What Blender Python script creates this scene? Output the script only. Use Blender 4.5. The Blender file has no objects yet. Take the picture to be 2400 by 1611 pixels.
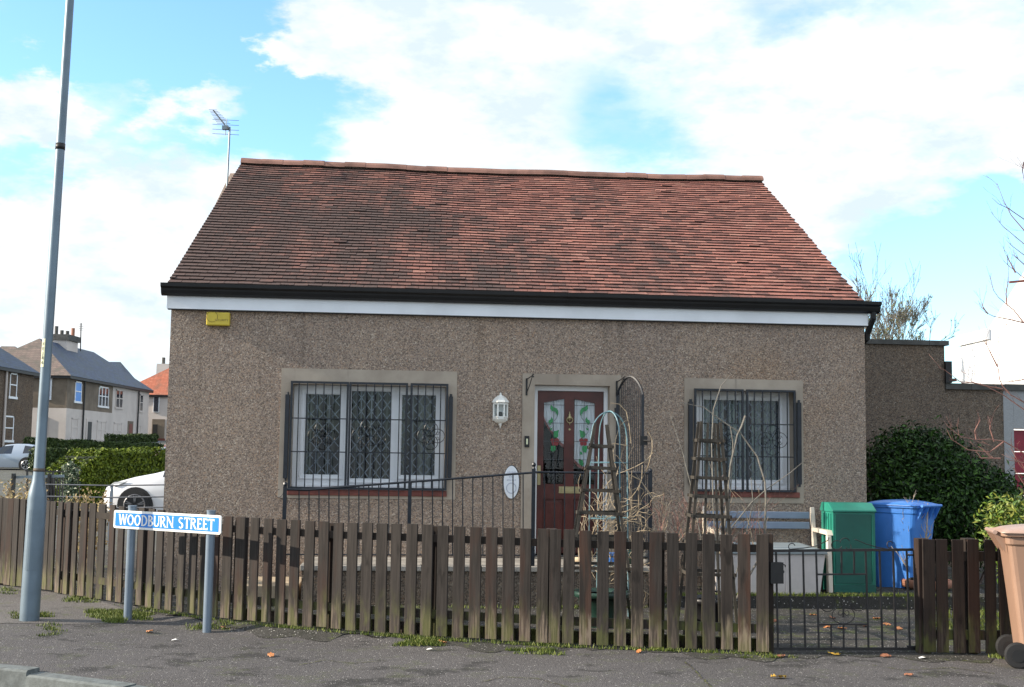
import bpy, math, random
from mathutils import Vector, Matrix
R = random.Random(7)
sc = bpy.context.scene
col = sc.collection
rad = math.radians

# ------------------------------------------------------------------ camera
F_PX, PITCH, ROLL, EYE = 2842.0, 0.0928, 0.0142, 1.55
cp, sp, cr, sr = math.cos(PITCH), math.sin(PITCH), math.cos(ROLL), math.sin(ROLL)
FWD = Vector((0, cp, sp)); UP0 = Vector((0, -sp, cp)); R0 = Vector((1, 0, 0))
RT = R0 * cr + UP0 * sr; UPV = -R0 * sr + UP0 * cr
CAMP = Vector((0, 0, EYE))
cam_d = bpy.data.cameras.new('camera'); cam = bpy.data.objects.new('camera', cam_d); col.objects.link(cam)
m = Matrix((RT, UPV, -FWD)).transposed().to_4x4(); m.translation = CAMP
cam.matrix_world = m
cam_d.sensor_width = 36; cam_d.lens = 36 * F_PX / 2400; cam_d.clip_end = 2000; cam_d.clip_start = 0.1
sc.camera = cam

def ray(px, py):
    return FWD + RT * ((px - 1200) / F_PX) + UPV * ((805.5 - py) / F_PX)
def P(px, py, Y):
    d = ray(px, py); return CAMP + d * (Y / d.y)
GS = -0.008
def zg(x): return GS * max(-9, min(9, x))
def Gp(px, py, off=0.0):
    d = ray(px, py); k = (off + 0 - EYE) / (d.z - GS * d.x)
    return CAMP + d * k
FENCE_PTS = [(-60, 1366), (15, 1374), (116, 1389), (169, 1400), (232, 1408), (278, 1416), (349, 1428.5), (423, 1440), (528, 1455.5), (656, 1468.5), (858, 1485.5), (999, 1496.5),
             (1075, 1501), (1231, 1510), (1372, 1517), (1536, 1523.5), (1704, 1530), (1806, 1535.5)]
FW = [Gp(px, py) for px, py in FENCE_PTS]
FLINE = [(p.x, p.y) for p in FW] + [(2.9, FW[-1].y + .12), (3.6, FW[-1].y + .22), (9.5, FW[-1].y + .7)]
def hgt(x, y):
    """pavement height: a short drop in front of the fence, then a slight fall to the kerb"""
    if x <= FLINE[0][0]: fy = FLINE[0][1] + (FLINE[0][0] - x) * .9
    else:
        fy = FLINE[-1][1]
        for (xa, ya), (xb, yb) in zip(FLINE, FLINE[1:]):
            if x <= xb: fy = ya + (yb - ya) * (x - xa) / (xb - xa); break
    d = max(0, (fy - y) * .88 - .03); t = min(1, d / .20); wl = (1 - max(0, min(1, (x + 1.2) / 2.0)) * .85) * (.30 + .70 * max(0, min(1, (x + 4.2) / 1.3)))
    return GS * x - .058 * t * t * (3 - 2 * t) * wl - .012 * max(0, d - .2) * (1 - max(0, min(1, (x + 1.2) / 2.0)) * .85)
def G(px, py, off=0.0):
    d = ray(px, py); z = 0
    for _ in range(12):
        k = (off + z - EYE) / d.z; p = CAMP + d * k; z = .5 * z + .5 * hgt(p.x, p.y)
    return p

# ------------------------------------------------------------------ light
SUN_AZ, SUN_EL = rad(6.5), rad(22)
w = bpy.data.worlds.new('World'); sc.world = w; w.use_nodes = True
wt = w.node_tree; wt.nodes.clear()
def wn(t, **k):
    n = wt.nodes.new(t)
    for a, b in k.items(): setattr(n, a, b)
    return n
def L(a, b): wt.links.new(a, b)
out = wn('ShaderNodeOutputWorld'); bg = wn('ShaderNodeBackground'); L(bg.outputs[0], out.inputs[0])
sky = wn('ShaderNodeTexSky'); sky.sky_type = 'NISHITA'; sky.sun_disc = False
sky.sun_elevation = SUN_EL; sky.sun_rotation = math.atan2(-math.cos(SUN_AZ), -math.sin(SUN_AZ)) % (2 * math.pi)
sky.air_density = 1.0; sky.dust_density = 0.4; sky.ozone_density = 2.0
SKY_STR = 0.14
bg.inputs[1].default_value = SKY_STR
tc = wn('ShaderNodeTexCoord')
nz = wn('ShaderNodeTexNoise'); nz.inputs['Scale'].default_value = 5.0; nz.inputs['Detail'].default_value = 5; nz.inputs['Roughness'].default_value = .54
mp = wn('ShaderNodeMapping'); mp.inputs['Scale'].default_value = (1, 1, 2.2); mp.inputs['Location'].default_value = (3.1, 1.7, .4)
L(tc.outputs['Generated'], mp.inputs[0]); L(mp.outputs[0], nz.inputs[0])
nz2 = wn('ShaderNodeTexNoise'); nz2.inputs['Scale'].default_value = 14.0; nz2.inputs['Detail'].default_value = 6; nz2.inputs['Roughness'].default_value = .6
L(mp.outputs[0], nz2.inputs[0])
sub = wn('ShaderNodeVectorMath', operation='SUBTRACT'); L(nz2.outputs['Color'], sub.inputs[0]); sub.inputs[1].default_value = (.5, .5, .5)
scl = wn('ShaderNodeVectorMath', operation='SCALE'); L(sub.outputs[0], scl.inputs[0]); scl.inputs['Scale'].default_value = .12
wrp = wn('ShaderNodeVectorMath', operation='ADD'); L(tc.outputs['Generated'], wrp.inputs[0]); L(scl.outputs[0], wrp.inputs[1])
def blob(px, py, rx, ry, amt):
    c = ray(px, py).normalized()
    s1 = wn('ShaderNodeVectorMath', operation='SUBTRACT'); L(wrp.outputs[0], s1.inputs[0]); s1.inputs[1].default_value = c
    s2 = wn('ShaderNodeVectorMath', operation='MULTIPLY'); L(s1.outputs[0], s2.inputs[0])
    kx, ky = F_PX / rx, F_PX / ry
    s2.inputs[1].default_value = (kx, ky, ky)
    s3 = wn('ShaderNodeVectorMath', operation='LENGTH'); L(s2.outputs[0], s3.inputs[0])
    mr = wn('ShaderNodeMapRange', interpolation_type='SMOOTHSTEP'); L(s3.outputs['Value'], mr.inputs[0])
    mr.inputs[1].default_value = 0; mr.inputs[2].default_value = 1; mr.inputs[3].default_value = amt; mr.inputs[4].default_value = 0
    return mr.outputs[0]
def math_n(op, a, b):
    n = wn('ShaderNodeMath', operation=op)
    for i, v in enumerate((a, b)):
        if hasattr(v, 'is_output'): L(v, n.inputs[i])
        else: n.inputs[i].default_value = v
    return n.outputs[0]
HOLES = [(280, 60, 900, 370, 1.35), (600, 260, 560, 250, 1.25), (1430, 190, 330, 270, .55), (1480, 340, 220, 170, .5), (1900, 10, 620, 130, .5),
         (2290, 460, 300, 220, .55), (60, 390, 260, 110, .9), (1120, 0, 300, 110, .5), (1700, 240, 200, 200, .25),
         (2300, 640, 460, 300, 1.4), (2200, 860, 300, 200, 1.2), (2200, 720, 420, 280, 1.5), (2350, 600, 300, 240, 1.2), (150, 860, 420, 120, .25)]
PUFFS = [(1200, 560, 2600, 1500, .46), (745, 100, 210, 170, 2.0), (430, 228, 270, 115, 1.9), (60, 225, 230, 110, 1.5), (80, 312, 200, 75, 1.1), (600, 130, 220, 80, .8), (950, 200, 260, 150, .6)]
dens = math_n('MULTIPLY_ADD', nz.outputs[0], 1.9); dens.node.inputs[2].default_value = -.22
for h in HOLES: dens = math_n('SUBTRACT', dens, blob(*h))
for h in PUFFS: dens = math_n('ADD', dens, blob(*h))
cr_ = wn('ShaderNodeMapRange', interpolation_type='SMOOTHSTEP'); L(dens, cr_.inputs[0])
cr_.inputs[1].default_value = .0; cr_.inputs[2].default_value = .95; cr_.inputs[3].default_value = 0.0; cr_.inputs[4].default_value = 1
# cloud colour: soft grey variation
cc = wn('ShaderNodeMix', data_type='RGBA'); ncr = wn('ShaderNodeMapRange'); L(nz2.outputs[0], ncr.inputs[0]); ncr.inputs[1].default_value = .36; ncr.inputs[2].default_value = .60; L(ncr.outputs[0], cc.inputs['Factor'])
cc.inputs['A'].default_value = (3.0, 3.5, 3.95, 1); cc.inputs['B'].default_value = (4.3, 4.4, 4.45, 1)
skm = wn('ShaderNodeMix', data_type='RGBA', blend_type='MULTIPLY'); skm.inputs['Factor'].default_value = 1
L(sky.outputs[0], skm.inputs['A']); skm.inputs['B'].default_value = (1.0, 1.24, 1.40, 1)
mx = wn('ShaderNodeMix', data_type='RGBA'); L(cr_.outputs[0], mx.inputs['Factor']); L(skm.outputs['Result'], mx.inputs['A']); L(cc.outputs['Result'], mx.inputs['B'])
L(mx.outputs['Result'], bg.inputs[0])

sd = bpy.data.lights.new('sun', 'SUN'); sd.energy = 4.4; sd.angle = rad(.6); sd.color = (1, .88, .72)
sun = bpy.data.objects.new('sun', sd); col.objects.link(sun)
sdir = Vector((math.cos(SUN_EL) * math.cos(SUN_AZ), math.cos(SUN_EL) * math.sin(SUN_AZ), -math.sin(SUN_EL)))
sun.rotation_euler = sdir.to_track_quat('-Z', 'Y').to_euler(); sun.location = (-20, -5, 15)
sc.view_settings.view_transform = 'Standard'; sc.view_settings.look = 'None'; sc.view_settings.exposure = 0.95; sc.view_settings.gamma = 1
sc.view_settings.use_curve_mapping = False
sc.cycles.max_bounces = 8; sc.cycles.transparent_max_bounces = 12
sc.cycles.use_denoising = True

# ------------------------------------------------------------------ mesh helpers
class MB:
    def __init__(s): s.v = []; s.f = []; s.m = []
    def face(s, pts, mi=0):
        b = len(s.v); s.v += [tuple(p) for p in pts]; s.f.append(tuple(range(b, b + len(pts)))); s.m.append(mi)
    def box(s, a, b, mi=0, M=None):
        x0, y0, z0 = a; x1, y1, z1 = b
        c = [(x0, y0, z0), (x1, y0, z0), (x1, y1, z0), (x0, y1, z0), (x0, y0, z1), (x1, y0, z1), (x1, y1, z1), (x0, y1, z1)]
        if M is not None: c = [tuple(M @ Vector(p)) for p in c]
        k = len(s.v); s.v += c
        for f in ((0, 3, 2, 1), (4, 5, 6, 7), (0, 1, 5, 4), (1, 2, 6, 5), (2, 3, 7, 6), (3, 0, 4, 7)):
            s.f.append(tuple(k + i for i in f)); s.m.append(mi)
    def beam(s, p0, p1, w, h, mi=0, up=(0, 0, 1)):
        p0 = Vector(p0); p1 = Vector(p1); d = (p1 - p0); ln = d.length
        if ln < 1e-6: return
        d.normalize(); u = Vector(up)
        if abs(d.dot(u)) > .98: u = Vector((0, 1, 0))
        sx = d.cross(u).normalized(); uz = sx.cross(d).normalized()
        k = len(s.v)
        for q in (p0, p1):
            for a, b in ((-1, -1), (1, -1), (1, 1), (-1, 1)): s.v.append(tuple(q + sx * (a * w / 2) + uz * (b * h / 2)))
        for f in ((0, 1, 2, 3), (7, 6, 5, 4), (0, 4, 5, 1), (1, 5, 6, 2), (2, 6, 7, 3), (3, 7, 4, 0)):
            s.f.append(tuple(k + i for i in f)); s.m.append(mi)
    def tube(s, pts, r, n=6, mi=0, cap=True):
        pts = [Vector(p) for p in pts]
        rs = r if isinstance(r, (list, tuple)) else [r] * len(pts)
        k0 = len(s.v); prev = None
        for i, p in enumerate(pts):
            d = (pts[min(i + 1, len(pts) - 1)] - pts[max(i - 1, 0)])
            if d.length < 1e-9: d = Vector((0, 0, 1))
            d.normalize()
            if prev is None:
                u = Vector((0, 0, 1)) if abs(d.z) < .9 else Vector((1, 0, 0))
                a = d.cross(u).normalized()
            else:
                a = (prev - d * prev.dot(d))
                a = a.normalized() if a.length > 1e-6 else d.orthogonal().normalized()
            prev = a; b = d.cross(a)
            for j in range(n):
                t = 2 * math.pi * j / n; s.v.append(tuple(p + (a * math.cos(t) + b * math.sin(t)) * rs[i]))
        for i in range(len(pts) - 1):
            for j in range(n):
                q = k0 + i * n; s.f.append((q + j, q + (j + 1) % n, q + n + (j + 1) % n, q + n + j)); s.m.append(mi)
        if cap:
            s.f.append(tuple(k0 + j for j in reversed(range(n)))); s.m.append(mi)
            e = k0 + (len(pts) - 1) * n; s.f.append(tuple(e + j for j in range(n))); s.m.append(mi)
    def prism(s, poly, A, B, mi=0):
        """poly: list of 3d points; swept by vector A->B offset."""
        k = len(s.v); n = len(poly); A = Vector(A); B = Vector(B)
        s.v += [tuple(Vector(p) + A) for p in poly] + [tuple(Vector(p) + B) for p in poly]
        s.f.append(tuple(k + i for i in range(n))); s.m.append(mi)
        s.f.append(tuple(k + n + i for i in reversed(range(n)))); s.m.append(mi)
        for i in range(n):
            j = (i + 1) % n; s.f.append((k + i, k + n + i, k + n + j, k + j)); s.m.append(mi)
    def lathe(s, prof, c=(0, 0, 0), n=20, mi=0, a0=0, a1=2 * math.pi):
        k = len(s.v); full = abs(a1 - a0 - 2 * math.pi) < 1e-6; nn = n if full else n + 1
        for r, z in prof:
            for j in range(nn):
                t = a0 + (a1 - a0) * j / n; s.v.append((c[0] + r * math.cos(t), c[1] + r * math.sin(t), c[2] + z))
        for i in range(len(prof) - 1):
            for j in range(n):
                j2 = (j + 1) % nn
                s.f.append((k + i * nn + j, k + i * nn + j2, k + (i + 1) * nn + j2, k + (i + 1) * nn + j)); s.m.append(mi)
    def build(s, name, mats, parent=None, world=False, smooth=False, bevel=0, kind=None, fix=False):
        me = bpy.data.meshes.new(name)
        v = s.v
        if world and parent is not None:
            inv = MW[parent.name].inverted(); v = [tuple(inv @ Vector(p)) for p in v]
        me.from_pydata(v, [], s.f); me.update()
        if fix:
            import bmesh
            bm = bmesh.new(); bm.from_mesh(me); bmesh.ops.remove_doubles(bm, verts=bm.verts, dist=1e-5)
            bmesh.ops.recalc_face_normals(bm, faces=bm.faces); bm.to_mesh(me); bm.free()
        if not isinstance(mats, (list, tuple)): mats = [mats]
        for mm in mats: me.materials.append(mm)
        if len(mats) > 1 and not fix: me.polygons.foreach_set('material_index', s.m)
        if smooth: me.polygons.foreach_set('use_smooth', [True] * len(me.polygons))
        o = bpy.data.objects.new(name, me); col.objects.link(o)
        if parent is not None:
            o.parent = parent; MW[o.name] = MW[parent.name]
        else: MW[o.name] = Matrix()
        if bevel:
            b = o.modifiers.new('bevel', 'BEVEL'); b.width = bevel; b.segments = 2; b.limit_method = 'ANGLE'
        if kind: o['kind'] = kind
        return o
MW = {}
def thing(name, label, cat, loc=(0, 0, 0), rz=0, group=None, kind=None):
    o = bpy.data.objects.new(name, None); col.objects.link(o); o.location = loc; o.rotation_euler = (0, 0, rz)
    o.empty_display_size = .1
    MW[o.name] = Matrix.Translation(Vector(loc)) @ Matrix.Rotation(rz, 4, 'Z')
    o['label'] = label; o['category'] = cat
    if group: o['group'] = group
    if kind: o['kind'] = kind
    return o
def tag(o, label, cat, group=None):
    o['label'] = label; o['category'] = cat
    if group: o['group'] = group
    return o
def place(o, loc, rz=0): # child with its own local offset
    o.location = loc; o.rotation_euler = (0, 0, rz)
    MW[o.name] = MW[o.parent.name] @ Matrix.Translation(Vector(loc)) @ Matrix.Rotation(rz, 4, 'Z') if o.parent else Matrix.Translation(Vector(loc)) @ Matrix.Rotation(rz, 4, 'Z')
def recenter_top(o):
    """single-mesh thing in world coords: move the origin to its base centre"""
    me = o.data; xs = [v.co for v in me.vertices]
    c = Vector((sum(p.x for p in xs) / len(xs), sum(p.y for p in xs) / len(xs), min(p.z for p in xs)))
    me.transform(Matrix.Translation(-c)); o.location = c; return o

# ------------------------------------------------------------------ material helpers
class NT:
    def __init__(s, name):
        s.mat = bpy.data.materials.new(name); s.mat.use_nodes = True; s.t = s.mat.node_tree
        s.b = s.t.nodes['Principled BSDF']; s._geo = None; s._obj = None
    def n(s, typ, **k):
        nd = s.t.nodes.new('ShaderNode' + typ)
        for a, b in k.items():
            if a.startswith('i_'):
                key = a[2:].replace('_', ' ')
                s.put(nd.inputs[key], b)
            else: setattr(nd, a, b)
        return nd
    def put(s, sock, v):
        if hasattr(v, 'is_output'): s.t.links.new(v, sock)
        else:
            if isinstance(v, (tuple, list)) and len(v) == 3 and sock.type == 'RGBA': v = (*v, 1)
            sock.default_value = v
    def pos(s):
        if not s._geo: s._geo = s.n('NewGeometry')
        return s._geo.outputs['Position']
    def geo(s): s.pos(); return s._geo
    def objc(s):
        if not s._obj: s._obj = s.n('TexCoord')
        return s._obj.outputs['Object']
    def rnd(s): return s.n('ObjectInfo').outputs['Random']
    def isl(s): return s.geo().outputs['Random Per Island']
    def map(s, vec, sc=(1, 1, 1), loc=(0, 0, 0)):
        q = s.n('Mapping'); s.put(q.inputs[0], vec); q.inputs['Scale'].default_value = sc; q.inputs['Location'].default_value = loc; return q.outputs[0]
    def noise(s, vec, scale, detail=4, rough=.55, dim='3D'):
        q = s.n('TexNoise'); s.put(q.inputs['Vector'], vec); q.inputs['Scale'].default_value = scale; q.inputs['Detail'].default_value = detail; q.inputs['Roughness'].default_value = rough
        return q.outputs[0]
    def vor(s, vec, scale):
        q = s.n('TexVoronoi'); s.put(q.inputs['Vector'], vec); q.inputs['Scale'].default_value = scale; return q
    def rng(s, v, a, b, c=0, d=1, smooth=True):
        q = s.n('MapRange'); q.interpolation_type = 'SMOOTHSTEP' if smooth else 'LINEAR'; s.put(q.inputs[0], v)
        for i, x in enumerate((a, b, c, d)): q.inputs[i + 1].default_value = x
        return q.outputs[0]
    def mix(s, f, a, b, mode='MIX'):
        q = s.n('Mix', data_type='RGBA', blend_type=mode)
        s.put(q.inputs['Factor'], f); s.put(q.inputs['A'], a); s.put(q.inputs['B'], b); return q.outputs['Result']
    def m(s, op, a, b=0.0, c=0.0):
        q = s.n('Math', operation=op)
        for i, v in enumerate((a, b, c)): s.put(q.inputs[i], v)
        return q.outputs[0]
    def ramp(s, f, stops):
        q = s.n('ValToRGB'); s.put(q.inputs[0], f); e = q.color_ramp.elements
        while len(e) < len(stops): e.new(.5)
        for i, (p, c) in enumerate(stops): e[i].position = p; e[i].color = (*c, 1)
        return q.outputs[0]
    def bump(s, h, strength=.5, dist=.01):
        q = s.n('Bump'); s.put(q.inputs['Height'], h); q.inputs['Strength'].default_value = strength; q.inputs['Distance'].default_value = dist
        s.t.links.new(q.outputs[0], s.b.inputs['Normal']); return q
    def xyz(s, v):
        q = s.n('SeparateXYZ'); s.put(q.inputs[0], v); return q.outputs
    def set(s, col=None, rough=None, metal=None, spec=None):
        if col is not None: s.put(s.b.inputs['Base Color'], col)
        if rough is not None: s.put(s.b.inputs['Roughness'], rough)
        if metal is not None: s.b.inputs['Metallic'].default_value = metal
        if spec is not None: s.b.inputs['Specular IOR Level'].default_value = spec
        return s.mat
def simple(name, c, rough=.5, metal=0, var=.18, scale=9, bump=0, spec=.5):
    t = NT(name); nz = t.noise(t.pos(), scale, 5, .6)
    f = t.rng(nz, .3, .7)
    cc = t.mix(f, tuple(x * (1 - var) for x in c), tuple(min(1, x * (1 + var)) for x in c))
    t.set(cc, rough, metal, spec)
    if bump: t.bump(t.noise(t.pos(), scale * 8, 4), bump, .004)
    return t.mat

# ---- materials
def mk_roughcast(name, tint=(1, 1, 1), dark=1.0, scale=78):
    t = NT(name); v = t.vor(t.pos(), scale)
    sep = t.n('SeparateColor'); t.put(sep.inputs[0], v.outputs['Color'])
    c = t.ramp(sep.outputs[0], [(0, (.075, .06, .05)), (.25, (.17, .135, .11)), (.5, (.25, .205, .17)), (.72, (.33, .275, .22)), (.86, (.30, .20, .13)), (1, (.50, .45, .38))])
    c = t.mix(.22, c, (.235, .195, .165)); big = t.noise(t.map(t.pos(), (1, 1, .55)), 1.1, 5, .6)
    c = t.mix(t.rng(big, .35, .68), c, (.88, .89, .92), 'MULTIPLY')
    warm = t.noise(t.pos(), .55, 3)
    c = t.mix(t.rng(warm, .5, .72, 0, .35), c, (1.0, .82, .62), 'MULTIPLY')
    st = t.noise(t.map(t.pos(), (4.5, 4.5, .25)), 1, 3); c = t.mix(t.rng(st, .56, .8, 0, .5), c, (.35, .34, .34), 'MULTIPLY')
    c = t.mix(1.0, c, tuple(x * dark for x in tint), 'MULTIPLY')
    t.set(c, .85, spec=.3); t.bump(v.outputs['Distance'], .9, .006).invert = True
    return t.mat
M = {}
M['roughcast'] = mk_roughcast('roughcast render', (1.37, 1.31, 1.27), 1.0, 92)
M['roughcast_dark'] = mk_roughcast('weathered dark roughcast', (1, .97, .92), .72)
def mk_smooth_render():
    t = NT('smooth cement band'); a = t.noise(t.pos(), 2.2, 6, .65); b = t.noise(t.map(t.pos(), (9, 9, 1)), 1.4, 4)
    c = t.mix(t.rng(a, .3, .7), (.33, .275, .22), (.44, .375, .305)); c = t.mix(t.rng(b, .6, .8, 0, .6), c, (.17, .15, .13))
    t.set(c, .85); t.bump(t.noise(t.pos(), 60, 5), .35, .004); return t.mat
M['band'] = mk_smooth_render()
def mk_tile():
    t = NT('clay roof tile'); pos = t.pos(); x, y, z = t.xyz(pos)
    at = t.n('Attribute', attribute_name='tint'); rn = t.m('FRACT', t.m('ADD', at.outputs['Fac'], t.rnd()))
    c = t.ramp(rn, [(0, (.22, .088, .070)), (.25, (.30, .118, .092)), (.5, (.37, .145, .112)), (.75, (.42, .168, .125)), (.93, (.40, .18, .14)), (1, (.43, .20, .15))])
    # soot and lichen darken the left and the foot of the roof; the right is cleaner
    n1 = t.noise(t.map(pos, (1.0, .55, .8)), .85, 5, .6); n2 = t.noise(t.map(pos, (2.6, .5, .7)), 1.1, 4, .6)
    gx = t.rng(x, -4.2, 3.2, .34, -.28, False); gz = t.rng(z, 3.4, 5.8, .13, -.11, False)
    d = t.m('ADD', t.m('ADD', n1, t.m('MULTIPLY', n2, .45)), t.m('ADD', gx, gz))
    d = t.m('ADD', d, t.m('MULTIPLY', t.m('SUBTRACT', rn, .5), -.22))
    n3 = t.noise(t.map(pos, (5.5, .7, 1.0)), 1.0, 4, .65); d = t.m('ADD', d, t.m('MULTIPLY', t.m('SUBTRACT', n3, .5), .55))
    grn = t.noise(pos, 26, 4, .7); d = t.m('ADD', d, t.m('MULTIPLY', t.m('SUBTRACT', grn, .5), .35)); f = t.rng(d, .44, 1.05, 0, .90)
    c = t.mix(f, c, (.068, .052, .048))
    sp_ = t.noise(pos, 30, 4, .7); c = t.mix(t.rng(sp_, .62, .74, 0, .5), c, (.30, .26, .20))
    ls = t.noise(t.map(pos, (1, 1, 1), (5, 2, 1)), 22, 3, .7); lm = t.m('MULTIPLY', t.rng(ls, .60, .68), t.rng(n2, .45, .65, .1, .9)); c = t.mix(t.m('MULTIPLY', lm, .7), c, (.42, .15, .10))
    fine = t.noise(pos, 70, 3); c = t.mix(t.rng(fine, .3, .7, 0, .35), c, (.05, .035, .03))
    t.set(c, .8, spec=.35); t.bump(t.noise(pos, 90, 4), .5, .003); return t.mat
M['tile'] = mk_tile()
def mk_wood(name, ca, cb, red, algae=.5, pale=.6, rmin=.15):
    t = NT(name); o = t.objc(); x, y, z = t.xyz(o); r = t.rnd()
    off = t.n('CombineXYZ'); t.put(off.inputs[0], t.m('MULTIPLY', r, 37)); t.put(off.inputs[1], t.m('MULTIPLY', r, 17))
    add = t.n('VectorMath', operation='ADD'); t.put(add.inputs[0], o); t.put(add.inputs[1], off.outputs[0]); oo = add.outputs[0]
    g = t.noise(t.map(oo, (38, 38, 2.0)), 1, 6, .65); kn = t.noise(t.map(oo, (9, 9, 3)), 1, 3)
    c = t.mix(t.rng(g, .3, .7), ca, cb); c = t.mix(t.rng(kn, .62, .72, 0, .7), c, tuple(x_ * .45 for x_ in ca))
    rd = t.noise(t.map(oo, (12, 12, 1.6), (3, 1, 0)), 1, 4); r2 = t.m('ADD', rd, t.m('MULTIPLY', t.m('SUBTRACT', r, .5), .35))
    c = t.mix(t.rng(r2, .52, .72, 0, .65), c, red)
    # peeled pale foot and green algae near the ground
    e = t.noise(t.map(oo, (30, 30, 5)), 1, 4); foot = t.rng(t.m('ADD', z, t.m('MULTIPLY', t.m('SUBTRACT', e, .5), .55)), .04, .34, 1, 0)
    st_ = t.rng(t.noise(t.map(oo, (60, 60, 3)), 1, 4), .42, .60, .25, 1)
    c = t.mix(t.m('MULTIPLY', t.m('MULTIPLY', foot, st_), t.m('MULTIPLY', t.rng(r, .1, 1, rmin, 1, False), pale)), c, (.21, .165, .125))
    al = t.m('MULTIPLY', t.rng(t.m('ADD', z, t.m('MULTIPLY', t.m('SUBTRACT', kn, .5), .5)), .0, .42, 1, 0), t.rng(t.noise(t.map(oo, (14, 14, 4), (7, 0, 0)), 1, 3), .4, .62))
    c = t.mix(t.m('MULTIPLY', al, algae), c, (.115, .13, .03))
    t.set(c, .82, spec=.3); t.bump(g, .6, .004); return t.mat
M['picket'] = mk_wood('weathered fence board', (.018, .015, .0135), (.044, .037, .033), (.044, .023, .017), .5, 1.0)
M['picket_peel'] = mk_wood('peeling fence board', (.020, .016, .014), (.046, .037, .032), (.07, .033, .022), .35, 1.4, .9)
M['picket_dark'] = mk_wood('dark stained fence board', (.018, .013, .011), (.032, .023, .019), (.032, .016, .012), .5, .45)
M['rail'] = mk_wood('fence rail', (.02, .016, .013), (.035, .028, .023), (.05, .035, .028), .9, .2)
M['trellis'] = mk_wood('grey trellis lath', (.032, .029, .025), (.07, .062, .052), (.07, .055, .042), .4, .1)
def mk_asphalt(name, base, patch, specks=.5, moss=0.0, pscale=1.1):
    t = NT(name); p = t.pos(); v = t.vor(p, 115); sep = t.n('SeparateColor'); t.put(sep.inputs[0], v.outputs['Color'])
    n0 = t.noise(p, 40, 5, .7); big = t.noise(p, .7, 5, .6); pt = t.noise(t.map(p, (1, 1.25, 1), (2.3, .9, 0)), pscale * 1.5, 8, .68)
    c = t.mix(sep.outputs[0], tuple(b * .62 for b in base), tuple(b * 1.35 for b in base))
    c = t.mix(t.rng(n0, .35, .7, 0, .5), c, tuple(b * .55 for b in base)); c = t.mix(t.rng(big, .35, .65, 0, .35), c, tuple(b * 1.35 for b in base))
    c = t.mix(t.rng(pt, .54, .62, 0, .8), c, patch)
    wsp = t.m('MULTIPLY', t.rng(sep.outputs[1], .965, .98), t.rng(sep.outputs[2], .2, .6)); c = t.mix(t.m('MULTIPLY', wsp, specks), c, (.55, .53, .5))
    if moss:
        mm = t.noise(p, 3.2, 6, .7); mk = t.noise(p, 28, 4, .7)
        c = t.mix(t.m('MULTIPLY', t.m('MULTIPLY', t.rng(mm, .52, .62), t.rng(mk, .4, .6)), moss), c, (.09, .115, .02))
    t.set(c, .88, spec=.35); t.bump(v.outputs['Distance'], .7, .006).invert = True
    return t.mat
M['pavement'] = mk_asphalt('pavement asphalt', (.090, .084, .084), (.030, .029, .028), .6, .25)
M['patch'] = mk_asphalt('patched asphalt', (.13, .12, .115), (.085, .08, .074), .4, .35, 2.2)
M['garden'] = mk_asphalt('garden path asphalt', (.048, .045, .042), (.022, .021, .017), 1.0, .8, 1.6)
M['dirt'] = mk_asphalt('dirty mossy asphalt edge', (.050, .048, .043), (.025, .026, .020), .8, .6, 2.5)
M['road'] = mk_asphalt('road asphalt', (.075, .073, .075), (.05, .05, .05), .4)
M['terrain'] = mk_asphalt('far ground', (.10, .10, .095), (.055, .065, .035), .2, .8, .3)
M['ridge'] = simple('weathered ridge tile', (.22, .115, .088), .85, var=.35, scale=3)
M['kerb'] = simple('granite kerb', (.125, .14, .14), .85, var=.25, scale=14, bump=.5)
M['concrete'] = simple('mossy concrete', (.30, .28, .25), .9, var=.3, scale=6, bump=.5)
M['cream_block'] = simple('cream block', (.42, .34, .24), .9, var=.2, scale=6, bump=.4)
M['white_upvc'] = simple('white upvc', (.83, .85, .88), .35, var=.04, scale=2)
M['fascia'] = simple('white fascia board', (.80, .83, .87), .4, var=.07, scale=1.6)
M['black_plastic'] = simple('black gutter plastic', (.007, .007, .008), .5, var=.3, scale=4)
M['iron'] = simple('painted blue black iron', (.010, .014, .022), .42, var=.35, scale=18)
M['iron_gate'] = simple('dull iron gate', (.017, .016, .017), .6, var=.4, scale=22)
M['sill'] = simple('red quarry sill', (.17, .045, .032), .5, var=.25, scale=9)
M['door'] = simple('mahogany door', (.080, .017, .013), .38, var=.3, scale=5)
M['brass'] = simple('dull brass', (.42, .36, .20), .4, metal=.6, var=.15)
M['galv'] = simple('galvanised steel', (.15, .20, .245), .45, metal=.35, var=.12, scale=3)
M['galv_post'] = simple('grey sign post', (.18, .23, .29), .4, metal=.3, var=.08, scale=5)
M['dark_metal'] = simple('dark metal', (.012, .012, .013), .5)
M['label_cream'] = simple('cream number strip', (.72, .74, .50), .5, var=.05)
M['sign_blue'] = simple('sign blue', (.012, .21, .70), .3, var=.06, scale=3)
M['sign_white'] = simple('sign white', (.82, .82, .80), .35, var=.03)
M['alarm'] = simple('yellow alarm cover', (.62, .47, .045), .4, var=.08)
M['alarm_ink'] = simple('olive print', (.22, .16, .02), .5)
M['plate'] = simple('white oval plate', (.80, .83, .88), .3, var=.02)
M['plate_ink'] = simple('pale grey print', (.48, .52, .62), .4)
M['lamp_white'] = simple('white lantern casting', (.82, .82, .78), .3, var=.03)
M['green_box'] = simple('green sheet metal', (.018, .20, .145), .42, var=.16, scale=3)
M['green_dark'] = simple('green sheet metal door', (.010, .105, .082), .45, var=.16, scale=3)
M['bin_blue'] = simple('blue bin plastic', (.06, .23, .68), .36, var=.08, scale=3)
M['bin_brown'] = simple('brown bin plastic', (.30, .185, .13), .42, var=.06, scale=2)
M['bin_brown_lid'] = simple('faded brown bin lid', (.38, .26, .21), .38, var=.08, scale=3)
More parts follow.
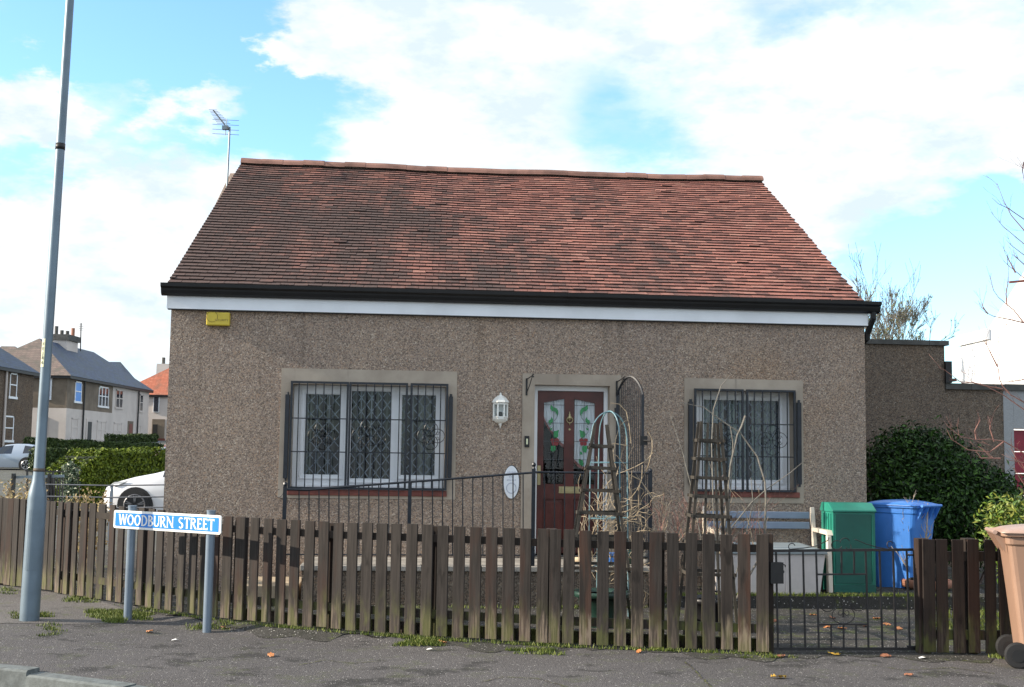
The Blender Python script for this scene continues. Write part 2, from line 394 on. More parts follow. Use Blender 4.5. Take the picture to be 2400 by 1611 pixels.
M['rubber'] = simple('rubber', (.014, .014, .015), .7)
M['resin_cream'] = simple('cream resin bench end', (.70, .62, .52), .45, var=.06)
M['resin_grey'] = simple('blue grey resin slat', (.20, .25, .34), .38, var=.06)
M['box_grey'] = simple('warm grey box plastic', (.60, .55, .53), .5, var=.05)
M['box_lid'] = simple('blue grey box lid', (.25, .29, .31), .4, var=.08)
M['terracotta'] = simple('terracotta', (.36, .16, .10), .8, var=.2, scale=12, bump=.3)
M['pot_green'] = simple('green glazed pot', (.015, .042, .032), .35, var=.3, scale=9)
M['pot_black'] = simple('black plastic pot', (.018, .018, .02), .4)
M['soil'] = simple('soil', (.03, .022, .015), .95, var=.4, scale=30, bump=.6)
M['hoop_blue'] = simple('pale blue painted hoop', (.13, .24, .28), .45, var=.25, scale=25)
M['coping'] = simple('grey coping', (.085, .085, .08), .85, var=.25, scale=5, bump=.3)
M['bark'] = simple('thin bark', (.16, .115, .10), .8, var=.3, scale=20)
M['bark_red'] = simple('reddish twig bark', (.22, .11, .09), .7, var=.3, scale=20)
M['bark_grey'] = simple('grey green bark', (.17, .16, .14), .8, var=.3, scale=20)
M['straw'] = simple('dried climber stem', (.30, .24, .165), .8, var=.35, scale=14)
M['straw_pale'] = simple('pale bare twig', (.50, .41, .32), .8, var=.25, scale=14)
M['flower_heads'] = simple('dry seed heads', (.30, .22, .13), .9, var=.4, scale=14)
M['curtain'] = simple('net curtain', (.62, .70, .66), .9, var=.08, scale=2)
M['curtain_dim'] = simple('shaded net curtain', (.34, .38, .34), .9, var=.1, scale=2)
M['curtain_white'] = simple('white door curtain', (.86, .88, .90), .9, var=.04, scale=3)
M['curtain_pink'] = simple('pink curtain trim', (.42, .13, .12), .9)
M['lattice'] = simple('silver lattice grille', (.24, .28, .34), .4, metal=.2)
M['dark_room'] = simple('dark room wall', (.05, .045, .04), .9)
M['leaf_green_glass'] = simple('green leaded glass', (.01, .24, .07), .15)
M['leaf_red_glass'] = simple('red leaded glass', (.20, .006, .012), .15)
M['came'] = simple('lead came', (.06, .07, .08), .5)
M['wire'] = simple('fence wire', (.10, .11, .13), .5)
M['white_paint_wall'] = simple('white painted wall', (.80, .80, .80), .8, var=.03)
M['pale_dash'] = simple('pale grey dash wall', (.36, .37, .38), .9, var=.12, scale=60, bump=.5)
M['red_door'] = simple('crimson door', (.28, .012, .035), .4)
M['cream_wall'] = simple('cream harled wall', (.60, .54, .50), .9, var=.08, scale=.6)
M['brown_wall'] = simple('brown harled wall', (.18, .145, .11), .9, var=.22, scale=.9)
M['gate_wood'] = simple('dark fence timber', (.05, .045, .045), .8, var=.3)
def mk_slate(name, a, b):
    t = NT(name); p = t.pos(); v = t.n('TexBrick'); mp_ = t.map(p, (1, 1, 1)); x, y, z = t.xyz(p)
    cb = t.n('CombineXYZ'); t.put(cb.inputs[0], t.m('ADD', x, y)); t.put(cb.inputs[1], z); t.put(v.inputs['Vector'], cb.outputs[0])
    v.inputs['Scale'].default_value = 1; v.inputs['Brick Width'].default_value = .35; v.inputs['Row Height'].default_value = .16; v.inputs['Mortar Size'].default_value = .012
    t.put(v.inputs['Color1'], a); t.put(v.inputs['Color2'], b); t.put(v.inputs['Mortar'], tuple(x_ * .5 for x_ in a))
    nz_ = t.noise(p, 1.2, 5); c = t.mix(t.rng(nz_, .4, .65, 0, .4), v.outputs['Color'], (.05, .07, .05))
    t.set(c, .6); return t.mat
M['slate'] = mk_slate('blue slate', (.026, .046, .095), (.046, .078, .15))
M['slate_brown'] = mk_slate('weathered brown slate', (.17, .125, .105), (.23, .17, .14))
M['pantile'] = mk_slate('orange concrete tile', (.42, .12, .06), (.48, .16, .09))
def mk_car(name, c, metal=0):
    t = NT(name); t.set(c, .28, metal); t.b.inputs['Coat Weight'].default_value = .8; t.b.inputs['Coat Roughness'].default_value = .06; return t.mat
M['car_white'] = mk_car('white car paint', (.74, .74, .76)); M['car_silver'] = mk_car('silver car paint', (.36, .42, .50), .35); M['car_red'] = mk_car('dark red car paint', (.10, .012, .015))
M['car_glass'] = simple('car glass', (.015, .022, .035), .06, spec=.8); M['alloy'] = simple('alloy', (.4, .4, .42), .3, metal=.7); M['alloy_dark'] = simple('dark alloy', (.14, .14, .15), .35, metal=.4)
M['tail_red'] = simple('tail light', (.35, .01, .02), .2); M['head_clear'] = simple('headlight glass', (.5, .53, .56), .1)
def mk_glass():
    t = NT('window glass'); tr = t.n('BsdfTransparent'); gl = t.n('BsdfGlossy'); gl.inputs['Roughness'].default_value = .02; gl.inputs['Color'].default_value = (.9, .95, 1, 1)
    fr = t.n('Fresnel'); fr.inputs[0].default_value = 1.55; tr.inputs[0].default_value = (.90, .93, .94, 1)
    mx_ = t.n('MixShader'); t.put(mx_.inputs[0], t.m('MULTIPLY', fr.outputs[0], .75)); t.t.links.new(tr.outputs[0], mx_.inputs[1]); t.t.links.new(gl.outputs[0], mx_.inputs[2])
    t.t.links.new(mx_.outputs[0], t.t.nodes['Material Output'].inputs[0]); return t.mat
M['glass'] = mk_glass()
def mk_leaf(name, cols, rough=.45, spec=.5):
    t = NT(name); c = t.ramp(t.isl(), [(i / (len(cols) - 1), k) for i, k in enumerate(cols)])
    t.set(c, rough, spec=spec)
    t.b.inputs['Subsurface Weight'].default_value = 0
    return t.mat
M['laurel'] = mk_leaf('laurel leaf', [(.005, .015, .003), (.012, .034, .006), (.024, .066, .009), (.06, .13, .018)], .5, .22)
M['hedge'] = mk_leaf('privet leaf', [(.035, .055, .006), (.08, .12, .010), (.13, .18, .012), (.19, .23, .018)], .6, .25)
M['hedge_dark'] = mk_leaf('dark hedge leaf', [(.015, .03, .008), (.03, .055, .012), (.045, .075, .015), (.07, .10, .02)], .6, .3)
M['ivy'] = mk_leaf('ivy leaf', [(.03, .06, .03), (.06, .10, .05), (.12, .16, .09), (.2, .22, .15)], .4)
M['grass'] = mk_leaf('grass blade', [(.05, .08, .012), (.09, .13, .018), (.14, .175, .03), (.19, .2, .06)], .6, .3)
M['dry_grass'] = mk_leaf('dry grass', [(.25, .19, .10), (.35, .27, .15), (.42, .34, .2), (.3, .25, .1)], .8, .2)
M['fallen'] = mk_leaf('fallen leaf', [(.45, .16, .05), (.5, .22, .08), (.3, .12, .06), (.42, .26, .12)], .6)
M['bud_green'] = mk_leaf('yellow green spray', [(.16, .17, .02), (.2, .2, .03), (.13, .15, .03), (.24, .22, .05)], .6)

# ================================================================== GROUND
KERB = [(-16, 11.4), (-12, 10.7), (-9, 10.0), (-6.5, 9.45), (-4.9, 9.02), (-3.66, 8.66), (-3.02, 8.38), (-2.15, 7.93), (-1.5, 7.35), (-1.1, 6.6), (-.95, 5.4), (-.9, 3.8), (-.9, 1.0)]
KERB = [(x * 1.05 + .06, y * 1.05) for x, y in KERB]
import bmesh
def sheet(name, poly, off, mat, kind='structure', fine=0):
    """flat sheet following the pavement height; fine = grid spacing"""
    bm = bmesh.new(); f = bm.faces.new([bm.verts.new((x, y, 0)) for x, y in poly])
    if fine:
        x0, x1 = min(p[0] for p in poly), max(p[0] for p in poly); y0, y1 = min(p[1] for p in poly), max(p[1] for p in poly)
        k = x0 + fine
        while k < x1: bmesh.ops.bisect_plane(bm, geom=bm.verts[:] + bm.edges[:] + bm.faces[:], plane_co=(k, 0, 0), plane_no=(1, 0, 0)); k += fine
        k = max(y0, 7) + fine
        while k < min(y1, 13.5): bmesh.ops.bisect_plane(bm, geom=bm.verts[:] + bm.edges[:] + bm.faces[:], plane_co=(0, k, 0), plane_no=(0, 1, 0)); k += fine * .5
    for v in bm.verts: v.co.z = (hgt(v.co.x, v.co.y) if fine else GS * v.co.x) + off
    bmesh.ops.triangulate(bm, faces=bm.faces[:]); bmesh.ops.recalc_face_normals(bm, faces=bm.faces[:])
    if sum(f_.normal.z for f_ in bm.faces) < 0: bmesh.ops.reverse_faces(bm, faces=bm.faces[:])
    me = bpy.data.meshes.new(name); bm.to_mesh(me); bm.free(); me.materials.append(mat); me.polygons.foreach_set('use_smooth', [True] * len(me.polygons))
    o = bpy.data.objects.new(name, me); col.objects.link(o); MW[o.name] = Matrix(); o['kind'] = kind; return o
def rise(x, y):
    f = lambda a, b, v: (lambda t: t * t * (3 - 2 * t))(max(0, min(1, (v - a) / (b - a))))
    return .33 * f(38, 64, y) + 1.9 * f(64, 97, y) + .6 * f(97, 140, y)
b = MB()
xs = [-400, -200, -120, -80, -60, -50, -42, -36, -30, -25, -20, -16, -13, -10, -7, -3, 0, 4, 8, 12, 18, 25, 40, 70, 150, 400]
ys = [-60, -20, -5, 0, 5, 9, 12, 15.2, 16.2, 18, 22, 27, 33, 40, 46, 52, 58, 64, 70, 76, 82, 88, 95, 105, 120, 140, 180, 300, 700]
nx = len(xs)
for y in ys:
    for x in xs:
        b.v.append((x, y, zg(x) + rise(x, y) - (.24 if y < 15.5 else .012)))
for j in range(len(ys) - 1):
    for i in range(nx - 1):
        q = j * nx + i; b.f.append((q, q + 1, q + nx + 1, q + nx)); b.m.append(0)
o = b.build('ground', M['terrain'], smooth=True); o['kind'] = 'structure'
sheet('road', [(-40, -10), (-.8, -10), (-.8, 5)] + [(x + .1, y + .1) for x, y in reversed(KERB[:-2])] + [(-40, 14)], -.20, M['road'])
def interp0(x):
    for (a, va), (c, vc) in zip(FENCE_PTS, FENCE_PTS[1:]):
        if x <= c: return va + (vc - va) * (x - a) / (c - a)
    return FENCE_PTS[-1][1]
def fence_at(px):
    for (a, b_), A, B in zip([(p[0], q[0]) for p, q in zip(FENCE_PTS, FENCE_PTS[1:])], FW, FW[1:]):
        if a <= px <= b_:
            # walk the ray to the segment in plan
            d = ray(px, 1400); dx, dy = d.x, d.y; ex, ey = B.x - A.x, B.y - A.y
            k = (A.x * ey - A.y * ex) / (dx * ey - dy * ex)
            return Vector((dx * k, dy * k, GS * dx * k)), math.atan2(ey, ex)
    A, B = FW[-2], FW[-1]; return B.copy(), math.atan2(B.y - A.y, B.x - A.x)
kin = [(x + .06, y + .06) for x, y in reversed(KERB)]
back = [(p.x, p.y + .05) for p in FW]
E1 = Gp(2172, 1535); EX = (9.5, E1.y + .55)
sheet('pavement', [(-16, 13.0)] + [(x, y) for x, y in KERB] + [(14, 1.0), (14, 12.0), EX, (E1.x, E1.y + .1), (FW[-1].x, FW[-1].y + .2)] + list(reversed(back)) + [(-16, back[0][1] + 4)], 0, M['pavement'], fine=.25)
pq = [(50, 1375), (225, 1408), (300, 1432), (250, 1462), (160, 1464), (-30, 1462), (-30, 1372)]
sheet('pavement_patch', [(G(*p).x, G(*p).y) for p in pq], .003, M['patch'], fine=.25)
sheet('garden_path', back + [(FW[-1].x + .02, FW[-1].y + .05), (E1.x, E1.y + .08), (9.5, E1.y + .6), (9.5, 18.5), (-9.0, 18.5), (-12.5, 16.5)], .004, M['garden'])
rd_ = random.Random(2); near = []; far = []
for i in range(90):
    px = 330 + (2330 - 330) * i / 89
    if px <= 1806: p = Gp(px, interp0(px))
    else: p = Gp(px, 1536)
    far.append((p.x, p.y + .06)); wd = .16 + .13 * math.sin(px * .012) + .08 * math.sin(px * .05 + 1) + rd_.uniform(-.03, .03); near.append((p.x + rd_.uniform(-.02, .02), p.y - max(.05, wd)))
b = MB(); KS = 5
for i in range(90):
    for k in range(KS + 1):
        f = k / KS; x_, y_ = near[i][0] * (1 - f) + far[i][0] * f, near[i][1] * (1 - f) + far[i][1] * f; b.v.append((x_, y_, hgt(x_, y_) + .004))
for i in range(89):
    for k in range(KS): q = i * (KS + 1) + k; b.f.append((q, q + KS + 1, q + KS + 2, q + 1)); b.m.append(0)
o = b.build('dirt_strip', M['dirt'], smooth=True); o['kind'] = 'structure'
for i_, pl_ in enumerate(([(1604, 1552), (1622, 1566), (1640, 1585), (1668, 1612)], [(1130, 1600), (1180, 1588), (1260, 1592), (1330, 1612)], [(700, 1560), (760, 1549), (830, 1556), (905, 1550)], [(2040, 1560), (2120, 1572), (2230, 1566), (2330, 1580)])):
    b = MB(); ps = [G(*q_) for q_ in pl_]
    for p0_, p1_ in zip(ps, ps[1:]):
        n_ = 6
        for k in range(n_):
            a0_ = p0_ + (p1_ - p0_) * (k / n_) + Vector((rd_.uniform(-.012, .012), 0, 0)); a1_ = p0_ + (p1_ - p0_) * ((k + 1.1) / n_); d_ = (a1_ - a0_).normalized(); s_ = Vector((d_.y, -d_.x, 0)) * rd_.uniform(.002, .006)
            b.face([(*(v_)[:2], hgt(v_.x, v_.y) + .0055) for v_ in (a0_ - s_, a0_ + s_, a1_ + s_, a1_ - s_)])
    o = b.build('pavement_crack', M['rail']); o['kind'] = 'structure'
kr = thing('kerb', 'curved row of pale granite kerb stones along the near pavement edge', 'kerb', (-3.0, 8.4, 0))
kr['kind'] = 'structure'
# kerb stones, each its own piece
def resample(pts, step):
    out_ = [Vector((*pts[0], 0))]; acc = 0
    for a, b_ in zip(pts, pts[1:]):
        a = Vector((*a, 0)); b_ = Vector((*b_, 0)); ln = (b_ - a).length; t = step - acc
        while t <= ln: out_.append(a + (b_ - a) * (t / ln)); t += step
        acc = ln - (t - step)
    return out_
kp = resample(KERB, .915)
J = G(88, 1570); off = min(range(len(kp)), key=lambda i: (kp[i] - Vector((J.x, J.y, 0))).length)
for a, c in zip(kp, kp[1:]):
    d = (c - a).normalized(); n = Vector((d.y, -d.x, 0)); e = d * .006
    if n.dot(Vector((-1, -1, 0))) < 0: n = -n
    b = MB(); z0 = hgt((a.x + c.x) / 2, (a.y + c.y) / 2)
    pr = [(0, -.24), (.135, -.24), (.135, .0), (.122, .014), (0, .016)]
    A = [a + e + n * (u - .02) + Vector((0, 0, z0 + v)) for u, v in pr]; C = [c - e + n * (u - .02) + Vector((0, 0, z0 + v)) for u, v in pr]
    k = len(b.v); b.v += [tuple(p) for p in A + C]; q = 5
    b.f += [tuple(range(q))[::-1], tuple(range(q, 2 * q))] + [(i, (i + 1) % q, q + (i + 1) % q, q + i) for i in range(q)]; b.m += [0] * 7
    b.build('kerb_stone', M['kerb'], kr, world=True, fix=True)

# ================================================================== COTTAGE
TH, HX, HY = .0919, -3.8154, 13.4737
HU = Vector((math.cos(TH), math.sin(TH), 0)); HN = Vector((-math.sin(TH), math.cos(TH), 0)); H0 = Vector((HX, HY, 0))
def hs(px, py, t=0.0):
    d = ray(px, py); o0 = H0 + HN * t; k = (o0 - CAMP).dot(HN) / d.dot(HN); p = CAMP + d * k
    return (p - H0).dot(HU), p.z
def hrect(x0, y0, x1, y1, t=0.0):
    c = [hs(x0, y0, t), hs(x1, y0, t), hs(x1, y1, t), hs(x0, y1, t)]
    return ((c[0][0] + c[3][0]) / 2, (c[2][1] + c[3][1]) / 2, (c[1][0] + c[2][0]) / 2, (c[0][1] + c[1][1]) / 2)
def hw(s, t, z): return H0 + HU * s + HN * t + Vector((0, 0, z))
W8 = 8.0
house = thing('cottage', 'single storey roughcast cottage with red tiled roof behind the picket fence', 'house', (HX, HY, 0), TH)
W1o = hrect(655, 867, 1069.5, 1169.5); W2o = hrect(1603, 889, 1882.5, 1179.5)
W1i = hrect(683.5, 903.5, 1043, 1149); W2i = hrect(1629, 916, 1866, 1153)
DOORB = .445
Do = hrect(1221.5, 877.5, 1454.5, 1300); Do = (Do[0], DOORB, Do[2], Do[3]); Di = hrect(1251, 903.5, 1428, 1300); Di = (Di[0], DOORB, Di[2], Di[3])
ZW = hs(1200, 745)[1] + .02
TK = .35
def wall_holes(b, x0, x1, z0, z1, holes, t0, t1):
    xs = sorted({x0, x1} | {h[0] for h in holes} | {h[2] for h in holes}); zs = sorted({z0, z1} | {h[1] for h in holes} | {h[3] for h in holes})
    def solid(i, j):
        if i < 0 or j < 0 or i >= len(xs) - 1 or j >= len(zs) - 1: return False
        cx, cz = (xs[i] + xs[i + 1]) / 2, (zs[j] + zs[j + 1]) / 2
        return not any(h[0] < cx < h[2] and h[1] < cz < h[3] for h in holes)
    for i in range(len(xs) - 1):
        for j in range(len(zs) - 1):
            if not solid(i, j): continue
            a, c, d, e = xs[i], xs[i + 1], zs[j], zs[j + 1]
            b.face([(a, t0, d), (c, t0, d), (c, t0, e), (a, t0, e)]); b.face([(c, t1, d), (a, t1, d), (a, t1, e), (c, t1, e)])
            if not solid(i - 1, j): b.face([(a, t1, d), (a, t0, d), (a, t0, e), (a, t1, e)])
            if not solid(i + 1, j): b.face([(c, t0, d), (c, t1, d), (c, t1, e), (c, t0, e)])
            if not solid(i, j - 1): b.face([(a, t1, d), (c, t1, d), (c, t0, d), (a, t0, d)])
            if not solid(i, j + 1): b.face([(a, t0, e), (c, t0, e), (c, t1, e), (a, t1, e)])
b = MB(); wall_holes(b, 0, W8, -.3, 3.30, [W1o, W2o, Do], 0, TK)
b.build('front_wall', M['roughcast'], house)
DEP = 8.3
for s0, s1 in ((0, .3), (W8 - .3, W8)):
    b = MB(); poly = [(s0, TK + .002, -.3), (s0, DEP, -.3), (s0, DEP, 3.32), (s0, 4.16, 5.66), (s0, TK + .002, 3.5)]
    b.prism(poly, (0, 0, 0), (s1 - s0, 0, 0)); b.build('gable_wall', M['roughcast'], house, fix=True)
b = MB(); b.box((.302, DEP - .3, -.3), (W8 - .302, DEP, 3.3)); b.build('rear_wall', M['roughcast'], house)
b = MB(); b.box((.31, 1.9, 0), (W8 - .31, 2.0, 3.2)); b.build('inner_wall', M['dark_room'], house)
# smooth cement surrounds
def surround(o_, i_, parent, bottom=True, name='surround'):
    b = MB(); t0, t1 = -.012, TK - .01; e = .0015
    b.box((o_[0] + e, t0, i_[3]), (o_[2] - e, t1, o_[3] - e))
    zb = i_[1] if bottom else o_[1]
    b.box((o_[0] + e, t0, zb), (i_[0], t1, i_[3] - .0005)); b.box((i_[2], t0, zb), (o_[2] - e, t1, i_[3] - .0005))
    if bottom: b.box((o_[0] + e, t0, o_[1] + e), (o_[2] - e, t1, i_[1] - .0005))
    return b.build(name, M['band'], parent)
def bars_rect(b, r, t0, t1, wd, mi=0, wb=None):
    wb = wb or wd
    b.box((r[0], t0, r[1]), (r[2], t1, r[1] + wb), mi); b.box((r[0], t0, r[3] - wd), (r[2], t1, r[3]), mi)
    b.box((r[0], t0, r[1] + wb), (r[0] + wd, t1, r[3] - wd), mi); b.box((r[2] - wd, t0, r[1] + wb), (r[2], t1, r[3] - wd), mi)
FT = .235
def window(o_, i_, fr, panes, curt, cm='curtain', FT=.235):
    wd = thing_part('window', house)
    surround(o_, i_, wd)
    # upvc frame: outer board with pane openings, then a proud sash bead round each pane
    b = MB(); full = (i_[0] + .002, i_[1] + .03, i_[2] - .002, i_[3] - .002)
    wall_holes(b, full[0], full[2], full[1], full[3], panes, FT, FT + .06); b.build('frame', M['white_upvc'], wd)
    b = MB(); e = .038
    for p in panes:
        q = (p[0] - e, p[1] - e, p[2] + e, p[3] + e); bars_rect(b, q, FT - .016, FT - .001, .012)
        bars_rect(b, (p[0] + .001, p[1] + .001, p[2] - .001, p[3] - .001), FT + .01, FT + .03, .010)
    b.box((full[0] + .01, FT - .03, full[1] - .012), (full[2] - .01, FT - .001, full[1] + .018))
    b.build('bead', M['white_upvc'], wd)
    for p in panes:
        b = MB(); b.face([(p[0], FT + .028, p[1]), (p[2], FT + .028, p[1]), (p[2], FT + .028, p[3]), (p[0], FT + .028, p[3])]); b.build('pane', M['glass'], wd)
        # folding lattice grille behind the glass
        b = MB(); t = FT + .10; w_ = p[2] - p[0]; nx_ = max(2, round(w_ / .118)); dx = w_ / nx_; dz = .155
        z = p[1] - dz
        while z < p[3]:
            for k in range(nx_):
                x0 = p[0] + k * dx
                for (xa, xb) in ((x0, x0 + dx), (x0 + dx, x0)):
                    za, zb = z, z + dz
                    f0 = max(0, (p[1] - za) / dz); f1 = min(1, (p[3] - za) / dz)
                    if f1 > f0: b.beam((xa + (xb - xa) * f0, t + (.004 if xa < xb else -.004), za + dz * f0), (xa + (xb - xa) * f1, t + (.004 if xa < xb else -.004), za + dz * f1), .010, .003, up=(0, 1, 0))
            z += dz
        for k in range(nx_ + 1):
            b.box((p[0] + k * dx - .004, t + .008, p[1] - .02), (p[0] + k * dx + .004, t + .02, p[3] + .02))
        b.build('lattice_grille', M['lattice'], wd)
    for (a, c) in curt:
        b = MB(); n = max(3, int((c - a) / .012)); pts = [(a + (c - a) * k / n, .52 - .10 + .018 * math.sin(k * 2.1) + .01 * math.sin(k * .9)) for k in range(n + 1)]
        for (x0, y0), (x1, y1) in zip(pts, pts[1:]): b.face([(x0, y0, i_[1] - .05), (x1, y1, i_[1] - .05), (x1, y1, i_[3] + .05), (x0, y0, i_[3] + .05)])
        b.build('curtain', M[cm], wd, smooth=True)
    b = MB(); b.box((i_[0] - .03, -.035, i_[1] - .062), (i_[2] + .03, FT - .032, i_[1] + .0)); b.build('sill', M['sill'], wd, bevel=.006)
    return wd
def thing_part(name, parent):
    """a part that has sub-parts: its mesh origin is an Empty under the thing"""
    o = bpy.data.objects.new(name, None); col.objects.link(o); o.parent = parent; o.empty_display_size = .05; MW[o.name] = MW[parent.name]; return o
pw1 = [hrect(712, 922, 797, 1115, .14), hrect(820, 915, 918, 1124.5, .14), hrect(938.5, 924, 1022.4, 1116.5, .14)]
pw2 = [hrect(1647.6, 936.4, 1827.8, 1127, FT)]
def cur(p, fr): return [(p[0] + (p[2] - p[0]) * a, p[0] + (p[2] - p[0]) * c) for a, c in fr]
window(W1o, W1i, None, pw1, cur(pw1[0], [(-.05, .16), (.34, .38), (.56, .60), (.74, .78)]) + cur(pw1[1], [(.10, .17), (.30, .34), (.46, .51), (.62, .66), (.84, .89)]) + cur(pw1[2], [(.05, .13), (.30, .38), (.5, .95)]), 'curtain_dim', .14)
window(W2o, W2i, None, pw2, cur(pw2[0], [(-.02, .17), (.19, .33), (.36, .50), (.53, .66), (.69, .82), (.85, 1.02)]))
# ---- security grilles
def scroll(c, r, turns=1.4, sgn=1, a0=0, n=18, axis='sz'):
    pts = []
    for k in range(n + 1):
        f = k / n; a = a0 + sgn * f * turns * 2 * math.pi; rr = r * (1 - .8 * f)
        pts.append((c[0] + rr * math.cos(a), c[1], c[2] + rr * math.sin(a)))
    return pts
def ring(c, r, a0=0, a1=2 * math.pi, n=20): return [(c[0] + r * math.cos(a0 + (a1 - a0) * k / n), c[1], c[2] + r * math.sin(a0 + (a1 - a0) * k / n)) for k in range(n + 1)]
def grille(g, sections, hinges, ornaments, rails, step):
    gr = thing_part('security_grille', house); t = -.06
    for (a, c) in sections:
        b = MB(); bars_rect(b, (a, g[1], c, g[3]), t - .012, t + .012, .024); b.build('grille_frame', M['iron'], gr)
        n = max(2, round((c - a) / step)); st = (c - a) / n
        for k in range(1, n):
            x = a + k * st; b = MB()
            inside = any(abs(x - ox) < orr * .9 for ox, oz, orr in ornaments) and k % 2
            if inside and rails:
                b.box((x - .006, t - .006, rails[1]), (x + .006, t + .006, g[3] - .024)); b.box((x - .006, t - .006, g[1] + .024), (x + .006, t + .006, rails[0]))
            else: b.box((x - .006, t - .006, g[1] + .024), (x + .006, t + .006, g[3] - .024))
            b.build('grille_bar', M['iron'], gr)
        for z in rails:
            b = MB(); b.box((a + .024, t + .007, z - .006), (c - .024, t + .017, z + .006)); b.build('grille_rail', M['iron'], gr)
    for ox, oz, orr in ornaments:
        b = MB()
        for dx, dz in ((.5, 0), (-.5, 0), (0, .5), (0, -.5)):
            cx, cz = ox + dx * orr, oz + dz * orr; b.tube(ring((cx, t - .010, cz), orr * .52), .0035, 4)
            for sx in (-1, 1):
                ax, az = (0, sx) if dx else (sx, 0)
                b.tube(scroll((cx + ax * orr * .16, t - .014, cz + az * orr * .16), orr * .16, 1.2, sx, 0, 12), .003, 4)
        b.build('scroll_ornament', M['iron'], gr)
    for x, z0, z1 in hinges:
        b = MB(); b.box((x - .022, -.075, z0), (x + .022, -.0125, z1)); b.tube([(x, -.05, z1 - .02), (x, -.05, z1 + .03)], .016, 6); b.tube([(x, -.05, z0 - .03), (x, -.05, z0 + .02)], .016, 6)
        b.build('hinge_post', M['iron'], gr)
    return gr
g1 = hrect(678, 896.5, 1048.8, 1148, -.06); sx = lambda px, py=1020: hs(px, py, -.06)[0]; sz = lambda px, py: hs(px, py, -.06)[1]
grille(g1, [(g1[0], sx(815)), (sx(816), sx(954)), (sx(960), g1[2])], [(sx(671), sz(671, 1121), sz(671, 925)), (sx(1055.5), sz(1055, 1119), sz(1055, 930))],
       [(sx(754), sz(754, 1022), .15), (sx(865), sz(865, 1022), .19), (sx(1010), sz(1010, 1022), .15)], [sz(860, 1061), sz(860, 983)], .0945)
g2 = hrect(1627, 913, 1865, 1153, -.06)
grille(g2, [(g2[0], sx(1743)), (sx(1749), g2[2])], [(sx(1619), sz(1619, 1130), sz(1619, 942)), (sx(1873.5), sz(1873, 1136), sz(1873, 944))],
       [(sx(1702), sz(1702, 1032), .13), (sx(1810), sz(1810, 1032), .17)], [sz(1800, 1071), sz(1800, 995)], .0905)
# ---- front door
door = thing_part('front_door', house)
surround(Do, Di, door, bottom=False)
DT = .13
fi = hrect(1257.6, 917, 1413.8, 1297, DT + .02)
b = MB(); wall_holes(b, Di[0] + .002, Di[2] - .002, DOORB, Di[3] - .002, [(fi[0], DOORB - 1, fi[2], fi[3])], DT, DT + .09); b.build('door_frame', M['white_upvc'], door)
LT = DT + .03
def dp(cx, cy, k=7.467, ox=1230, oy=900, t=LT): return hs(ox + cx / k, oy + cy / k, t)
# leaf: stiles, rails and a sloping head over each light
Lx0, Lx1, Zt = fi[0] + .004, fi[2] - .004, fi[3] - .004
gl = [dp(335, 330), dp(695, 260), dp(695, 1560), dp(335, 1560)]; gr_ = [dp(865, 265), dp(1228, 340), dp(1228, 1560), dp(865, 1560)]
zb_ = hs(1250, 820 + 985 / 3.136, LT)[1]
xl0, xl1 = gl[0][0], gl[1][0]; xr0, xr1 = gr_[0][0], gr_[1][0]
b = MB(); th = .045
def pr(poly, b=b, d=th, t=LT): b.prism([(x, t, z) for x, z in poly], (0, 0, 0), (0, d, 0))
pr([(Lx0, DOORB + .01), (xl0, DOORB + .01), (xl0, gl[0][1]), (Lx0, gl[0][1])]); pr([(xr1, DOORB + .01), (Lx1, DOORB + .01), (Lx1, gr_[1][1]), (xr1, gr_[1][1])])
pr([(xl1, DOORB + .01), (xr0, DOORB + .01), (xr0, gl[1][1]), (xl1, gl[1][1])])
pr([(Lx0, gl[0][1]), (xl0, gl[0][1]), (xl1, gl[1][1]), (xr0, gr_[0][1]), (xr1, gr_[1][1]), (Lx1, gr_[1][1]), (Lx1, Zt), (Lx0, Zt)])
zm = zb_ - .17
for a, c in ((xl0, xl1), (xr0, xr1)):
    pr([(a, zm), (c, zm), (c, zb_), (a, zb_)]); pr([(a, DOORB + .01), (c, DOORB + .01), (c, DOORB + .12), (a, DOORB + .12)])
b.build('door_leaf', M['door'], door, fix=True)
for a, c in ((xl0, xl1), (xr0, xr1)):
    b = MB(); z0, z1 = DOORB + .12, zm; b.box((a, LT + .018, z0), (c, LT + .03, z1)); b.box((a + .03, LT + .006, z0 + .03), (c - .03, LT + .019, z1 - .03)); b.build('raised_panel', M['door'], door, bevel=.008)
b = MB(); b.box((Di[0] + .002, -.06, DOORB - .03), (Di[2] - .002, DT + .1, DOORB)); b.build('threshold', M['concrete'], door)
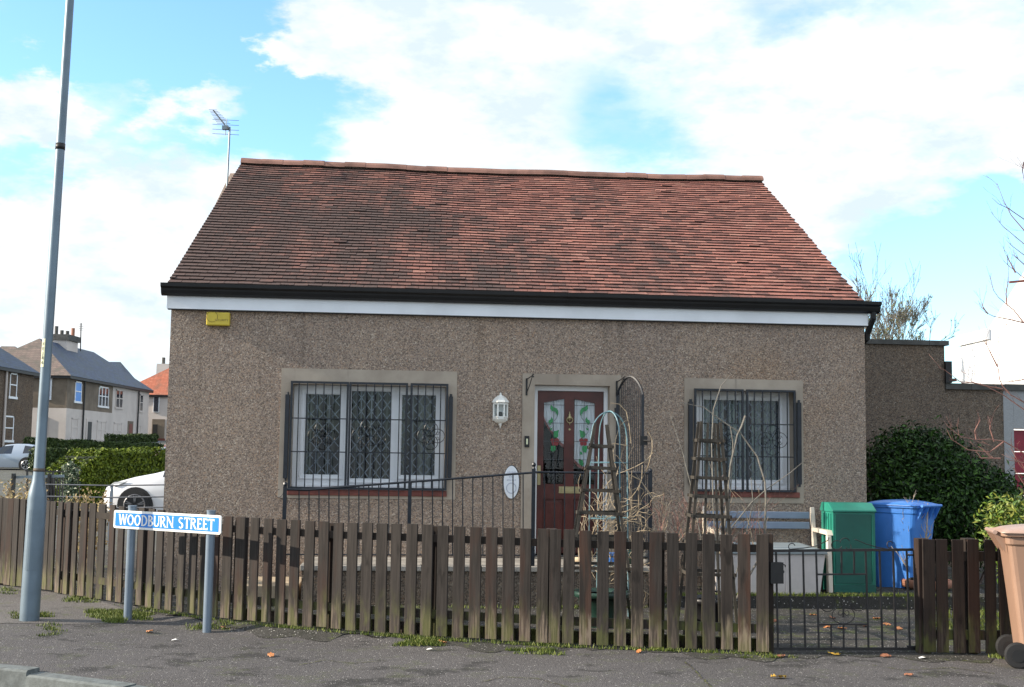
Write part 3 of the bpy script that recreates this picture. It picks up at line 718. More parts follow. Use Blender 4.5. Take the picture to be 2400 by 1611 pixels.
# leaded lights
for side, (q, x0, x1) in enumerate(((gl, xl0, xl1), (gr_, xr0, xr1))):
    tg = LT + .022; b = MB(); b.face([(x0, tg, zb_), (x1, tg, zb_), (x1, tg, q[1][1]), (x0, tg, q[0][1])]); b.build('door_glass', M['glass'], door)
    b = MB(); xc = dp(515, 0)[0] if side == 0 else dp(1047, 0)[0]; ztop = lambda x: q[0][1] + (q[1][1] - q[0][1]) * (x - x0) / (x1 - x0)
    b.box((xc - .0025, tg - .006, zb_), (xc + .0025, tg - .001, ztop(xc)))
    for cy in (368, 685, 1003, 1322):
        z = dp(500, cy)[1]; b.box((x0, tg - .007, z - .0025), (x1, tg - .0015, z + .0025))
    z = hs(1250, 820 + 920 / 3.136, LT)[1]; b.box((x0, tg - .007, z - .0025), (x1, tg - .0015, z + .0025))
    mir = (lambda x: x) if side == 0 else (lambda x: 1562 - x)
    for pl in ([(590, 500), (560, 600), (515, 655)], [(460, 740), (440, 800), (450, 850), (500, 900)], [(440, 1210), (440, 1160), (455, 1090)], [(590, 1080), (600, 1200), (590, 1330), (560, 1450)]):
        b.tube([(dp(mir(x), y)[0], tg - .004, dp(mir(x), y)[1]) for x, y in pl], .0022, 4)
    b.build('lead_came', M['came'], door)
    leaves = [[(462, 365), (450, 430), (480, 475), (540, 490), (565, 540), (565, 585), (590, 530), (590, 470), (560, 425), (505, 405)],
              [(470, 575), (462, 615), (425, 640), (415, 685), (455, 722), (465, 695), (495, 665), (498, 620)],
              [(605, 805), (560, 820), (515, 830), (495, 880), (510, 930), (560, 945), (590, 920), (590, 860)],
              [(490, 760), (480, 800), (450, 815), (440, 780), (470, 775)]]
    if side == 1: leaves += [[(470, 1085), (550, 1090), (555, 1150), (540, 1200), (490, 1205), (465, 1150)], [(590, 1180), (590, 1240), (545, 1235), (560, 1200)], [(615, 1310), (550, 1330), (530, 1400), (545, 1445), (590, 1420), (612, 1370)]]
    else: leaves += [[(460, 1085), (540, 1085), (545, 1150), (500, 1195), (455, 1160)]]
    for lf in leaves:
        b = MB(); pts = [(dp(mir(x), y)[0], tg - .003, dp(mir(x), y)[1]) for x, y in lf]
        b.prism(pts, (0, 0, 0), (0, .0015, 0)); b.build('glass_leaf', M['leaf_green_glass'], door, fix=True)
    b = MB(); fx, fy = (530, 1005)
    for dx, dy, r_ in ((-40, -15, 38), (38, -15, 40), (-22, 42, 36), (28, 42, 36), (0, 0, 30)):
        c = dp(mir(fx + dx), fy + dy); rr = r_ / 7.467 * 13.9 / F_PX
        b.prism([(c[0] + rr * math.cos(k * math.pi / 6), tg - .0045 + dx * 1e-5, c[1] + rr * math.sin(k * math.pi / 6)) for k in range(12)], (0, 0, 0), (0, .001, 0))
    b.build('glass_flower', M['leaf_red_glass'], door, fix=True)
    # swagged curtain behind the glass
    b = MB(); tcu = LT + .05
    edge = [(335, 580), (380, 690), (450, 800), (530, 900), (600, 1000), (700, 1090)] if side == 0 else [(865, 1320), (920, 1390), (1000, 1440), (1100, 1490), (1228, 1510)]
    top = gl if side == 0 else gr_
    xs_ = [dp(x, y, t=tcu) for x, y in edge]
    for (xa, za), (xb, zb2) in zip(xs_, xs_[1:]):
        n = 6
        for k in range(n):
            u0, u1 = k / n, (k + 1) / n; X0_, X1_ = xa + (xb - xa) * u0, xa + (xb - xa) * u1; Z0_, Z1_ = za + (zb2 - za) * u0, za + (zb2 - za) * u1
            w0, w1 = tcu + .012 * math.sin(X0_ * 160), tcu + .012 * math.sin(X1_ * 160)
            b.face([(X0_, w0, Z0_), (X1_, w1, Z1_), (X1_, w1, Zt), (X0_, w0, Zt)], 0); b.face([(X0_, w0 - .003, Z0_ - .035), (X1_, w1 - .003, Z1_ - .035), (X1_, w1 - .003, Z1_ + .005), (X0_, w0 - .003, Z0_ + .005)], 1)
    b.build('door_curtain', [M['curtain_white'], M['curtain_pink']], door)
kx, kz = dp(782, 600); b = MB()
b.lathe([(.004, .075), (.006, .05), (.014, .04), (.012, .03), (.024, .012), (.026, -.002), (.012, -.02), (.006, -.03)], (kx, LT - .012, kz), 10)
b.tube(ring((kx, LT - .026, kz - .022), .034), .0052, 6); b.tube([(kx, LT - .026, kz - .05), (kx, LT - .02, kz - .085)], .006, 6); b.build('knocker', M['brass'], door, smooth=True)
b = MB(); c = dp(783, 798); b.tube([(c[0], LT + .002, c[1]), (c[0], LT - .008, c[1])], .012, 10); b.build('peephole', M['brass'], door)
r_ = hrect(1130 + 563 / 3.136, 820 + 1006 / 3.136, 1130 + 722 / 3.136, 820 + 1056 / 3.136, LT); b = MB(); b.box((r_[0], LT - .009, r_[1]), (r_[2], LT - .001, r_[3])); b.box((r_[0] + .03, LT - .016, r_[1] + .018), (r_[2] - .03, LT - .0095, r_[3] - .018)); b.build('letter_plate', M['brass'], door, bevel=.003)
hx, hz = hs(1263, 1112, LT); b = MB(); b.box((hx - .018, LT - .008, hz - .12), (hx + .018, LT - .001, hz + .10)); b.tube([(hx, LT - .02, hz + .02), (hx, LT - .05, hz + .02), (hx + .11, LT - .052, hz + .018)], .008, 6); b.build('door_handle', M['brass'], door)
# ---- eaves: fascia, gutter, roof
fb, ft_ = 3.118, 3.276
zl = hs(394, 724, -.06)[1], hs(2029, 762, -.06)[1]; zt2 = hs(398, 693, -.06)[1], hs(2029, 735, -.06)[1]
fb = sum(zl) / 2; ft_ = sum(zt2) / 2
b = MB(); b.box((-.04, -.06, fb), (W8 + .02, -.002, ft_ + .05)); b.box((-.04, -.062, fb - .002), (W8 + .02, -.058, fb + .012)); b.build('fascia_board', M['fascia'], house)
b = MB(); b.box((-.03, -.057, fb + .004), (W8 + .01, -.004, fb - .012)); b.build('soffit', M['dark_metal'], house)
gz0, gz1 = ft_ - .004, hs(1200, 684, -.19)[1] + .0
prof = [(-.063, gz0), (-.10, gz0), (-.135, gz0 + .02), (-.15, gz0 + .055), (-.155, gz0 + .075), (-.185, gz0 + .095), (-.19, gz1), (-.178, gz1), (-.17, gz1 - .02), (-.063, gz1 - .02)]
b = MB(); b.prism([(0, t, z) for t, z in prof], (-.095, 0, 0), (W8 + .14, 0, 0)); b.build('gutter', M['black_plastic'], house, fix=True)
for s_ in (2.05, 4.45, 6.65):
    b = MB(); b.prism([(0, t * 1.02 - .001, z - .001 if z < gz1 - .01 else z + .003) for t, z in prof[:7]] + [(0, -.06, gz1 + .003)], (s_, 0, 0), (s_ + .05, 0, 0)); b.build('gutter_union', M['black_plastic'], house, fix=True)
b = MB(); b.tube([(W8 + .07, -.10, gz0 + .05), (W8 + .075, -.09, gz0 - .05), (W8 + .045, .02, gz0 - .22), (W8 + .045, .04, gz0 - .30)], .036, 10); b.tube([(W8 + .045, .04, gz0 - .28), (W8 + .045, .45, gz0 - .42), (W8 + .045, .47, .02)], .034, 10); b.build('downpipe', M['black_plastic'], house)
EZ, RZ = 3.405, 5.815
M['tile_edge'] = simple('shaded dirty tile butt edge', (.040, .028, .025), .9)  # shade under each tile row painted into the butt faces, with some dirt
def roofpt(u, v, h=0.0):
    s = (-.03 + .19 * v) * (1 - u) + (7.955 + .075 * v) * u
    sag = -.030 * math.sin(math.pi * u) * v + .006 * math.sin(u * 17 + v * 4) * v + .004 * math.sin(u * 41 + v * 9) * v
    return Vector((s, -.11 + 4.27 * v - h * .494, EZ + (RZ - EZ) * v + sag + h * .869))
roof = MB()
N = 24
for i in range(N):
    for j in range(8):
        a = [(i / N, j / 8), ((i + 1) / N, j / 8), ((i + 1) / N, (j + 1) / 8), (i / N, (j + 1) / 8)]
        roof.face([tuple(roofpt(u, v, -.006)) for u, v in a])
        roof.face([(roofpt(u, v).x, 8.32 - (roofpt(u, v).y), roofpt(u, v, -.006).z) for u, v in reversed(a)])
roofo = roof.build('roof', M['tile'], house)
ROWS = 46; cnt = 0; stuff = MB(); tints = []
for r in range(ROWS):
    v0 = r / ROWS; v1 = min(1.0, v0 + 1.5 / ROWS); x = -(.5 if r % 2 else 0) - R.random() * .15; wt_ = 1 / 51.5
    while x < 51.5:
        u0 = max(0, x * wt_); u1 = min(1, (x + 1) * wt_ - .0006); x += 1
        if u1 - u0 < .003: continue
        j = [R.uniform(-.001, .002) for _ in range(4)]; hb = .025 + R.uniform(0, .004) + (.010 if R.random() < .006 else 0); dv = R.uniform(-.0012, .0012) + (-.005 if R.random() < .01 else 0); sk = R.uniform(-.0007, .0007)
        q = [(u0, v0 + dv - sk, hb + j[0]), (u1, v0 + dv + sk, hb + j[1]), (u1, v1, .003), (u0, v1, .003)]
        top = [tuple(roofpt(u, v, h)) for u, v, h in q]; bot = [tuple(roofpt(u, v, h - .019)) for u, v, h in q]
        own = cnt < 300
        tb = MB() if own else stuff
        k = len(tb.v); tb.v += bot + top
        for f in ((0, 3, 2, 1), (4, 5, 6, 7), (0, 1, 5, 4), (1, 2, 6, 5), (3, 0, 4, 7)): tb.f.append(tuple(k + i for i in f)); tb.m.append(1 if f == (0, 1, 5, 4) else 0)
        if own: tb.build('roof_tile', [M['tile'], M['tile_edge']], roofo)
        else: tints += [R.random()] * 5
        cnt += 1
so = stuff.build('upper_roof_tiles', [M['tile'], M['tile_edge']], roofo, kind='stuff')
at = so.data.attributes.new('tint', 'FLOAT', 'FACE'); at.data.foreach_set('value', tints)
for k in range(26):
    b = MB(); u0, u1 = k / 26, min(1, (k + 1) / 26 + .0006); hj = R.uniform(.0, .008) + (.005 if k % 2 else 0); n = 7
    pro = []
    for j in range(n + 1):
        a = math.pi * (.06 + .88 * j / n); pro.append((-math.cos(a) * .15, math.sin(a) * .125 - .02))
    L0, L1 = roofpt(u0, 1), roofpt(u1, 1)
    A = [(L0.x, L0.y + y, L0.z + z - .028 + hj) for y, z in pro]; B = [(L1.x, L1.y + y, L1.z + z - .028 + hj) for y, z in pro]
    for i in range(n): b.face([A[i], B[i], B[i + 1], A[i + 1]])
    b.face(A); b.face(list(reversed(B)))
    b.build('ridge_tile', M['ridge'], roofo, fix=True)
b = MB()
for k in range(26): b.beam(roofpt(k / 26, 1, -.03), roofpt((k + 1) / 26, 1, -.03), .16, .10)
b.build('ridge_mortar', M['band'], roofo)
# verge mortar along both gables
for u, sgn in ((0, -1), (1, 1)):
    b = MB()
    for j in range(12):
        p, q = roofpt(u, j / 12, -.03), roofpt(u, (j + 1) / 12, -.03); b.beam(p + Vector((sgn * -.05, 0, 0)), q + Vector((sgn * -.05, 0, 0)), .08, .05)
    b.build('verge', M['band'], house)
# ---- raised strip, platform and coping in front of the cottage
pl = thing('entrance_platform', 'raised roughcast platform with concrete coping in front of the cottage door', 'platform', (HX, HY, 0), TH)
pL, pR = hs(703, 1320, -1.08)[0], hs(1524, 1325, -1.08)[0]
ctop = hs(1000, 1311, -1.10)[1]; cbot = hs(1000, 1322, -1.10)[1]; ctop = DOORB - .03
b = MB(); b.box((pL + .02, -1.08, -.1), (pR - .02, -.002, ctop - .055)); b.build('platform_wall', M['roughcast_dark'], pl)
x = pL
while x < pR - .05:
    x1 = min(pR, x + .62); b = MB(); b.box((x + .003, -1.11, ctop - .055), (x1 - .003, -.80, ctop + R.uniform(-.003, .003))); b.build('coping_slab', M['concrete'], pl, bevel=.006); x = x1
b = MB(); b.box((pL + .02, -.798, ctop - .055), (pR - .02, -.003, ctop - .006)); b.build('platform_top', M['concrete'], pl)
b = MB(); q = hs(566, 1360, -.9); b.box((hs(560, 1360, -.9)[0], -1.0, -.05), (pL - .01, -.10, .20)); b.build('step_block', M['cream_block'], pl, bevel=.01)
ap = thing('raised_strip', 'low mossy concrete strip at the foot of the cottage wall under the bench', 'strip', (HX, HY, 0), TH)
ap['kind'] = 'structure'
b = MB(); b.box((pR + .02, -.98, -.1), (W8 + 1.3, -.003, .105)); b.build('strip_slab', M['garden'], ap)

# ================================================================== THINGS ON THE COTTAGE
def wall_thing(name, label, cat, s, z, t=0.0):
    p = hw(s, t, z); return thing(name, label, cat, p, TH)
# alarm box
a = hrect(483, 732, 538, 763, -.08); aw, ah = a[2] - a[0], a[3] - a[1]
ab = wall_thing('alarm_box', 'yellow burglar alarm box under the white fascia at the left end', 'alarm box', a[0], a[1])
b = MB(); b.box((0, -.075, 0), (aw, -.001, ah)); b.build('alarm_cover', M['alarm'], ab, bevel=.012)
b = MB(); b.tube([(aw * .25 + .06 * math.cos(k * math.pi / 10), -.077, ah * .66 + .06 * math.sin(k * math.pi / 10)) for k in range(21)], .0025, 4); b.build('alarm_emblem', M['alarm_ink'], ab)
def text_mesh(body, size, mat, parent, M4, name='lettering', ext=.0006, sx=1.0, align='CENTER'):
    cu = bpy.data.curves.new('t', 'FONT'); cu.body = body; cu.size = size; cu.extrude = ext; cu.align_x = align; cu.align_y = 'CENTER'; cu.resolution_u = 3
    to = bpy.data.objects.new('t', cu); col.objects.link(to); dg = bpy.context.evaluated_depsgraph_get(); dg.update()
    me = bpy.data.meshes.new_from_object(to.evaluated_get(dg)); bpy.data.objects.remove(to)
    me.transform(M4 @ Matrix.Diagonal((sx, 1, 1, 1))); me.materials.clear(); me.materials.append(mat)
    o = bpy.data.objects.new(name, me); col.objects.link(o); o.parent = parent; MW[o.name] = MW[parent.name]; return o
FACE = Matrix.Rotation(rad(90), 4, 'X')
text_mesh('SECURITY', .032, M['alarm_ink'], ab, Matrix.Translation((aw * .66, -.0765, ah * .40)) @ FACE, sx=1.05)
# bulkhead lantern
c = hs(1174, 961, -.1); ln = wall_thing('wall_lantern', 'white half lantern on the roughcast between the large window and the door', 'lantern', c[0], c[1])
hexp = [(-.078, 0), (-.078, -.05), (-.036, -.11), (.036, -.11), (.078, -.05), (.078, 0)]
b = MB(); k = 0
def hexring(b, z0, s0, z1, s1):
    A = [(x * s0, y * s0, z0) for x, y in hexp]; B = [(x * s1, y * s1, z1) for x, y in hexp]
    for i in range(5): b.face([A[i], A[i + 1], B[i + 1], B[i]])
    return A, B
hexring(b, .085, 1.22, .092, 1.22); A, B = hexring(b, .092, 1.22, .135, .85); A, B = hexring(b, .135, .85, .165, .4); b.face(B); hexring(b, .072, 1.0, .085, 1.22)
b.lathe([(.02, .163), (.012, .175), (.014, .185), (.001, .20)], (0, -.03, 0), 8); b.build('lantern_cap', M['lamp_white'], ln)
b = MB(); hexring(b, -.105, 1.0, -.085, 1.0); hexring(b, -.135, .75, -.105, 1.0); A, B = hexring(b, -.15, .45, -.135, .75); b.face(list(reversed(A)))
for i in range(1, 5): x, y = hexp[i]; b.beam((x, y, -.085), (x, y, .072), .016, .016)
for (x0, y0), (x1, y1) in zip(hexp, hexp[1:]): b.beam((x0, y0, -.08), (x1, y1, -.08), .012, .014); b.beam((x0, y0, .068), (x1, y1, .068), .012, .014)
b.box((-.085, -.012, -.12), (.085, -.001, .12)); b.lathe([(.016, -.15), (.02, -.165), (.012, -.18), (.001, -.205)], (0, -.03, 0), 8); b.build('lantern_body', M['lamp_white'], ln)
b = MB(); hexring(b, -.085, .97, .07, .97); b.build('lantern_glass', M['glass'], ln)
b = MB(); b.lathe([(.001, -.08), (.022, -.08), (.022, -.03), (.014, -.02)], (0, -.05, 0), 8); b.build('lamp_holder', M['dark_metal'], ln)
# bell, oval plate, brackets
r_ = hrect(1229.5, 1022, 1240.5, 1048.5, -.03); bl = wall_thing('door_bell', 'small black door bell push on the cement band left of the door', 'door bell', r_[0], r_[1])
b = MB(); b.box((0, -.040, 0), (r_[2] - r_[0], -.013, r_[3] - r_[1])); b.build('bell_housing', M['dark_metal'], bl, bevel=.006)
b = MB(); w_ = r_[2] - r_[0]; h_ = r_[3] - r_[1]; b.box((w_ * .32, -.045, h_ * .25), (w_ * .68, -.0405, h_ * .75)); b.build('bell_push', M['label_cream'], bl)
r_ = hrect(1180.5, 1092, 1216.5, 1169, -.02); rx, rz_ = (r_[2] - r_[0]) / 2, (r_[3] - r_[1]) / 2
ov = wall_thing('oval_plaque', 'white oval plaque with dark rim behind the handrail beside the door', 'plaque', (r_[0] + r_[2]) / 2, (r_[1] + r_[3]) / 2)
el = lambda k, s=1: (rx * s * math.cos(k * math.pi / 16), rz_ * s * math.sin(k * math.pi / 16))
b = MB(); b.prism([(el(k, 1.05)[0] + .004, -.014, el(k, 1.03)[1] + .002) for k in range(32)], (0, 0, 0), (0, .012, 0)); b.build('plaque_rim', M['iron'], ov, fix=True)
b = MB(); b.prism([(el(k)[0], -.020, el(k)[1]) for k in range(32)], (0, 0, 0), (0, .005, 0)); b.build('plaque_face', M['plate'], ov, fix=True)
b = MB(); b.tube([(rx * .62 * math.cos(k * math.pi / 12), -.0215, -rz_ * .36 + rx * .66 * math.sin(k * math.pi / 12)) for k in range(25)], .0045, 4)
for z, n, wd in ((rz_ * .60, 6, .55), (rz_ * .12, 6, .62)):
    for k in range(n): x = (k - (n - 1) / 2) * rx * wd * 2 / n; b.box((x - rx * .06, -.0225, z - .006), (x + rx * .045, -.0205, z + .006 + .004 * (k % 2)))
for x in (-.13, .16): b.tube([(rx * (x + .12 * math.cos(k * .7)), -.0215, rz_ * .32 + .014 * math.sin(k * .7)) for k in range(8)], .0022, 4)
b.build('plaque_print', M['plate_ink'], ov)
for i, (x0, y0, y1, lab) in enumerate(((1235, 887, 927, 'black hanging basket bracket left of the door head'), (1446, 893, 930, 'black bracket on the cement band right of the door head'))):
    s_, z1 = hs(x0, y0, -.02); z0 = hs(x0, y1, -.02)[1]; br = wall_thing('basket_bracket', lab, 'bracket', s_, z0)
    b = MB(); h_ = z1 - z0; b.box((-.012, -.022, 0), (.008, -.0125, h_)); b.tube([(0, -.02, h_ - .01), (.03, -.14, h_ + .01), (.05, -.20, h_ + .03)], .006, 5); b.tube([(0, -.02, .03), (.025, -.10, h_ * .6), (.045, -.18, h_ + .02)], .005, 5)
    b.tube([(.05 + .012 * math.cos(k * 1.2), -.2, h_ + .03 + .012 * math.sin(k * 1.2) - k * .004) for k in range(8)], .005, 5); b.build('bracket_iron', M['dark_metal'], br)
# roof aerial
p0 = P(532, 441, 17.0); p1 = P(538.5, 298, 17.0)
ae = thing('tv_aerial', 'tall thin television aerial on a pole behind the left roof slope', 'aerial', (p0.x, p0.y, p0.z - 1.2))
b = MB(); b.tube([tuple(p0 - Vector((0, 0, 1.2))), tuple(p0), tuple(p1)], .014, 6); b.build('aerial_pole', M['galv'], ae, world=True)
t0, t1 = P(500, 259, 17.6), P(531, 298, 17.0); dv = (t1 - t0)
b = MB(); b.tube([tuple(t0), tuple(t1 + dv * .12)], .010, 5)
b.build('aerial_boom', M['dark_metal'], ae, world=True)
b = MB()
for k in range(10): q = t0 + dv * (k / 11); l_ = .060 + .004 * k; b.tube([tuple(q - Vector((l_, .03, .0))), tuple(q + Vector((l_, -.03, -.002)))], .0035, 4)
b.build('aerial_directors', M['galv'], ae, world=True, kind='stuff')
b = MB(); q0 = P(531.5, 279, 17.0); q1 = P(528, 317, 17.0); b.tube([tuple(q0), tuple(q1)], .006, 4)
for k, py in enumerate((281.5, 293, 304.5, 315)): a_, c_ = P(498, py - 1.5, 17.05), P(560, py + 1.5, 17.0); b.tube([tuple(a_), tuple(c_)], .0035, 4)
b.box(tuple(P(520, 303, 16.98)), tuple(P(537, 297, 17.04))); b.build('aerial_reflector', M['galv'], ae, world=True)

# ================================================================== HANDRAIL ON THE PLATFORM
hr = thing('handrail', 'dark blue iron handrail along the platform and ramp in front of the cottage', 'railing', hw(2.6, -1.0, 0), TH)
def hb(fn, name, mat=M['iron'], par=hr, **k):
    b = MB(); fn(b); return b.build(name, mat, par, world=True, **k)
TR = -1.03
def W_(px, py, t=TR): s, z = hs(px, py, t); return hw(s, t, z)
rail_posts = [((668.5, 1140), (668.5, 1395)), ((961, 1131), (961, 1311)), ((1251, 1094), (1251, 1311))]
for i, (a_, c_) in enumerate(rail_posts):
    A_ = W_(*a_); s = (A_ - H0).dot(HU); zb2 = .02 if i == 0 else ctop
    hb(lambda b: (b.box((-.019, -.019, 0), (.019, .019, A_.z - zb2 + (0 if i < 2 else -.02)), M=Matrix.Translation(hw(s, TR, zb2)) @ Matrix.Rotation(TH, 4, 'Z')),
                  b.lathe([(.001, .026), (.018, .018), (.024, 0), (.018, -.018), (.010, -.024), (.016, -.04)], tuple(A_ + Vector((0, 0, .02))), 10) if i != 1 else None), 'rail_post')
top1 = [W_(670, 1141 + 5), W_(760, 1143), W_(958, 1129)]; 
top1 = [W_(668, 1147), W_(720, 1149), W_(840, 1139), W_(958, 1130)]; top2 = [W_(961, 1130), W_(1249, 1108)]
hb(lambda b: (b.tube(top1, .013, 6), b.tube([W_(672, 1149), W_(958, 1130)], .008, 5)), 'top_rail'); hb(lambda b: b.tube(top2, .013, 6), 'top_rail')
hb(lambda b: b.tube([W_(670, 1300), W_(1249, 1302)], .008, 5), 'bottom_rail')
px = 676.0; k = 0
bal = [701 + 23.35 * i for i in range(11)] + [990 + 23.6 * i for i in range(11)]
for px in bal:
    yt = 1149 + (px - 668) / 290 * (1130 - 1149) if px < 960 else 1130 + (px - 961) / 288 * (1108 - 1130)
    hb(lambda b: b.tube([W_(px, yt), W_(px, 1301)], .0065, 5), 'baluster')
# little scroll left of the first post
hb(lambda b: b.tube([W_(653 + 9 * math.cos(a_), 1157 + 9 * math.sin(a_)) + Vector((0, 0, 0)) for a_ in [k * .45 for k in range(12)]], .003, 4), 'scroll_end')
# landing front and side return
hb(lambda b: b.tube([W_(1251, 1107), W_(1528, 1110)], .013, 6), 'top_rail'); hb(lambda b: b.tube([W_(1251, 1303), W_(1528, 1306)], .008, 5), 'bottom_rail')
hb(lambda b: (b.box((-.019, -.019, 0), (.019, .019, W_(1524, 1110).z - ctop + .04), M=Matrix.Translation(hw(hs(1524, 1100, TR)[0], TR, ctop)) @ Matrix.Rotation(TH, 4, 'Z')), b.lathe([(.001, .026), (.018, .018), (.024, 0), (.018, -.018), (.01, -.03)], tuple(W_(1524, 1104)), 10)), 'rail_post')
for px in [1276 + 23.6 * i for i in range(10)]: hb(lambda b: b.tube([W_(px, 1108), W_(px, 1303)], .0065, 5), 'baluster')
sr_ = hs(1524, 1100, TR)[0]; zt_ = W_(1524, 1110).z
hb(lambda b: b.tube([hw(sr_, TR, zt_), hw(sr_, -.03, zt_)], .013, 6), 'side_rail')
for k in range(9): t_ = TR + .1 + k * .1; hb(lambda b: b.tube([hw(sr_, t_, ctop), hw(sr_, t_, zt_)], .0065, 5), 'baluster')
# arched iron door gate folded open to the right of the door
ag = thing('security_gate', 'tall arch topped iron security gate folded open beside the front door', 'gate', hw(hs(1444, 1250, -.05)[0], -.06, DOORB), TH)
gA = hw(hs(1446, 1100, -.05)[0], -.05, 0); gB_s = hs(1506, 1100, -.40)[0]; gB = hw(gB_s, -.40, 0)
gv = gB - gA; gl_ = gv.length
ztop_ = hs(1480, 883, -.25)[1]; zsh = hs(1503, 925, -.4)[1]
def gp(u, z): return gA + gv * u + Vector((0, 0, z))
arc = [(u, zsh + (ztop_ - zsh) * math.sin(math.pi * (.0 + u)) ** .7 if 0 < u < 1 else zsh) for u in [i / 14 for i in range(15)]]
b = MB(); b.tube([gp(u, z) for u, z in arc], .014, 5); b.beam(gp(0, DOORB + .02), gp(0, zsh), .028, .028); b.beam(gp(1, DOORB + .02), gp(1, zsh), .028, .028); b.beam(gp(0, DOORB + .04), gp(1, DOORB + .04), .024, .024); b.beam(gp(0, DOORB + .95), gp(1, DOORB + .95), .02, .02)
b.build('gate_frame', M['iron'], ag, world=True)
for i in range(1, 13):
    u = i / 13; zz = zsh + (ztop_ - zsh) * math.sin(math.pi * u) ** .7; b = MB(); b.tube([gp(u, DOORB + .04), gp(u, zz)], .0052, 5); b.build('gate_bar', M['iron'], ag, world=True)
b = MB(); b.box((-.03, -.02, -.05), (.05, .02, .05), M=Matrix.Translation(gp(1, hs(1508, 1033, -.4)[1])) @ Matrix.Rotation(TH, 4, 'Z')); b.tube([gp(1.05, hs(1508, 1033, -.4)[1]), gp(1.3, hs(1508, 1033, -.4)[1] - .005)], .010, 5); b.build('lock_case', M['dark_metal'], ag, world=True)
for z in (1.0, 2.0): b = MB(); b.tube([gp(-.06, z), gp(-.06, z + .12)], .018, 6); b.build('hinge', M['dark_metal'], ag, world=True)

# ================================================================== PICKET FENCE
fence = thing('picket_fence', 'weathered brown picket fence curving along the pavement in front of the cottage', 'fence', (0, 10.6, 0))
CENT = [-44, -28, -12, 4, 15, 29.5, 44.5, 60, 74, 88, 102, 116, 133, 152, 169, 189.4, 210, 232, 256.6, 278, 301, 325.5, 349, 371, 395.5, 423, 449, 474, 502, 529, 559.5, 592.6, 625, 656.5, 688, 722, 756, 789.6, 823.7, 857.8, 893,
        927, 962, 999, 1036.5, 1074.5, 1113, 1152, 1191, 1231, 1271, 1300.5, 1332, 1372.5, 1413, 1453.6, 1494, 1536, 1578, 1620, 1662, 1704, 1745, 1787]
TOPS = [(-60, 1164), (4, 1167.6), (116, 1175), (232, 1182), (528, 1210), (656, 1217), (756, 1223.5), (858, 1226), (999, 1230), (1075, 1235), (1231, 1239), (1372, 1243.5), (1536, 1248), (1704, 1252.6), (1810, 1253)]
def interp(tab, x):
    for (a_, va), (b_, vb) in zip(tab, tab[1:]):
        if x <= b_: return va + (vb - va) * (x - a_) / (b_ - a_)
    return tab[-1][1]
picket_meshes = []
for v_ in range(6):
    b = MB(); hg_ = 1.0
    b.box((-.0505, -.010, .0), (.0505, .010, hg_)); o = b.build('picket', M['picket'], None, bevel=.003); me = o.data
    dg = bpy.context.evaluated_depsgraph_get(); dg.update(); me2 = bpy.data.meshes.new_from_object(o.evaluated_get(dg)); bpy.data.objects.remove(o); me2.name = 'picket'
    picket_meshes.append(me2)
def add_picket(par, px, pos, ang, top, mat, back=0.0):
    me = picket_meshes[R.randrange(6)]
    o = bpy.data.objects.new('picket', me); col.objects.link(o); o.parent = par
    nrm = Vector((-math.sin(ang), math.cos(ang), 0)); lift = .018 + R.uniform(-.006, .008)
    wpos = pos + nrm * (back + R.uniform(-.002, .002)) + Vector((0, 0, lift)); hg_ = top - lift - pos.z + R.uniform(-.004, .004)
    lm = MW[par.name].inverted() @ (Matrix.Translation(wpos) @ Matrix.Rotation(ang + R.uniform(-.02, .02), 4, 'Z') @ Matrix.Rotation(R.uniform(-.006, .006), 4, 'Y') @ Matrix.Diagonal((R.uniform(.93, 1.03), 1, hg_, 1)))
    o.matrix_local = lm
    if mat: o.material_slots[0].link = 'OBJECT'; o.material_slots[0].material = mat
    return o
PTOP = []
for px in CENT:
    pos, ang = fence_at(px); top = P(px, interp(TOPS, px), pos.y).z; PTOP.append((pos, ang, top)); add_picket(fence, px, pos, ang, top, M['picket_peel'] if px in (1271, 1372.5, 1494, 1704, 1745, 1787) else None)
def rails(par, pts, zs, h, mat, off=.031, seg=None):
    for z in zs:
        for (p_, a_, t_), (q_, a2, t2) in zip(pts, pts[1:]):
            n1 = Vector((-math.sin(a_), math.cos(a_), 0)) * off; n2 = Vector((-math.sin(a2), math.cos(a2), 0)) * off
            za, zb2 = (t_ - z, t2 - z) if z > 0 else (p_.z - z, q_.z - z)
            b = MB(); b.beam(p_ * 1 + n1 + Vector((0, 0, za - p_.z)), q_ + n2 + Vector((0, 0, zb2 - q_.z)), .038, h); b.build('rail', mat, par, world=True)
key = [PTOP[i] for i in (0, 5, 10, 15, 20, 25, 29, 33, 38, 43, 50, 56, 62, 63)]
rails(fence, key, (.115,), .062, M['rail']); rails(fence, key, (-.20,), .07, M['rail'], .033)
for px in (-20, 130, 310, 545, 762, 1017, 1286, 1545, 1800):
    pos, ang = fence_at(px); n1 = Vector((-math.sin(ang), math.cos(ang), 0)); top = P(px, interp(TOPS, px), pos.y).z - .012 + (.012 if px > 1200 else 0)
    b = MB(); b.box((-.045, -.045, -.1), (.045, .045, top - pos.z), M=Matrix.Translation(pos + n1 * .10) @ Matrix.Rotation(ang, 4, 'Z')); b.build('fence_post', M['picket_dark'] if px != 1286 else M['picket'], fence, world=True, bevel=.004)
# low mossy board behind the pickets
for (p_, a_, t_), (q_, a2, t2) in zip(key[6:], key[7:]):
    n1 = Vector((-math.sin(a_), math.cos(a_), 0)) * .19; n2 = Vector((-math.sin(a2), math.cos(a2), 0)) * .19
    b = MB(); b.beam(p_ + n1 + Vector((0, 0, .045)), q_ + n2 + Vector((0, 0, .045)), .05, .11); b.build('gravel_board', M['rail'], fence, world=True)
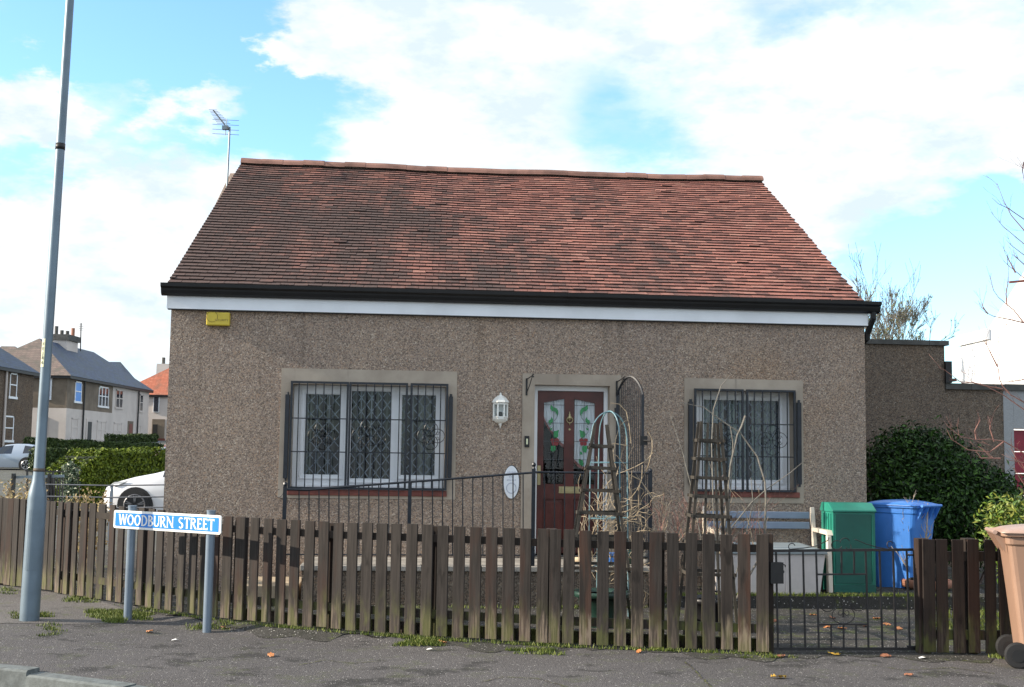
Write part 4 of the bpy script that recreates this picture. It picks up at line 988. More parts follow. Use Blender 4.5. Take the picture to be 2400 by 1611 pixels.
# right hand fence
f2 = thing('picket_fence', 'short dark picket fence between the iron gate and the brown bin', 'fence', tuple(Gp(2250, 1534)))
C2 = [2177, 2208, 2246.5, 2281.5, 2321, 2356, 2392, 2428, 2464, 2500, 2536, 2572]; pts2 = []
for px in C2:
    k = (px - 2177) / 400; pos = Gp(2177, 1534.5) * (1 - k) + Gp(2577, 1534.5 + 4) * k
    d = ray(px, 1400); pos = Vector((d.x / d.y * pos.y, pos.y, 0)); pos.z = zg(pos.x)
    pts2.append((pos, TH * .9, P(px, 1265 if px < 2330 else 1266, pos.y).z))
for (pos, ang, top), px in zip(pts2, C2): add_picket(f2, px, pos, ang, top, M['picket_dark'])
rails(f2, [pts2[0], pts2[4], pts2[8], pts2[11]], (.14,), .08, M['rail']); rails(f2, [pts2[0], pts2[4], pts2[8], pts2[11]], (-.16,), .08, M['rail'])
for px, off_ in ((2168, .07), (2281, .09), (2500, .09)):
    k = (px - 2177) / 400; pos = Gp(2177, 1534.5) * (1 - k) + Gp(2577, 1538.5) * k; d = ray(px, 1400); pos = Vector((d.x / d.y * pos.y, pos.y + off_, zg(2)))
    b = MB(); b.box((-.047, -.047, -.1), (.047, .047, P(px, 1262, pos.y).z - pos.z), M=Matrix.Translation(pos) @ Matrix.Rotation(TH, 4, 'Z')); b.build('fence_post', M['picket_dark'], f2, world=True, bevel=.004)

# ================================================================== IRON GARDEN GATE
GA = Gp(1812, 1535) + Vector((0, .06, 0)); GB = Gp(2160, 1533) + Vector((0, .10, 0))
gate = thing('garden_gate', 'low black iron garden gate with scrolls between the two picket fences', 'gate', GA)
gU = (GB - GA); gU.z = 0; gLn = gU.length; gU.normalize(); gAng = math.atan2(gU.y, gU.x)
def gw(px, py):
    d = ray(px, py); n = Vector((-gU.y, gU.x, 0)); k = (GA - CAMP).dot(n) / d.dot(n); return CAMP + d * k
def gb(fn, name, mat=M['iron_gate']): b = MB(); fn(b); return b.build(name, mat, gate, world=True)
C5 = lambda x, y: (1800 + x / 4.9, 1240 + y / 4.9)
def bar(x0, y0, x1, y1, wd=.012): gb(lambda b: b.beam(gw(*C5(x0, y0)), gw(*C5(x1, y1)), wd, wd), 'gate_bar')
gb(lambda b: b.beam(gw(*C5(40, 252)), gw(*C5(1665, 238)), .016, .022), 'top_rail'); gb(lambda b: b.beam(gw(*C5(40, 1378)), gw(*C5(1725, 1378)), .016, .024), 'bottom_rail')
for xa, xb in ((92, 115), (245, 268), (402, 428), (552, 585), (1122, 1155), (1280, 1315), (1437, 1472), (1592, 1630)): bar(xa, 255, xb, 1370, .014)
for xa in (845, 990): bar(xa, 255, xa, 520, .013)
gb(lambda b: b.beam(gw(*C5(560, 523)), gw(*C5(1128, 520)), .016, .014), 'cross_rail'); gb(lambda b: b.beam(gw(*C5(582, 1100)), gw(*C5(1148, 1096)), .016, .014), 'cross_rail')
for xa in (725, 868, 1012): bar(xa, 1105, xa + 2, 1372, .013)
def arc5(cx, cy, rx, ry, a0, a1, r=.004, name='scroll'): gb(lambda b: b.tube([gw(*C5(cx + rx * math.cos(rad(a0 + (a1 - a0) * k / 20)), cy + ry * math.sin(rad(a0 + (a1 - a0) * k / 20)))) for k in range(21)], r, 5), name)
arc5(865, 990, 130, 100, -120, 300); arc5(685, 860, 88, 88, 170, -20); arc5(1040, 860, 88, 80, 190, 0)
arc5(830, 965, 25, 25, 0, 320, .003); arc5(905, 965, 25, 25, 180, -140, .003); gb(lambda b: b.beam(gw(*C5(866, 870)), gw(*C5(866, 1015)), .012, .012), 'fleur')
arc5(275, 205, 38, 38, 60, 340); arc5(1400, 180, 32, 38, 60, 340); arc5(790, 185, 62, 50, 20, 300); arc5(885, 160, 55, 55, 180, 340); arc5(925, 205, 30, 30, -60, 180, .003)
gb(lambda b: b.tube([gw(*C5(x, y)) for x, y in ((250, 232), (400, 222), (560, 195), (690, 130), (700, 100))], .004, 5), 'sweep_bar'); gb(lambda b: b.tube([gw(*C5(x, y)) for x, y in ((1000, 120), (1120, 170), (1250, 210), (1420, 240))], .004, 5), 'sweep_bar')
# latch box on the fence end, hinge posts at the right
gb(lambda b: b.box((-.055, -.03, -.085), (.055, .03, .085), M=Matrix.Translation(gw(*C5(80, 500)) + Vector((0, -.03, 0))) @ Matrix.Rotation(gAng, 4, 'Z')), 'latch_box', M['dark_metal'])
gb(lambda b: b.tube([gw(*C5(120, 420)), gw(*C5(170, 405)), gw(*C5(200, 420)), gw(*C5(195, 440))], .005, 5), 'latch_hook', M['dark_metal'])
gb(lambda b: b.tube([gw(*C5(140, 490)), gw(*C5(182, 492))], .012, 6), 'latch_bolt', M['dark_metal'])
for xa, xb, r in ((1690, 1730, .022), (1712, 1752, .012)): gb(lambda b: b.tube([gw(*C5(xa, 240)), gw(*C5(xb, 1420))], r, 6), 'hinge_post', M['iron_gate'])
gb(lambda b: b.beam(gw(*C5(1590, 300)), gw(*C5(1700, 300)), .03, .012), 'hinge'); gb(lambda b: b.beam(gw(*C5(1600, 1350)), gw(*C5(1730, 1350)), .03, .012), 'hinge')
bk = gw(*C5(1730, 240)); b = MB(); b.box((-.05, -.03, -.09), (.05, .03, .09), M=Matrix.Translation(bk + Vector((.03, -.02, 0)))); o = b.build('hinge_block', simple('rusty hinge block', (.14, .055, .03), .8, var=.4, scale=25), gate, world=True)

# ================================================================== LAMP POST
lb = P(69, 1449, 11.2); lb.z = hgt(lb.x, lb.y); lam = thing('lamp_post', 'tall galvanised street lamp post on the pavement left of the street sign', 'lamp post', lb)
lx = Vector((.0155, 0, 1))
def lp(z, r): return (tuple(lb + lx * z), r)
seg = [lp(-.03, .086), lp(1.10, .084), lp(1.16, .078), lp(1.26, .055), lp(1.36, .049), lp(5.0, .040), lp(8.0, .034)]
b = MB(); b.tube([s_[0] for s_ in seg], [s_[1] for s_ in seg], 28, cap=False); b.build('post', M['galv'], lam, world=True, smooth=True)
b = MB(); b.tube([tuple(lb + lx * 1.345), tuple(lb + lx * 1.375)], .0515, 24); b.build('collar', simple('dirty collar', (.10, .08, .06), .7), lam, world=True, smooth=True)
zb = P(138, 335 * 1.0274, lb.y).z - lb.z; b = MB(); b.tube([tuple(lb + lx * (zb - .03)), tuple(lb + lx * (zb + .03))], .0445, 24); b.build('tape_band', M['dark_metal'], lam, world=True, smooth=True)
# access door: curved plate on the camera side
b = MB()
def plate(b, z0, z1, a0, a1, r, n=8):
    for k in range(n):
        q = [lb + lx * z + Vector((math.cos(rad(a)) * r, math.sin(rad(a)) * r, 0)) for a, z in ((a0 + (a1 - a0) * k / n, z0), (a0 + (a1 - a0) * (k + 1) / n, z0), (a0 + (a1 - a0) * (k + 1) / n, z1), (a0 + (a1 - a0) * k / n, z1))]
        b.face([tuple(p) for p in q])
zd0, zd1 = P(80, 1335, lb.y).z - lb.z, P(80, 1195, lb.y).z - lb.z
plate(b, zd0, zd1, 248, 335, .0895); b.build('access_door', M['galv'], lam, world=True)
b = MB(); zl0, zl1 = P(93, 861, lb.y).z - lb.z, P(96, 795, lb.y).z - lb.z; plate(b, zl0, zl1, 225, 268, .050, 4); b.build('number_strip', M['label_cream'], lam, world=True)
for i, ch in enumerate('FEJ86'):
    z = zl1 - .052 - i * (zl1 - zl0 - .05) / 5; q = lb + lx * z + Vector((math.cos(rad(247)) * .0515, math.sin(rad(247)) * .0515, 0)) - Vector(MW[lam.name].translation)
    text_mesh(ch, .042, M['dark_metal'], lam, Matrix.Translation(q) @ Matrix.Rotation(rad(247 + 90), 4, 'Z') @ FACE, 'number_character')
b = MB(); b.tube([tuple(lb + lx * 7.98), tuple(lb + lx * 8.15 + Vector((-.2, -.3, .05))), tuple(lb + lx * 8.2 + Vector((-.55, -.8, .1)))], .028, 8); b.box((-.1, -.32, -.05), (.1, .32, .07), M=Matrix.Translation(lb + lx * 8.2 + Vector((-.75, -1.1, .12))) @ Matrix.Rotation(rad(-34), 4, 'Z')); b.build('lamp_head', M['galv'], lam, world=True)

# ================================================================== STREET SIGN
SL, SR_ = P(300, 1435, 11.50), P(485, 1481, 10.93); SL.z = hgt(SL.x, SL.y) - .01; SR_.z = hgt(SR_.x, SR_.y) - .01
sg = thing('street_sign', 'blue and white street name plate on two round grey posts', 'street sign', (SL + SR_) / 2, math.atan2(SR_.y - SL.y, SR_.x - SL.x))
ztl, ztr = P(300, 1188, SL.y).z, P(486, 1199, SR_.y).z
for q, zt_ in ((SL, ztl), (SR_, ztr)):
    b = MB(); b.tube([tuple(q - Vector((0, 0, .05))), (q.x, q.y, zt_)], .0385, 24); b.tube([(q.x, q.y, zt_ - .002), (q.x, q.y, zt_ + .012)], .041, 24); b.build('sign_post', M['galv_post'], sg, world=True, smooth=False)
us = (SR_ - SL); us.z = 0; us.normalize(); ns = Vector((us.y, -us.x, 0))   # towards the street
def sgp(px, py, off=.05):
    d = ray(px, py); o0 = SL + ns * off; k = (o0 - CAMP).dot(ns) / d.dot(ns); return CAMP + d * k
cTL, cTR, cBR, cBL = sgp(267.5, 1195.5), sgp(518, 1209), sgp(517, 1253.5), sgp(265.5, 1237.5)
Wd = ((cTR - cTL).length + (cBR - cBL).length) / 2; Hd = ((cTL - cBL).length + (cTR - cBR).length) / 2
ctr = (cTL + cTR + cBR + cBL) / 4; ux = ((cTR + cBR) - (cTL + cBL)).normalized(); uz = ns.cross(ux).normalized()
if uz.z < 0: uz = -uz
inv = MW[sg.name].inverted()
SM = inv @ Matrix(((ux.x, uz.x, ns.x, ctr.x), (ux.y, uz.y, ns.y, ctr.y), (ux.z, uz.z, ns.z, ctr.z), (0, 0, 0, 1)))
def rrect(w, h, r, n=5): 
    o_ = []
    for cx, cy, a0 in ((w / 2 - r, h / 2 - r, 0), (-w / 2 + r, h / 2 - r, 90), (-w / 2 + r, -h / 2 + r, 180), (w / 2 - r, -h / 2 + r, 270)):
        for k in range(n + 1): a_ = rad(a0 + 90 * k / n); o_.append((cx + r * math.cos(a_), cy + r * math.sin(a_)))
    return o_
def splate(w, h, r, z0, z1, name, mat):
    b = MB(); b.prism([tuple(SM @ Vector((x, y, z0))) for x, y in rrect(w, h, r)], (0, 0, 0), tuple((SM.to_3x3() @ Vector((0, 0, z1 - z0))))); return b.build(name, mat, sg, fix=True)
splate(Wd, Hd, .02, -.012, 0, 'plate_border', M['sign_white']); splate(Wd - .05, Hd - .042, .008, .0005, .0025, 'blue_panel', M['sign_blue'])
# letters drawn with thick and thin strokes and small serifs
def letter(ch, w, H):
    """returns polygons in a w x H cell"""
    T, t = .20 * H, .11 * H; out_ = []
    def q(x0, y0, x1, y1, a): # sloping stroke, a = horizontal width
        out_.append([(x0 - a / 2, y0), (x0 + a / 2, y0), (x1 + a / 2, y1), (x1 - a / 2, y1)])
    def serif(x, y): out_.append([(x - T * .62, y - .022 * H), (x + T * .62, y - .022 * H), (x + T * .62, y + .022 * H), (x - T * .62, y + .022 * H)])
    def rr(x0, y0, x1, y1): out_.append([(x0, y0), (x1, y0), (x1, y1), (x0, y1)])
    def bowl(cx, cy, rx, ry, a0, a1, tk=T, tn=t, n=14):
        for k in range(n):
            A_, B_ = rad(a0 + (a1 - a0) * k / n), rad(a0 + (a1 - a0) * (k + 1) / n)
            f = lambda a: tn + (tk - tn) * abs(math.cos(a)) ** 1.5
            o_ = lambda a: (cx + rx * math.cos(a), cy + ry * math.sin(a)); i_ = lambda a: (cx + (rx - f(a)) * math.cos(a), cy + (ry - f(a)) * math.sin(a))
            out_.append([i_(A_), o_(A_), o_(B_), i_(B_)])
    h = H
    if ch == 'O': bowl(w / 2, h / 2, w / 2, h / 2, 0, 360, n=24)
    if ch == 'D': rr(T * .2, 0, T * 1.1, h); bowl(w * .28, h / 2, w * .72, h / 2, -90, 90); rr(0, 0, w * .3, t); rr(0, h - t, w * .3, h)
    if ch == 'B':
        rr(T * .2, 0, T * 1.1, h); rr(0, 0, w * .5, t); rr(0, h - t, w * .45, h); rr(T, h * .50, w * .5, h * .50 + t * .9)
        bowl(w * .42, h * .76, w * .46, h * .24, -90, 90); bowl(w * .45, h * .275, w * .55, h * .275, -90, 90)
    if ch == 'U': rr(T * .15, h * .32, T * 1.05, h); rr(w - t * 1.3, h * .32, w - t * .3, h); bowl(w / 2 - T * .05, h * .34, w / 2 - T * .1, h * .34, 180, 360); serif(T * .6, h - .02 * h); serif(w - t * .8, h - .02 * h)
    if ch in 'R':
        rr(T * .2, 0, T * 1.1, h); rr(0, h - t, w * .5, h); bowl(w * .42, h * .74, w * .44, h * .26, -90, 90); rr(T, h * .48, w * .45, h * .48 + t); q(w * .92, 0, w * .45, h * .5, T * 1.1); serif(T * .65, .02 * h); 
    if ch == 'N': rr(T * .3, 0, T * .3 + t, h); rr(w - T * .3 - t, 0, w - T * .3, h); q(w - T * .4, 0, T * .5, h, T * 1.15); serif(T * .5, .02 * h); serif(T * .3, h - .02 * h); serif(w - T * .5, h - .02 * h)
    if ch == 'W': q(w * .27, 0, T * .4, h, T); q(w * .27, 0, w * .5, h, t * 1.2); q(w * .75, 0, w * .5, h, T); q(w * .75, 0, w - t * .5, h, t * 1.2); serif(T * .4, h - .02 * h); serif(w - t * .5, h - .02 * h)
    if ch == 'T': rr(w / 2 - T * .5, 0, w / 2 + T * .5, h); rr(0, h - t * 1.1, w, h); rr(0, h - t * 2, t * .6, h); rr(w - t * .6, h - t * 2, w, h); serif(w / 2, .02 * h)
    if ch == 'E': rr(T * .2, 0, T * 1.15, h); rr(0, 0, w, t * 1.1); rr(0, h - t * 1.1, w * .92, h); rr(T, h * .47, w * .78, h * .47 + t); rr(w - t * .6, 0, w, t * 2); rr(w * .92 - t * .6, h - t * 2, w * .92, h)
    if ch == 'S': bowl(w * .5, h * .73, w * .46, h * .27, 40, 270, T * .9); bowl(w * .5, h * .27, w * .5, h * .27, -140, 90, T)
    return out_
# each letter's left/right edge along the plate as fractions read from the plate
wd_ = {'W': 1.0, 'O': .78, 'D': .74, 'B': .62, 'U': .68, 'R': .70, 'N': .82, 'S': .58, 'T': .66, 'E': .56, ' ': .42}
txt = 'WOODBURN STREET'; tot = sum(wd_[c_] for c_ in txt) + .075 * (len(txt) - 1); LH = Hd * .60; span = Wd - .155; u_ = span / tot; x = -span / 2
for ch in txt:
    wch = wd_[ch] * u_
    if ch != ' ':
        b = MB()
        for i, poly in enumerate(letter(ch, wch, LH)): b.face([tuple(SM @ Vector((x + px_, py_ - LH / 2, .0034 + .00003 * i))) for px_, py_ in poly])
        b.build('letter', M['sign_white'], sg)
    x += wch + .075 * u_
b = MB(); q0 = -span / 2 + (wd_['W'] + .075 + .39) * u_; b.tube([tuple(SM @ Vector((q0 + .008 * math.cos(k * .9), .008 * math.sin(k * .9), .004))) for k in range(8)], .0022, 4); b.build('faint_mark', M['galv'], sg)

# ================================================================== GARDEN THINGS
import numpy as np
SZ = .108
def wb(par, name, mat, fn, **k): b = MB(); fn(b); return b.build(name, mat, par, world=True, **k)
# storage box
bx = thing('storage_box', 'pale grey plastic garden storage box with low peaked lid beside the green cabinet', 'storage box', hw(hs(1810, 1386, -.82)[0], -.62, SZ), TH)
s0, s1 = hs(1677, 1386, -.84)[0], hs(1926, 1386, -.84)[0]; zt_ = hs(1800, 1299, -.84)[1]
wb(bx, 'box_body', M['box_grey'], lambda b: b.prism([tuple(hw(s_, t_, z_)) for s_, t_, z_ in ((s0 + .02, -.82, SZ), (s1 - .01, -.82, SZ), (s1 + .045, -.845, zt_), (s0 - .03, -.845, zt_))], (0, 0, 0), tuple(HN * .42)), fix=True, bevel=.01)
for k in range(1, 6):
    s_ = s0 + (s1 - s0) * k / 6; wb(bx, 'panel_rib', M['box_grey'], lambda b: b.beam(hw(s_, -.846, zt_ - .01), hw(s_, -.826, SZ + .02), .012, .006))
def lid(b):
    a, c = s0 - .045, s1 + .06; fr, bk = -.87, -.40
    pts = [(a, fr, zt_), (c, fr, zt_), (c, bk, zt_), (a, bk, zt_), (a, fr, zt_ + .035), (c, fr, zt_ + .035), (c, bk, zt_ + .035), (a, bk, zt_ + .035), (a + .10, fr + .09, zt_ + .075), (c - .18, fr + .09, zt_ + .075), (c - .18, bk - .05, zt_ + .10), (a + .10, bk - .05, zt_ + .10)]
    k = len(b.v); b.v += [tuple(hw(*p)) for p in pts]
    for f in ((0, 3, 2, 1), (0, 1, 5, 4), (1, 2, 6, 5), (2, 3, 7, 6), (3, 0, 4, 7), (4, 5, 9, 8), (5, 6, 10, 9), (6, 7, 11, 10), (7, 4, 8, 11), (8, 9, 10, 11)): b.f.append(tuple(k + i for i in f)); b.m.append(0)
wb(bx, 'box_lid', M['box_lid'], lid, fix=True, bevel=.008)
# bench
bn = thing('garden_bench', 'cream resin garden bench with blue grey back slats behind the storage box', 'bench', hw(hs(1780, 1380, -.3)[0], -.3, SZ), TH)
tb = -.10
for y0, y1 in ((1199, 1215), (1222.5, 1239)):
    za, zb2 = hs(1780, y1, tb)[1], hs(1780, y0, tb)[1]
    wb(bn, 'back_slat', M['resin_grey'], lambda b: b.box((hs(1650, 1200, tb)[0], -.012, za), (hs(1897, 1200, tb)[0], .012, zb2), M=Matrix.Translation(H0 + HN * tb) @ Matrix.Rotation(TH, 4, 'Z')), bevel=.006)
SB = .42 + SZ
for j in range(4):
    wb(bn, 'seat_slat', M['resin_grey'], lambda b: b.box((hs(1650, 1200, tb)[0], -.11 * j - .20, SB), (hs(1897, 1200, tb)[0], -.11 * j - .11, SB + .025), M=Matrix.Translation(H0) @ Matrix.Rotation(TH, 4, 'Z')), bevel=.004)
for px_ in (1647, 1901):
    s_ = hs(px_, 1200, tb)[0]; MM = Matrix.Translation(H0) @ Matrix.Rotation(TH, 4, 'Z')
    def endf(b):
        w_ = .05
        b.prism([tuple(MM @ Vector((s_, t_, z_))) for t_, z_ in ((-.16, SZ), (-.10, SZ), (-.12, SB), (-.03, SB + .48), (-.075, SB + .49), (-.175, SB + .02))], (0, 0, 0), tuple(HU * w_))
        b.prism([tuple(MM @ Vector((s_ - .004, t_, z_))) for t_, z_ in ((-.62, SB + .20), (-.58, SB + .255), (-.14, SB + .26), (-.14, SB + .215), (-.56, SB + .205))], (0, 0, 0), tuple(HU * (w_ + .03)))
        b.prism([tuple(MM @ Vector((s_, t_, z_))) for t_, z_ in ((-.66, SZ), (-.58, SZ), (-.57, SB + .203), (-.62, SB + .198))], (0, 0, 0), tuple(HU * w_))
        b.prism([tuple(MM @ Vector((s_ + .002, t_, z_))) for t_, z_ in ((-.58, SB - .05), (-.15, SB - .05), (-.15, SB - .002), (-.58, SB - .002))], (0, 0, 0), tuple(HU * (w_ - .006)))
    wb(bn, 'bench_end', M['resin_cream'], endf, fix=True, bevel=.008)
# green meter cabinet
c0, c1 = hs(1954.5, 1379, -.62)[0], hs(2053, 1379, -.62)[0]
gc = thing('green_cabinet', 'green metal cabinet with sloping top between the storage box and the blue bin', 'cabinet', hw((c0 + c1) / 2, -.45, SZ), TH)
zc = hs(2000, 1199, -.62)[1]; zk = zc + .055; cb_ = -.24
cp_ = [(-.62, SZ), (cb_, SZ), (cb_, zc - .02), (cb_ - .03, zk + .03), (-.50, zk + .02), (-.62, zc - .005)]
wb(gc, 'cabinet_body', M['green_box'], lambda b: b.prism([tuple(hw(c0, t_, z_)) for t_, z_ in cp_[:2] + [(cb_, zc - .012), (-.62, zc - .012)]], (0, 0, 0), tuple(HU * (c1 - c0))), fix=True)
wb(gc, 'cabinet_lid', M['green_box'], lambda b: b.prism([tuple(hw(c0 - .014, t_, z_)) for t_, z_ in ((-.635, zc - .01), (-.635, zc + .012), (-.50, zk + .035), (cb_ - .04, zk + .035), (cb_ + .01, zc + .012), (cb_ + .01, zc - .01))], (0, 0, 0), tuple(HU * (c1 - c0 + .028))), fix=True, bevel=.006)
wb(gc, 'cabinet_door', M['green_dark'], lambda b: b.prism([tuple(hw(s_, -.621, z_)) for s_, z_ in ((c0 + .02, SZ + .10), (c1 - .05, SZ + .10), (c1 - .05, zc - .03), (c0 + .02, zc - .03))], (0, 0, 0), tuple(HN * -.010)), fix=True)
wb(gc, 'door_hinge_strip', M['green_box'], lambda b: b.beam(hw(c1 - .038, -.628, SZ + .12), hw(c1 - .038, -.628, zc - .04), .006, .01))
for k in range(4): t_ = -.56 + k * .075; wb(gc, 'side_rib', M['green_box'], lambda b: b.beam(hw(c0 - .004, t_, SZ + .02), hw(c0 - .004, t_, zc - .03), .012, .008))
wb(gc, 'plinth_strip', M['green_dark'], lambda b: b.prism([tuple(hw(s_, -.621, z_)) for s_, z_ in ((c0, SZ + .002), (c1, SZ + .002), (c1, SZ + .085), (c0, SZ + .085))], (0, 0, 0), tuple(HN * -.006)), fix=True)

def wheelie_bin(name, label, loc, rz, H, Wt, Dt, mat, lidmat):
    """local: +x is the hinge and wheel side"""
    t = thing(name, label, 'wheelie bin', loc, rz)
    b = MB(); sb = .78; h0 = .05; h1 = H - .10
    def ring_(w_, d_, z_, xo=0, r=.05): return [(x + xo, y, z_) for x, y in rrect(d_, w_, r, 3)]
    rs = [ring_(Wt * sb, Dt * sb, h0, -.03), ring_(Wt * .86, Dt * .87, H * .5, -.01), ring_(Wt * .95, Dt * .96, h1 - .07, 0), ring_(Wt, Dt, h1 - .06, 0), ring_(Wt * 1.01, Dt * 1.01, h1, 0)]
    n = len(rs[0]); k = 0
    for rr_ in rs: b.v += rr_
    for i in range(len(rs) - 1):
        for j in range(n): b.f.append((i * n + j, i * n + (j + 1) % n, (i + 1) * n + (j + 1) % n, (i + 1) * n + j)); b.m.append(0)
    b.f.append(tuple(reversed(range(n)))); b.m.append(0); b.f.append(tuple(range((len(rs) - 1) * n, len(rs) * n))); b.m.append(0)
    b.build('bin_body', mat, t, smooth=False, bevel=.006)
    b = MB(); rim = [(x, y) for x, y in rrect(Dt * 1.10, Wt * 1.10, .06, 4)]
    b.prism([(x, y, h1) for x, y in rim], (0, 0, 0), (0, 0, .035)); b.build('bin_rim', mat, t, fix=True, bevel=.008)
    b = MB(); n2 = 12
    A_ = [[((-Dt * .60 + Dt * 1.16 * i / n2), y, h1 + .036 + z + .055 * math.sin(math.pi * min(1, max(0, i / n2))) ** .5 * (1 - abs(v) ** 4)) for v, y, z in [(v / 6 - 1, (v / 6 - 1) * Wt * .58, 0) for v in range(13)]] for i in range(n2 + 1)]
    for i in range(n2):
        for j in range(12): b.face([A_[i][j], A_[i + 1][j], A_[i + 1][j + 1], A_[i][j + 1]])
    low = [[(p[0], p[1], h1 + .030) for p in row] for row in A_]
    for i in range(n2): b.face([low[i][0], low[i + 1][0], A_[i + 1][0], A_[i][0]]); b.face([A_[i][12], A_[i + 1][12], low[i + 1][12], low[i][12]])
    for j in range(12): b.face([A_[0][j], A_[0][j + 1], low[0][j + 1], low[0][j]]); b.face([low[n2][j], low[n2][j + 1], A_[n2][j + 1], A_[n2][j]])
    b.build('bin_lid', lidmat, t, smooth=True, fix=True)
    for y in (-.36, -.12, .12, .36):
        b = MB(); b.prism([(Dt * .50, y * Wt - .008, h1 + .01), (Dt * .62, y * Wt - .008, h1 + .01), (Dt * .50, y * Wt - .008, h1 - .13)], (0, 0, 0), (0, .016, 0)); b.build('hinge_rib', mat, t, fix=True)
    b = MB(); b.tube([(Dt * .61, -Wt * .42, h1 + .03), (Dt * .61, Wt * .42, h1 + .03)], .017, 8); b.build('handle_bar', lidmat, t)
    for y in (-Wt * .40, Wt * .40):
        wx, wz = Dt * .40, .10
        b = MB(); s_ = 1 if y > 0 else -1; b.tube([(wx, y - .028, wz), (wx, y + .028, wz)], .10, 24); o = b.build('wheel', M['rubber'], t, smooth=False, bevel=.012)
        b = MB(); b.tube([(wx, y - .033, wz), (wx, y + .033, wz)], .05, 12); b.build('wheel_hub', M['dark_metal'], o)
    return t
pb = P(2122, 1376, 14.3); wheelie_bin('wheelie_bin', 'blue wheelie bin at the right corner of the cottage beside the green cabinet', (pb.x, pb.y + .05, .04), rad(-48), 1.08, .52, .60, M['bin_blue'], M['bin_blue'])
pb = P(2452, 1552, 9.75); wheelie_bin('wheelie_bin', 'brown wheelie bin standing on the pavement at the right edge', (pb.x + .065, pb.y + .06, hgt(pb.x, pb.y)), rad(166), 1.12, .58, .70, M['bin_brown'], M['bin_brown_lid'])

# pots
def pot(name, label, loc, prof, mat, rim=True, soil=None):
    t = thing(name, label, 'plant pot', loc); b = MB(); b.lathe(prof, (0, 0, 0), 28); b.build('pot_body', mat, t, smooth=True)
    r_, z_ = prof[-1]; b = MB(); b.lathe([(.001, z_ - .03 if soil is None else soil), (r_ - .006, z_ - .03 if soil is None else soil)], (0, 0, 0), 24); b.build('soil', M['soil'], t); return t
g_ = Gp(1409, 1470); pot('plant_pot', 'large mossy green pot under the left wooden obelisk behind the pickets', (g_.x, g_.y + .05, zg(g_.x)), [(.17, 0), (.19, .12), (.215, .27), (.262, .275), (.268, .325), (.245, .325), (.225, .29)], M['pot_green'])
g2_ = Gp(1665, 1475); pot('plant_pot', 'black plastic pot under the right wooden obelisk behind the pickets', (g2_.x, g2_.y + .02, zg(g2_.x)), [(.15, 0), (.19, .24), (.215, .24), (.22, .29), (.20, .29), (.185, .26)], M['pot_black'])
tp = Gp(2160, 1408); pot('plant_pot', 'low wide terracotta pot holding bare twigs behind the iron gate post', (tp.x + .03, tp.y - .1, zg(tp.x)), [(.13, 0), (.17, .08), (.235, .16), (.275, .17), (.282, .235), (.265, .255), (.24, .245), (.225, .20)], M['terracotta'])
pp = hw(hs(1367, 1305, -.75)[0], -.75, ctop)
t = thing('watering_bowl', 'cream stone bowl on the platform below the front door', 'bowl', pp); b = MB(); b.lathe([(.05, 0), (.10, .03), (.11, .06), (.08, .075), (.001, .07)], (0, 0, 0), 16); b.build('bowl_body', M['cream_block'], t, smooth=True)
pp = hw(hs(1431, 1305, -.7)[0], -.7, ctop)
t = thing('blue_tub', 'small blue plastic tub on the platform right of the front door', 'tub', pp); b = MB(); b.lathe([(.05, 0), (.062, .11), (.07, .115), (.06, .115), (.045, .02), (.001, .02)], (0, 0, 0), 16); b.build('tub_body', M['bin_blue'], t, smooth=True)
for px_, lab in ((1512, 'upper'), ):
    pp = hw(hs(px_, 1315, -.85)[0], -.85, ctop)
    for i, (dz, rr, l2) in enumerate(((.0, .06, 'smooth grey cobble at the right end of the platform coping'), (.065, .045, 'darker grey cobble resting on top of another on the platform'))):
        b = MB(); b.lathe([(.001, 0), (rr * .8, .01), (rr, .035), (rr * .8, .058), (.001, .066)], (0, 0, 0), 12); o = b.build('cobble', M['coping'] if i else M['concrete'], None, smooth=True); o.location = pp + Vector((0, 0, dz)); tag(o, l2, 'stone')
gpp = hw(hs(1475, 1305, -.7)[0], -.7, ctop)
t = thing('plant_pot', 'small dark green mossy pot on the platform near the arched gate', 'plant pot', gpp); b = MB(); b.lathe([(.05, 0), (.07, .10), (.075, .13), (.05, .14), (.001, .15)], (0, 0, 0), 14); b.build('pot_body', M['pot_green'], t, smooth=True)

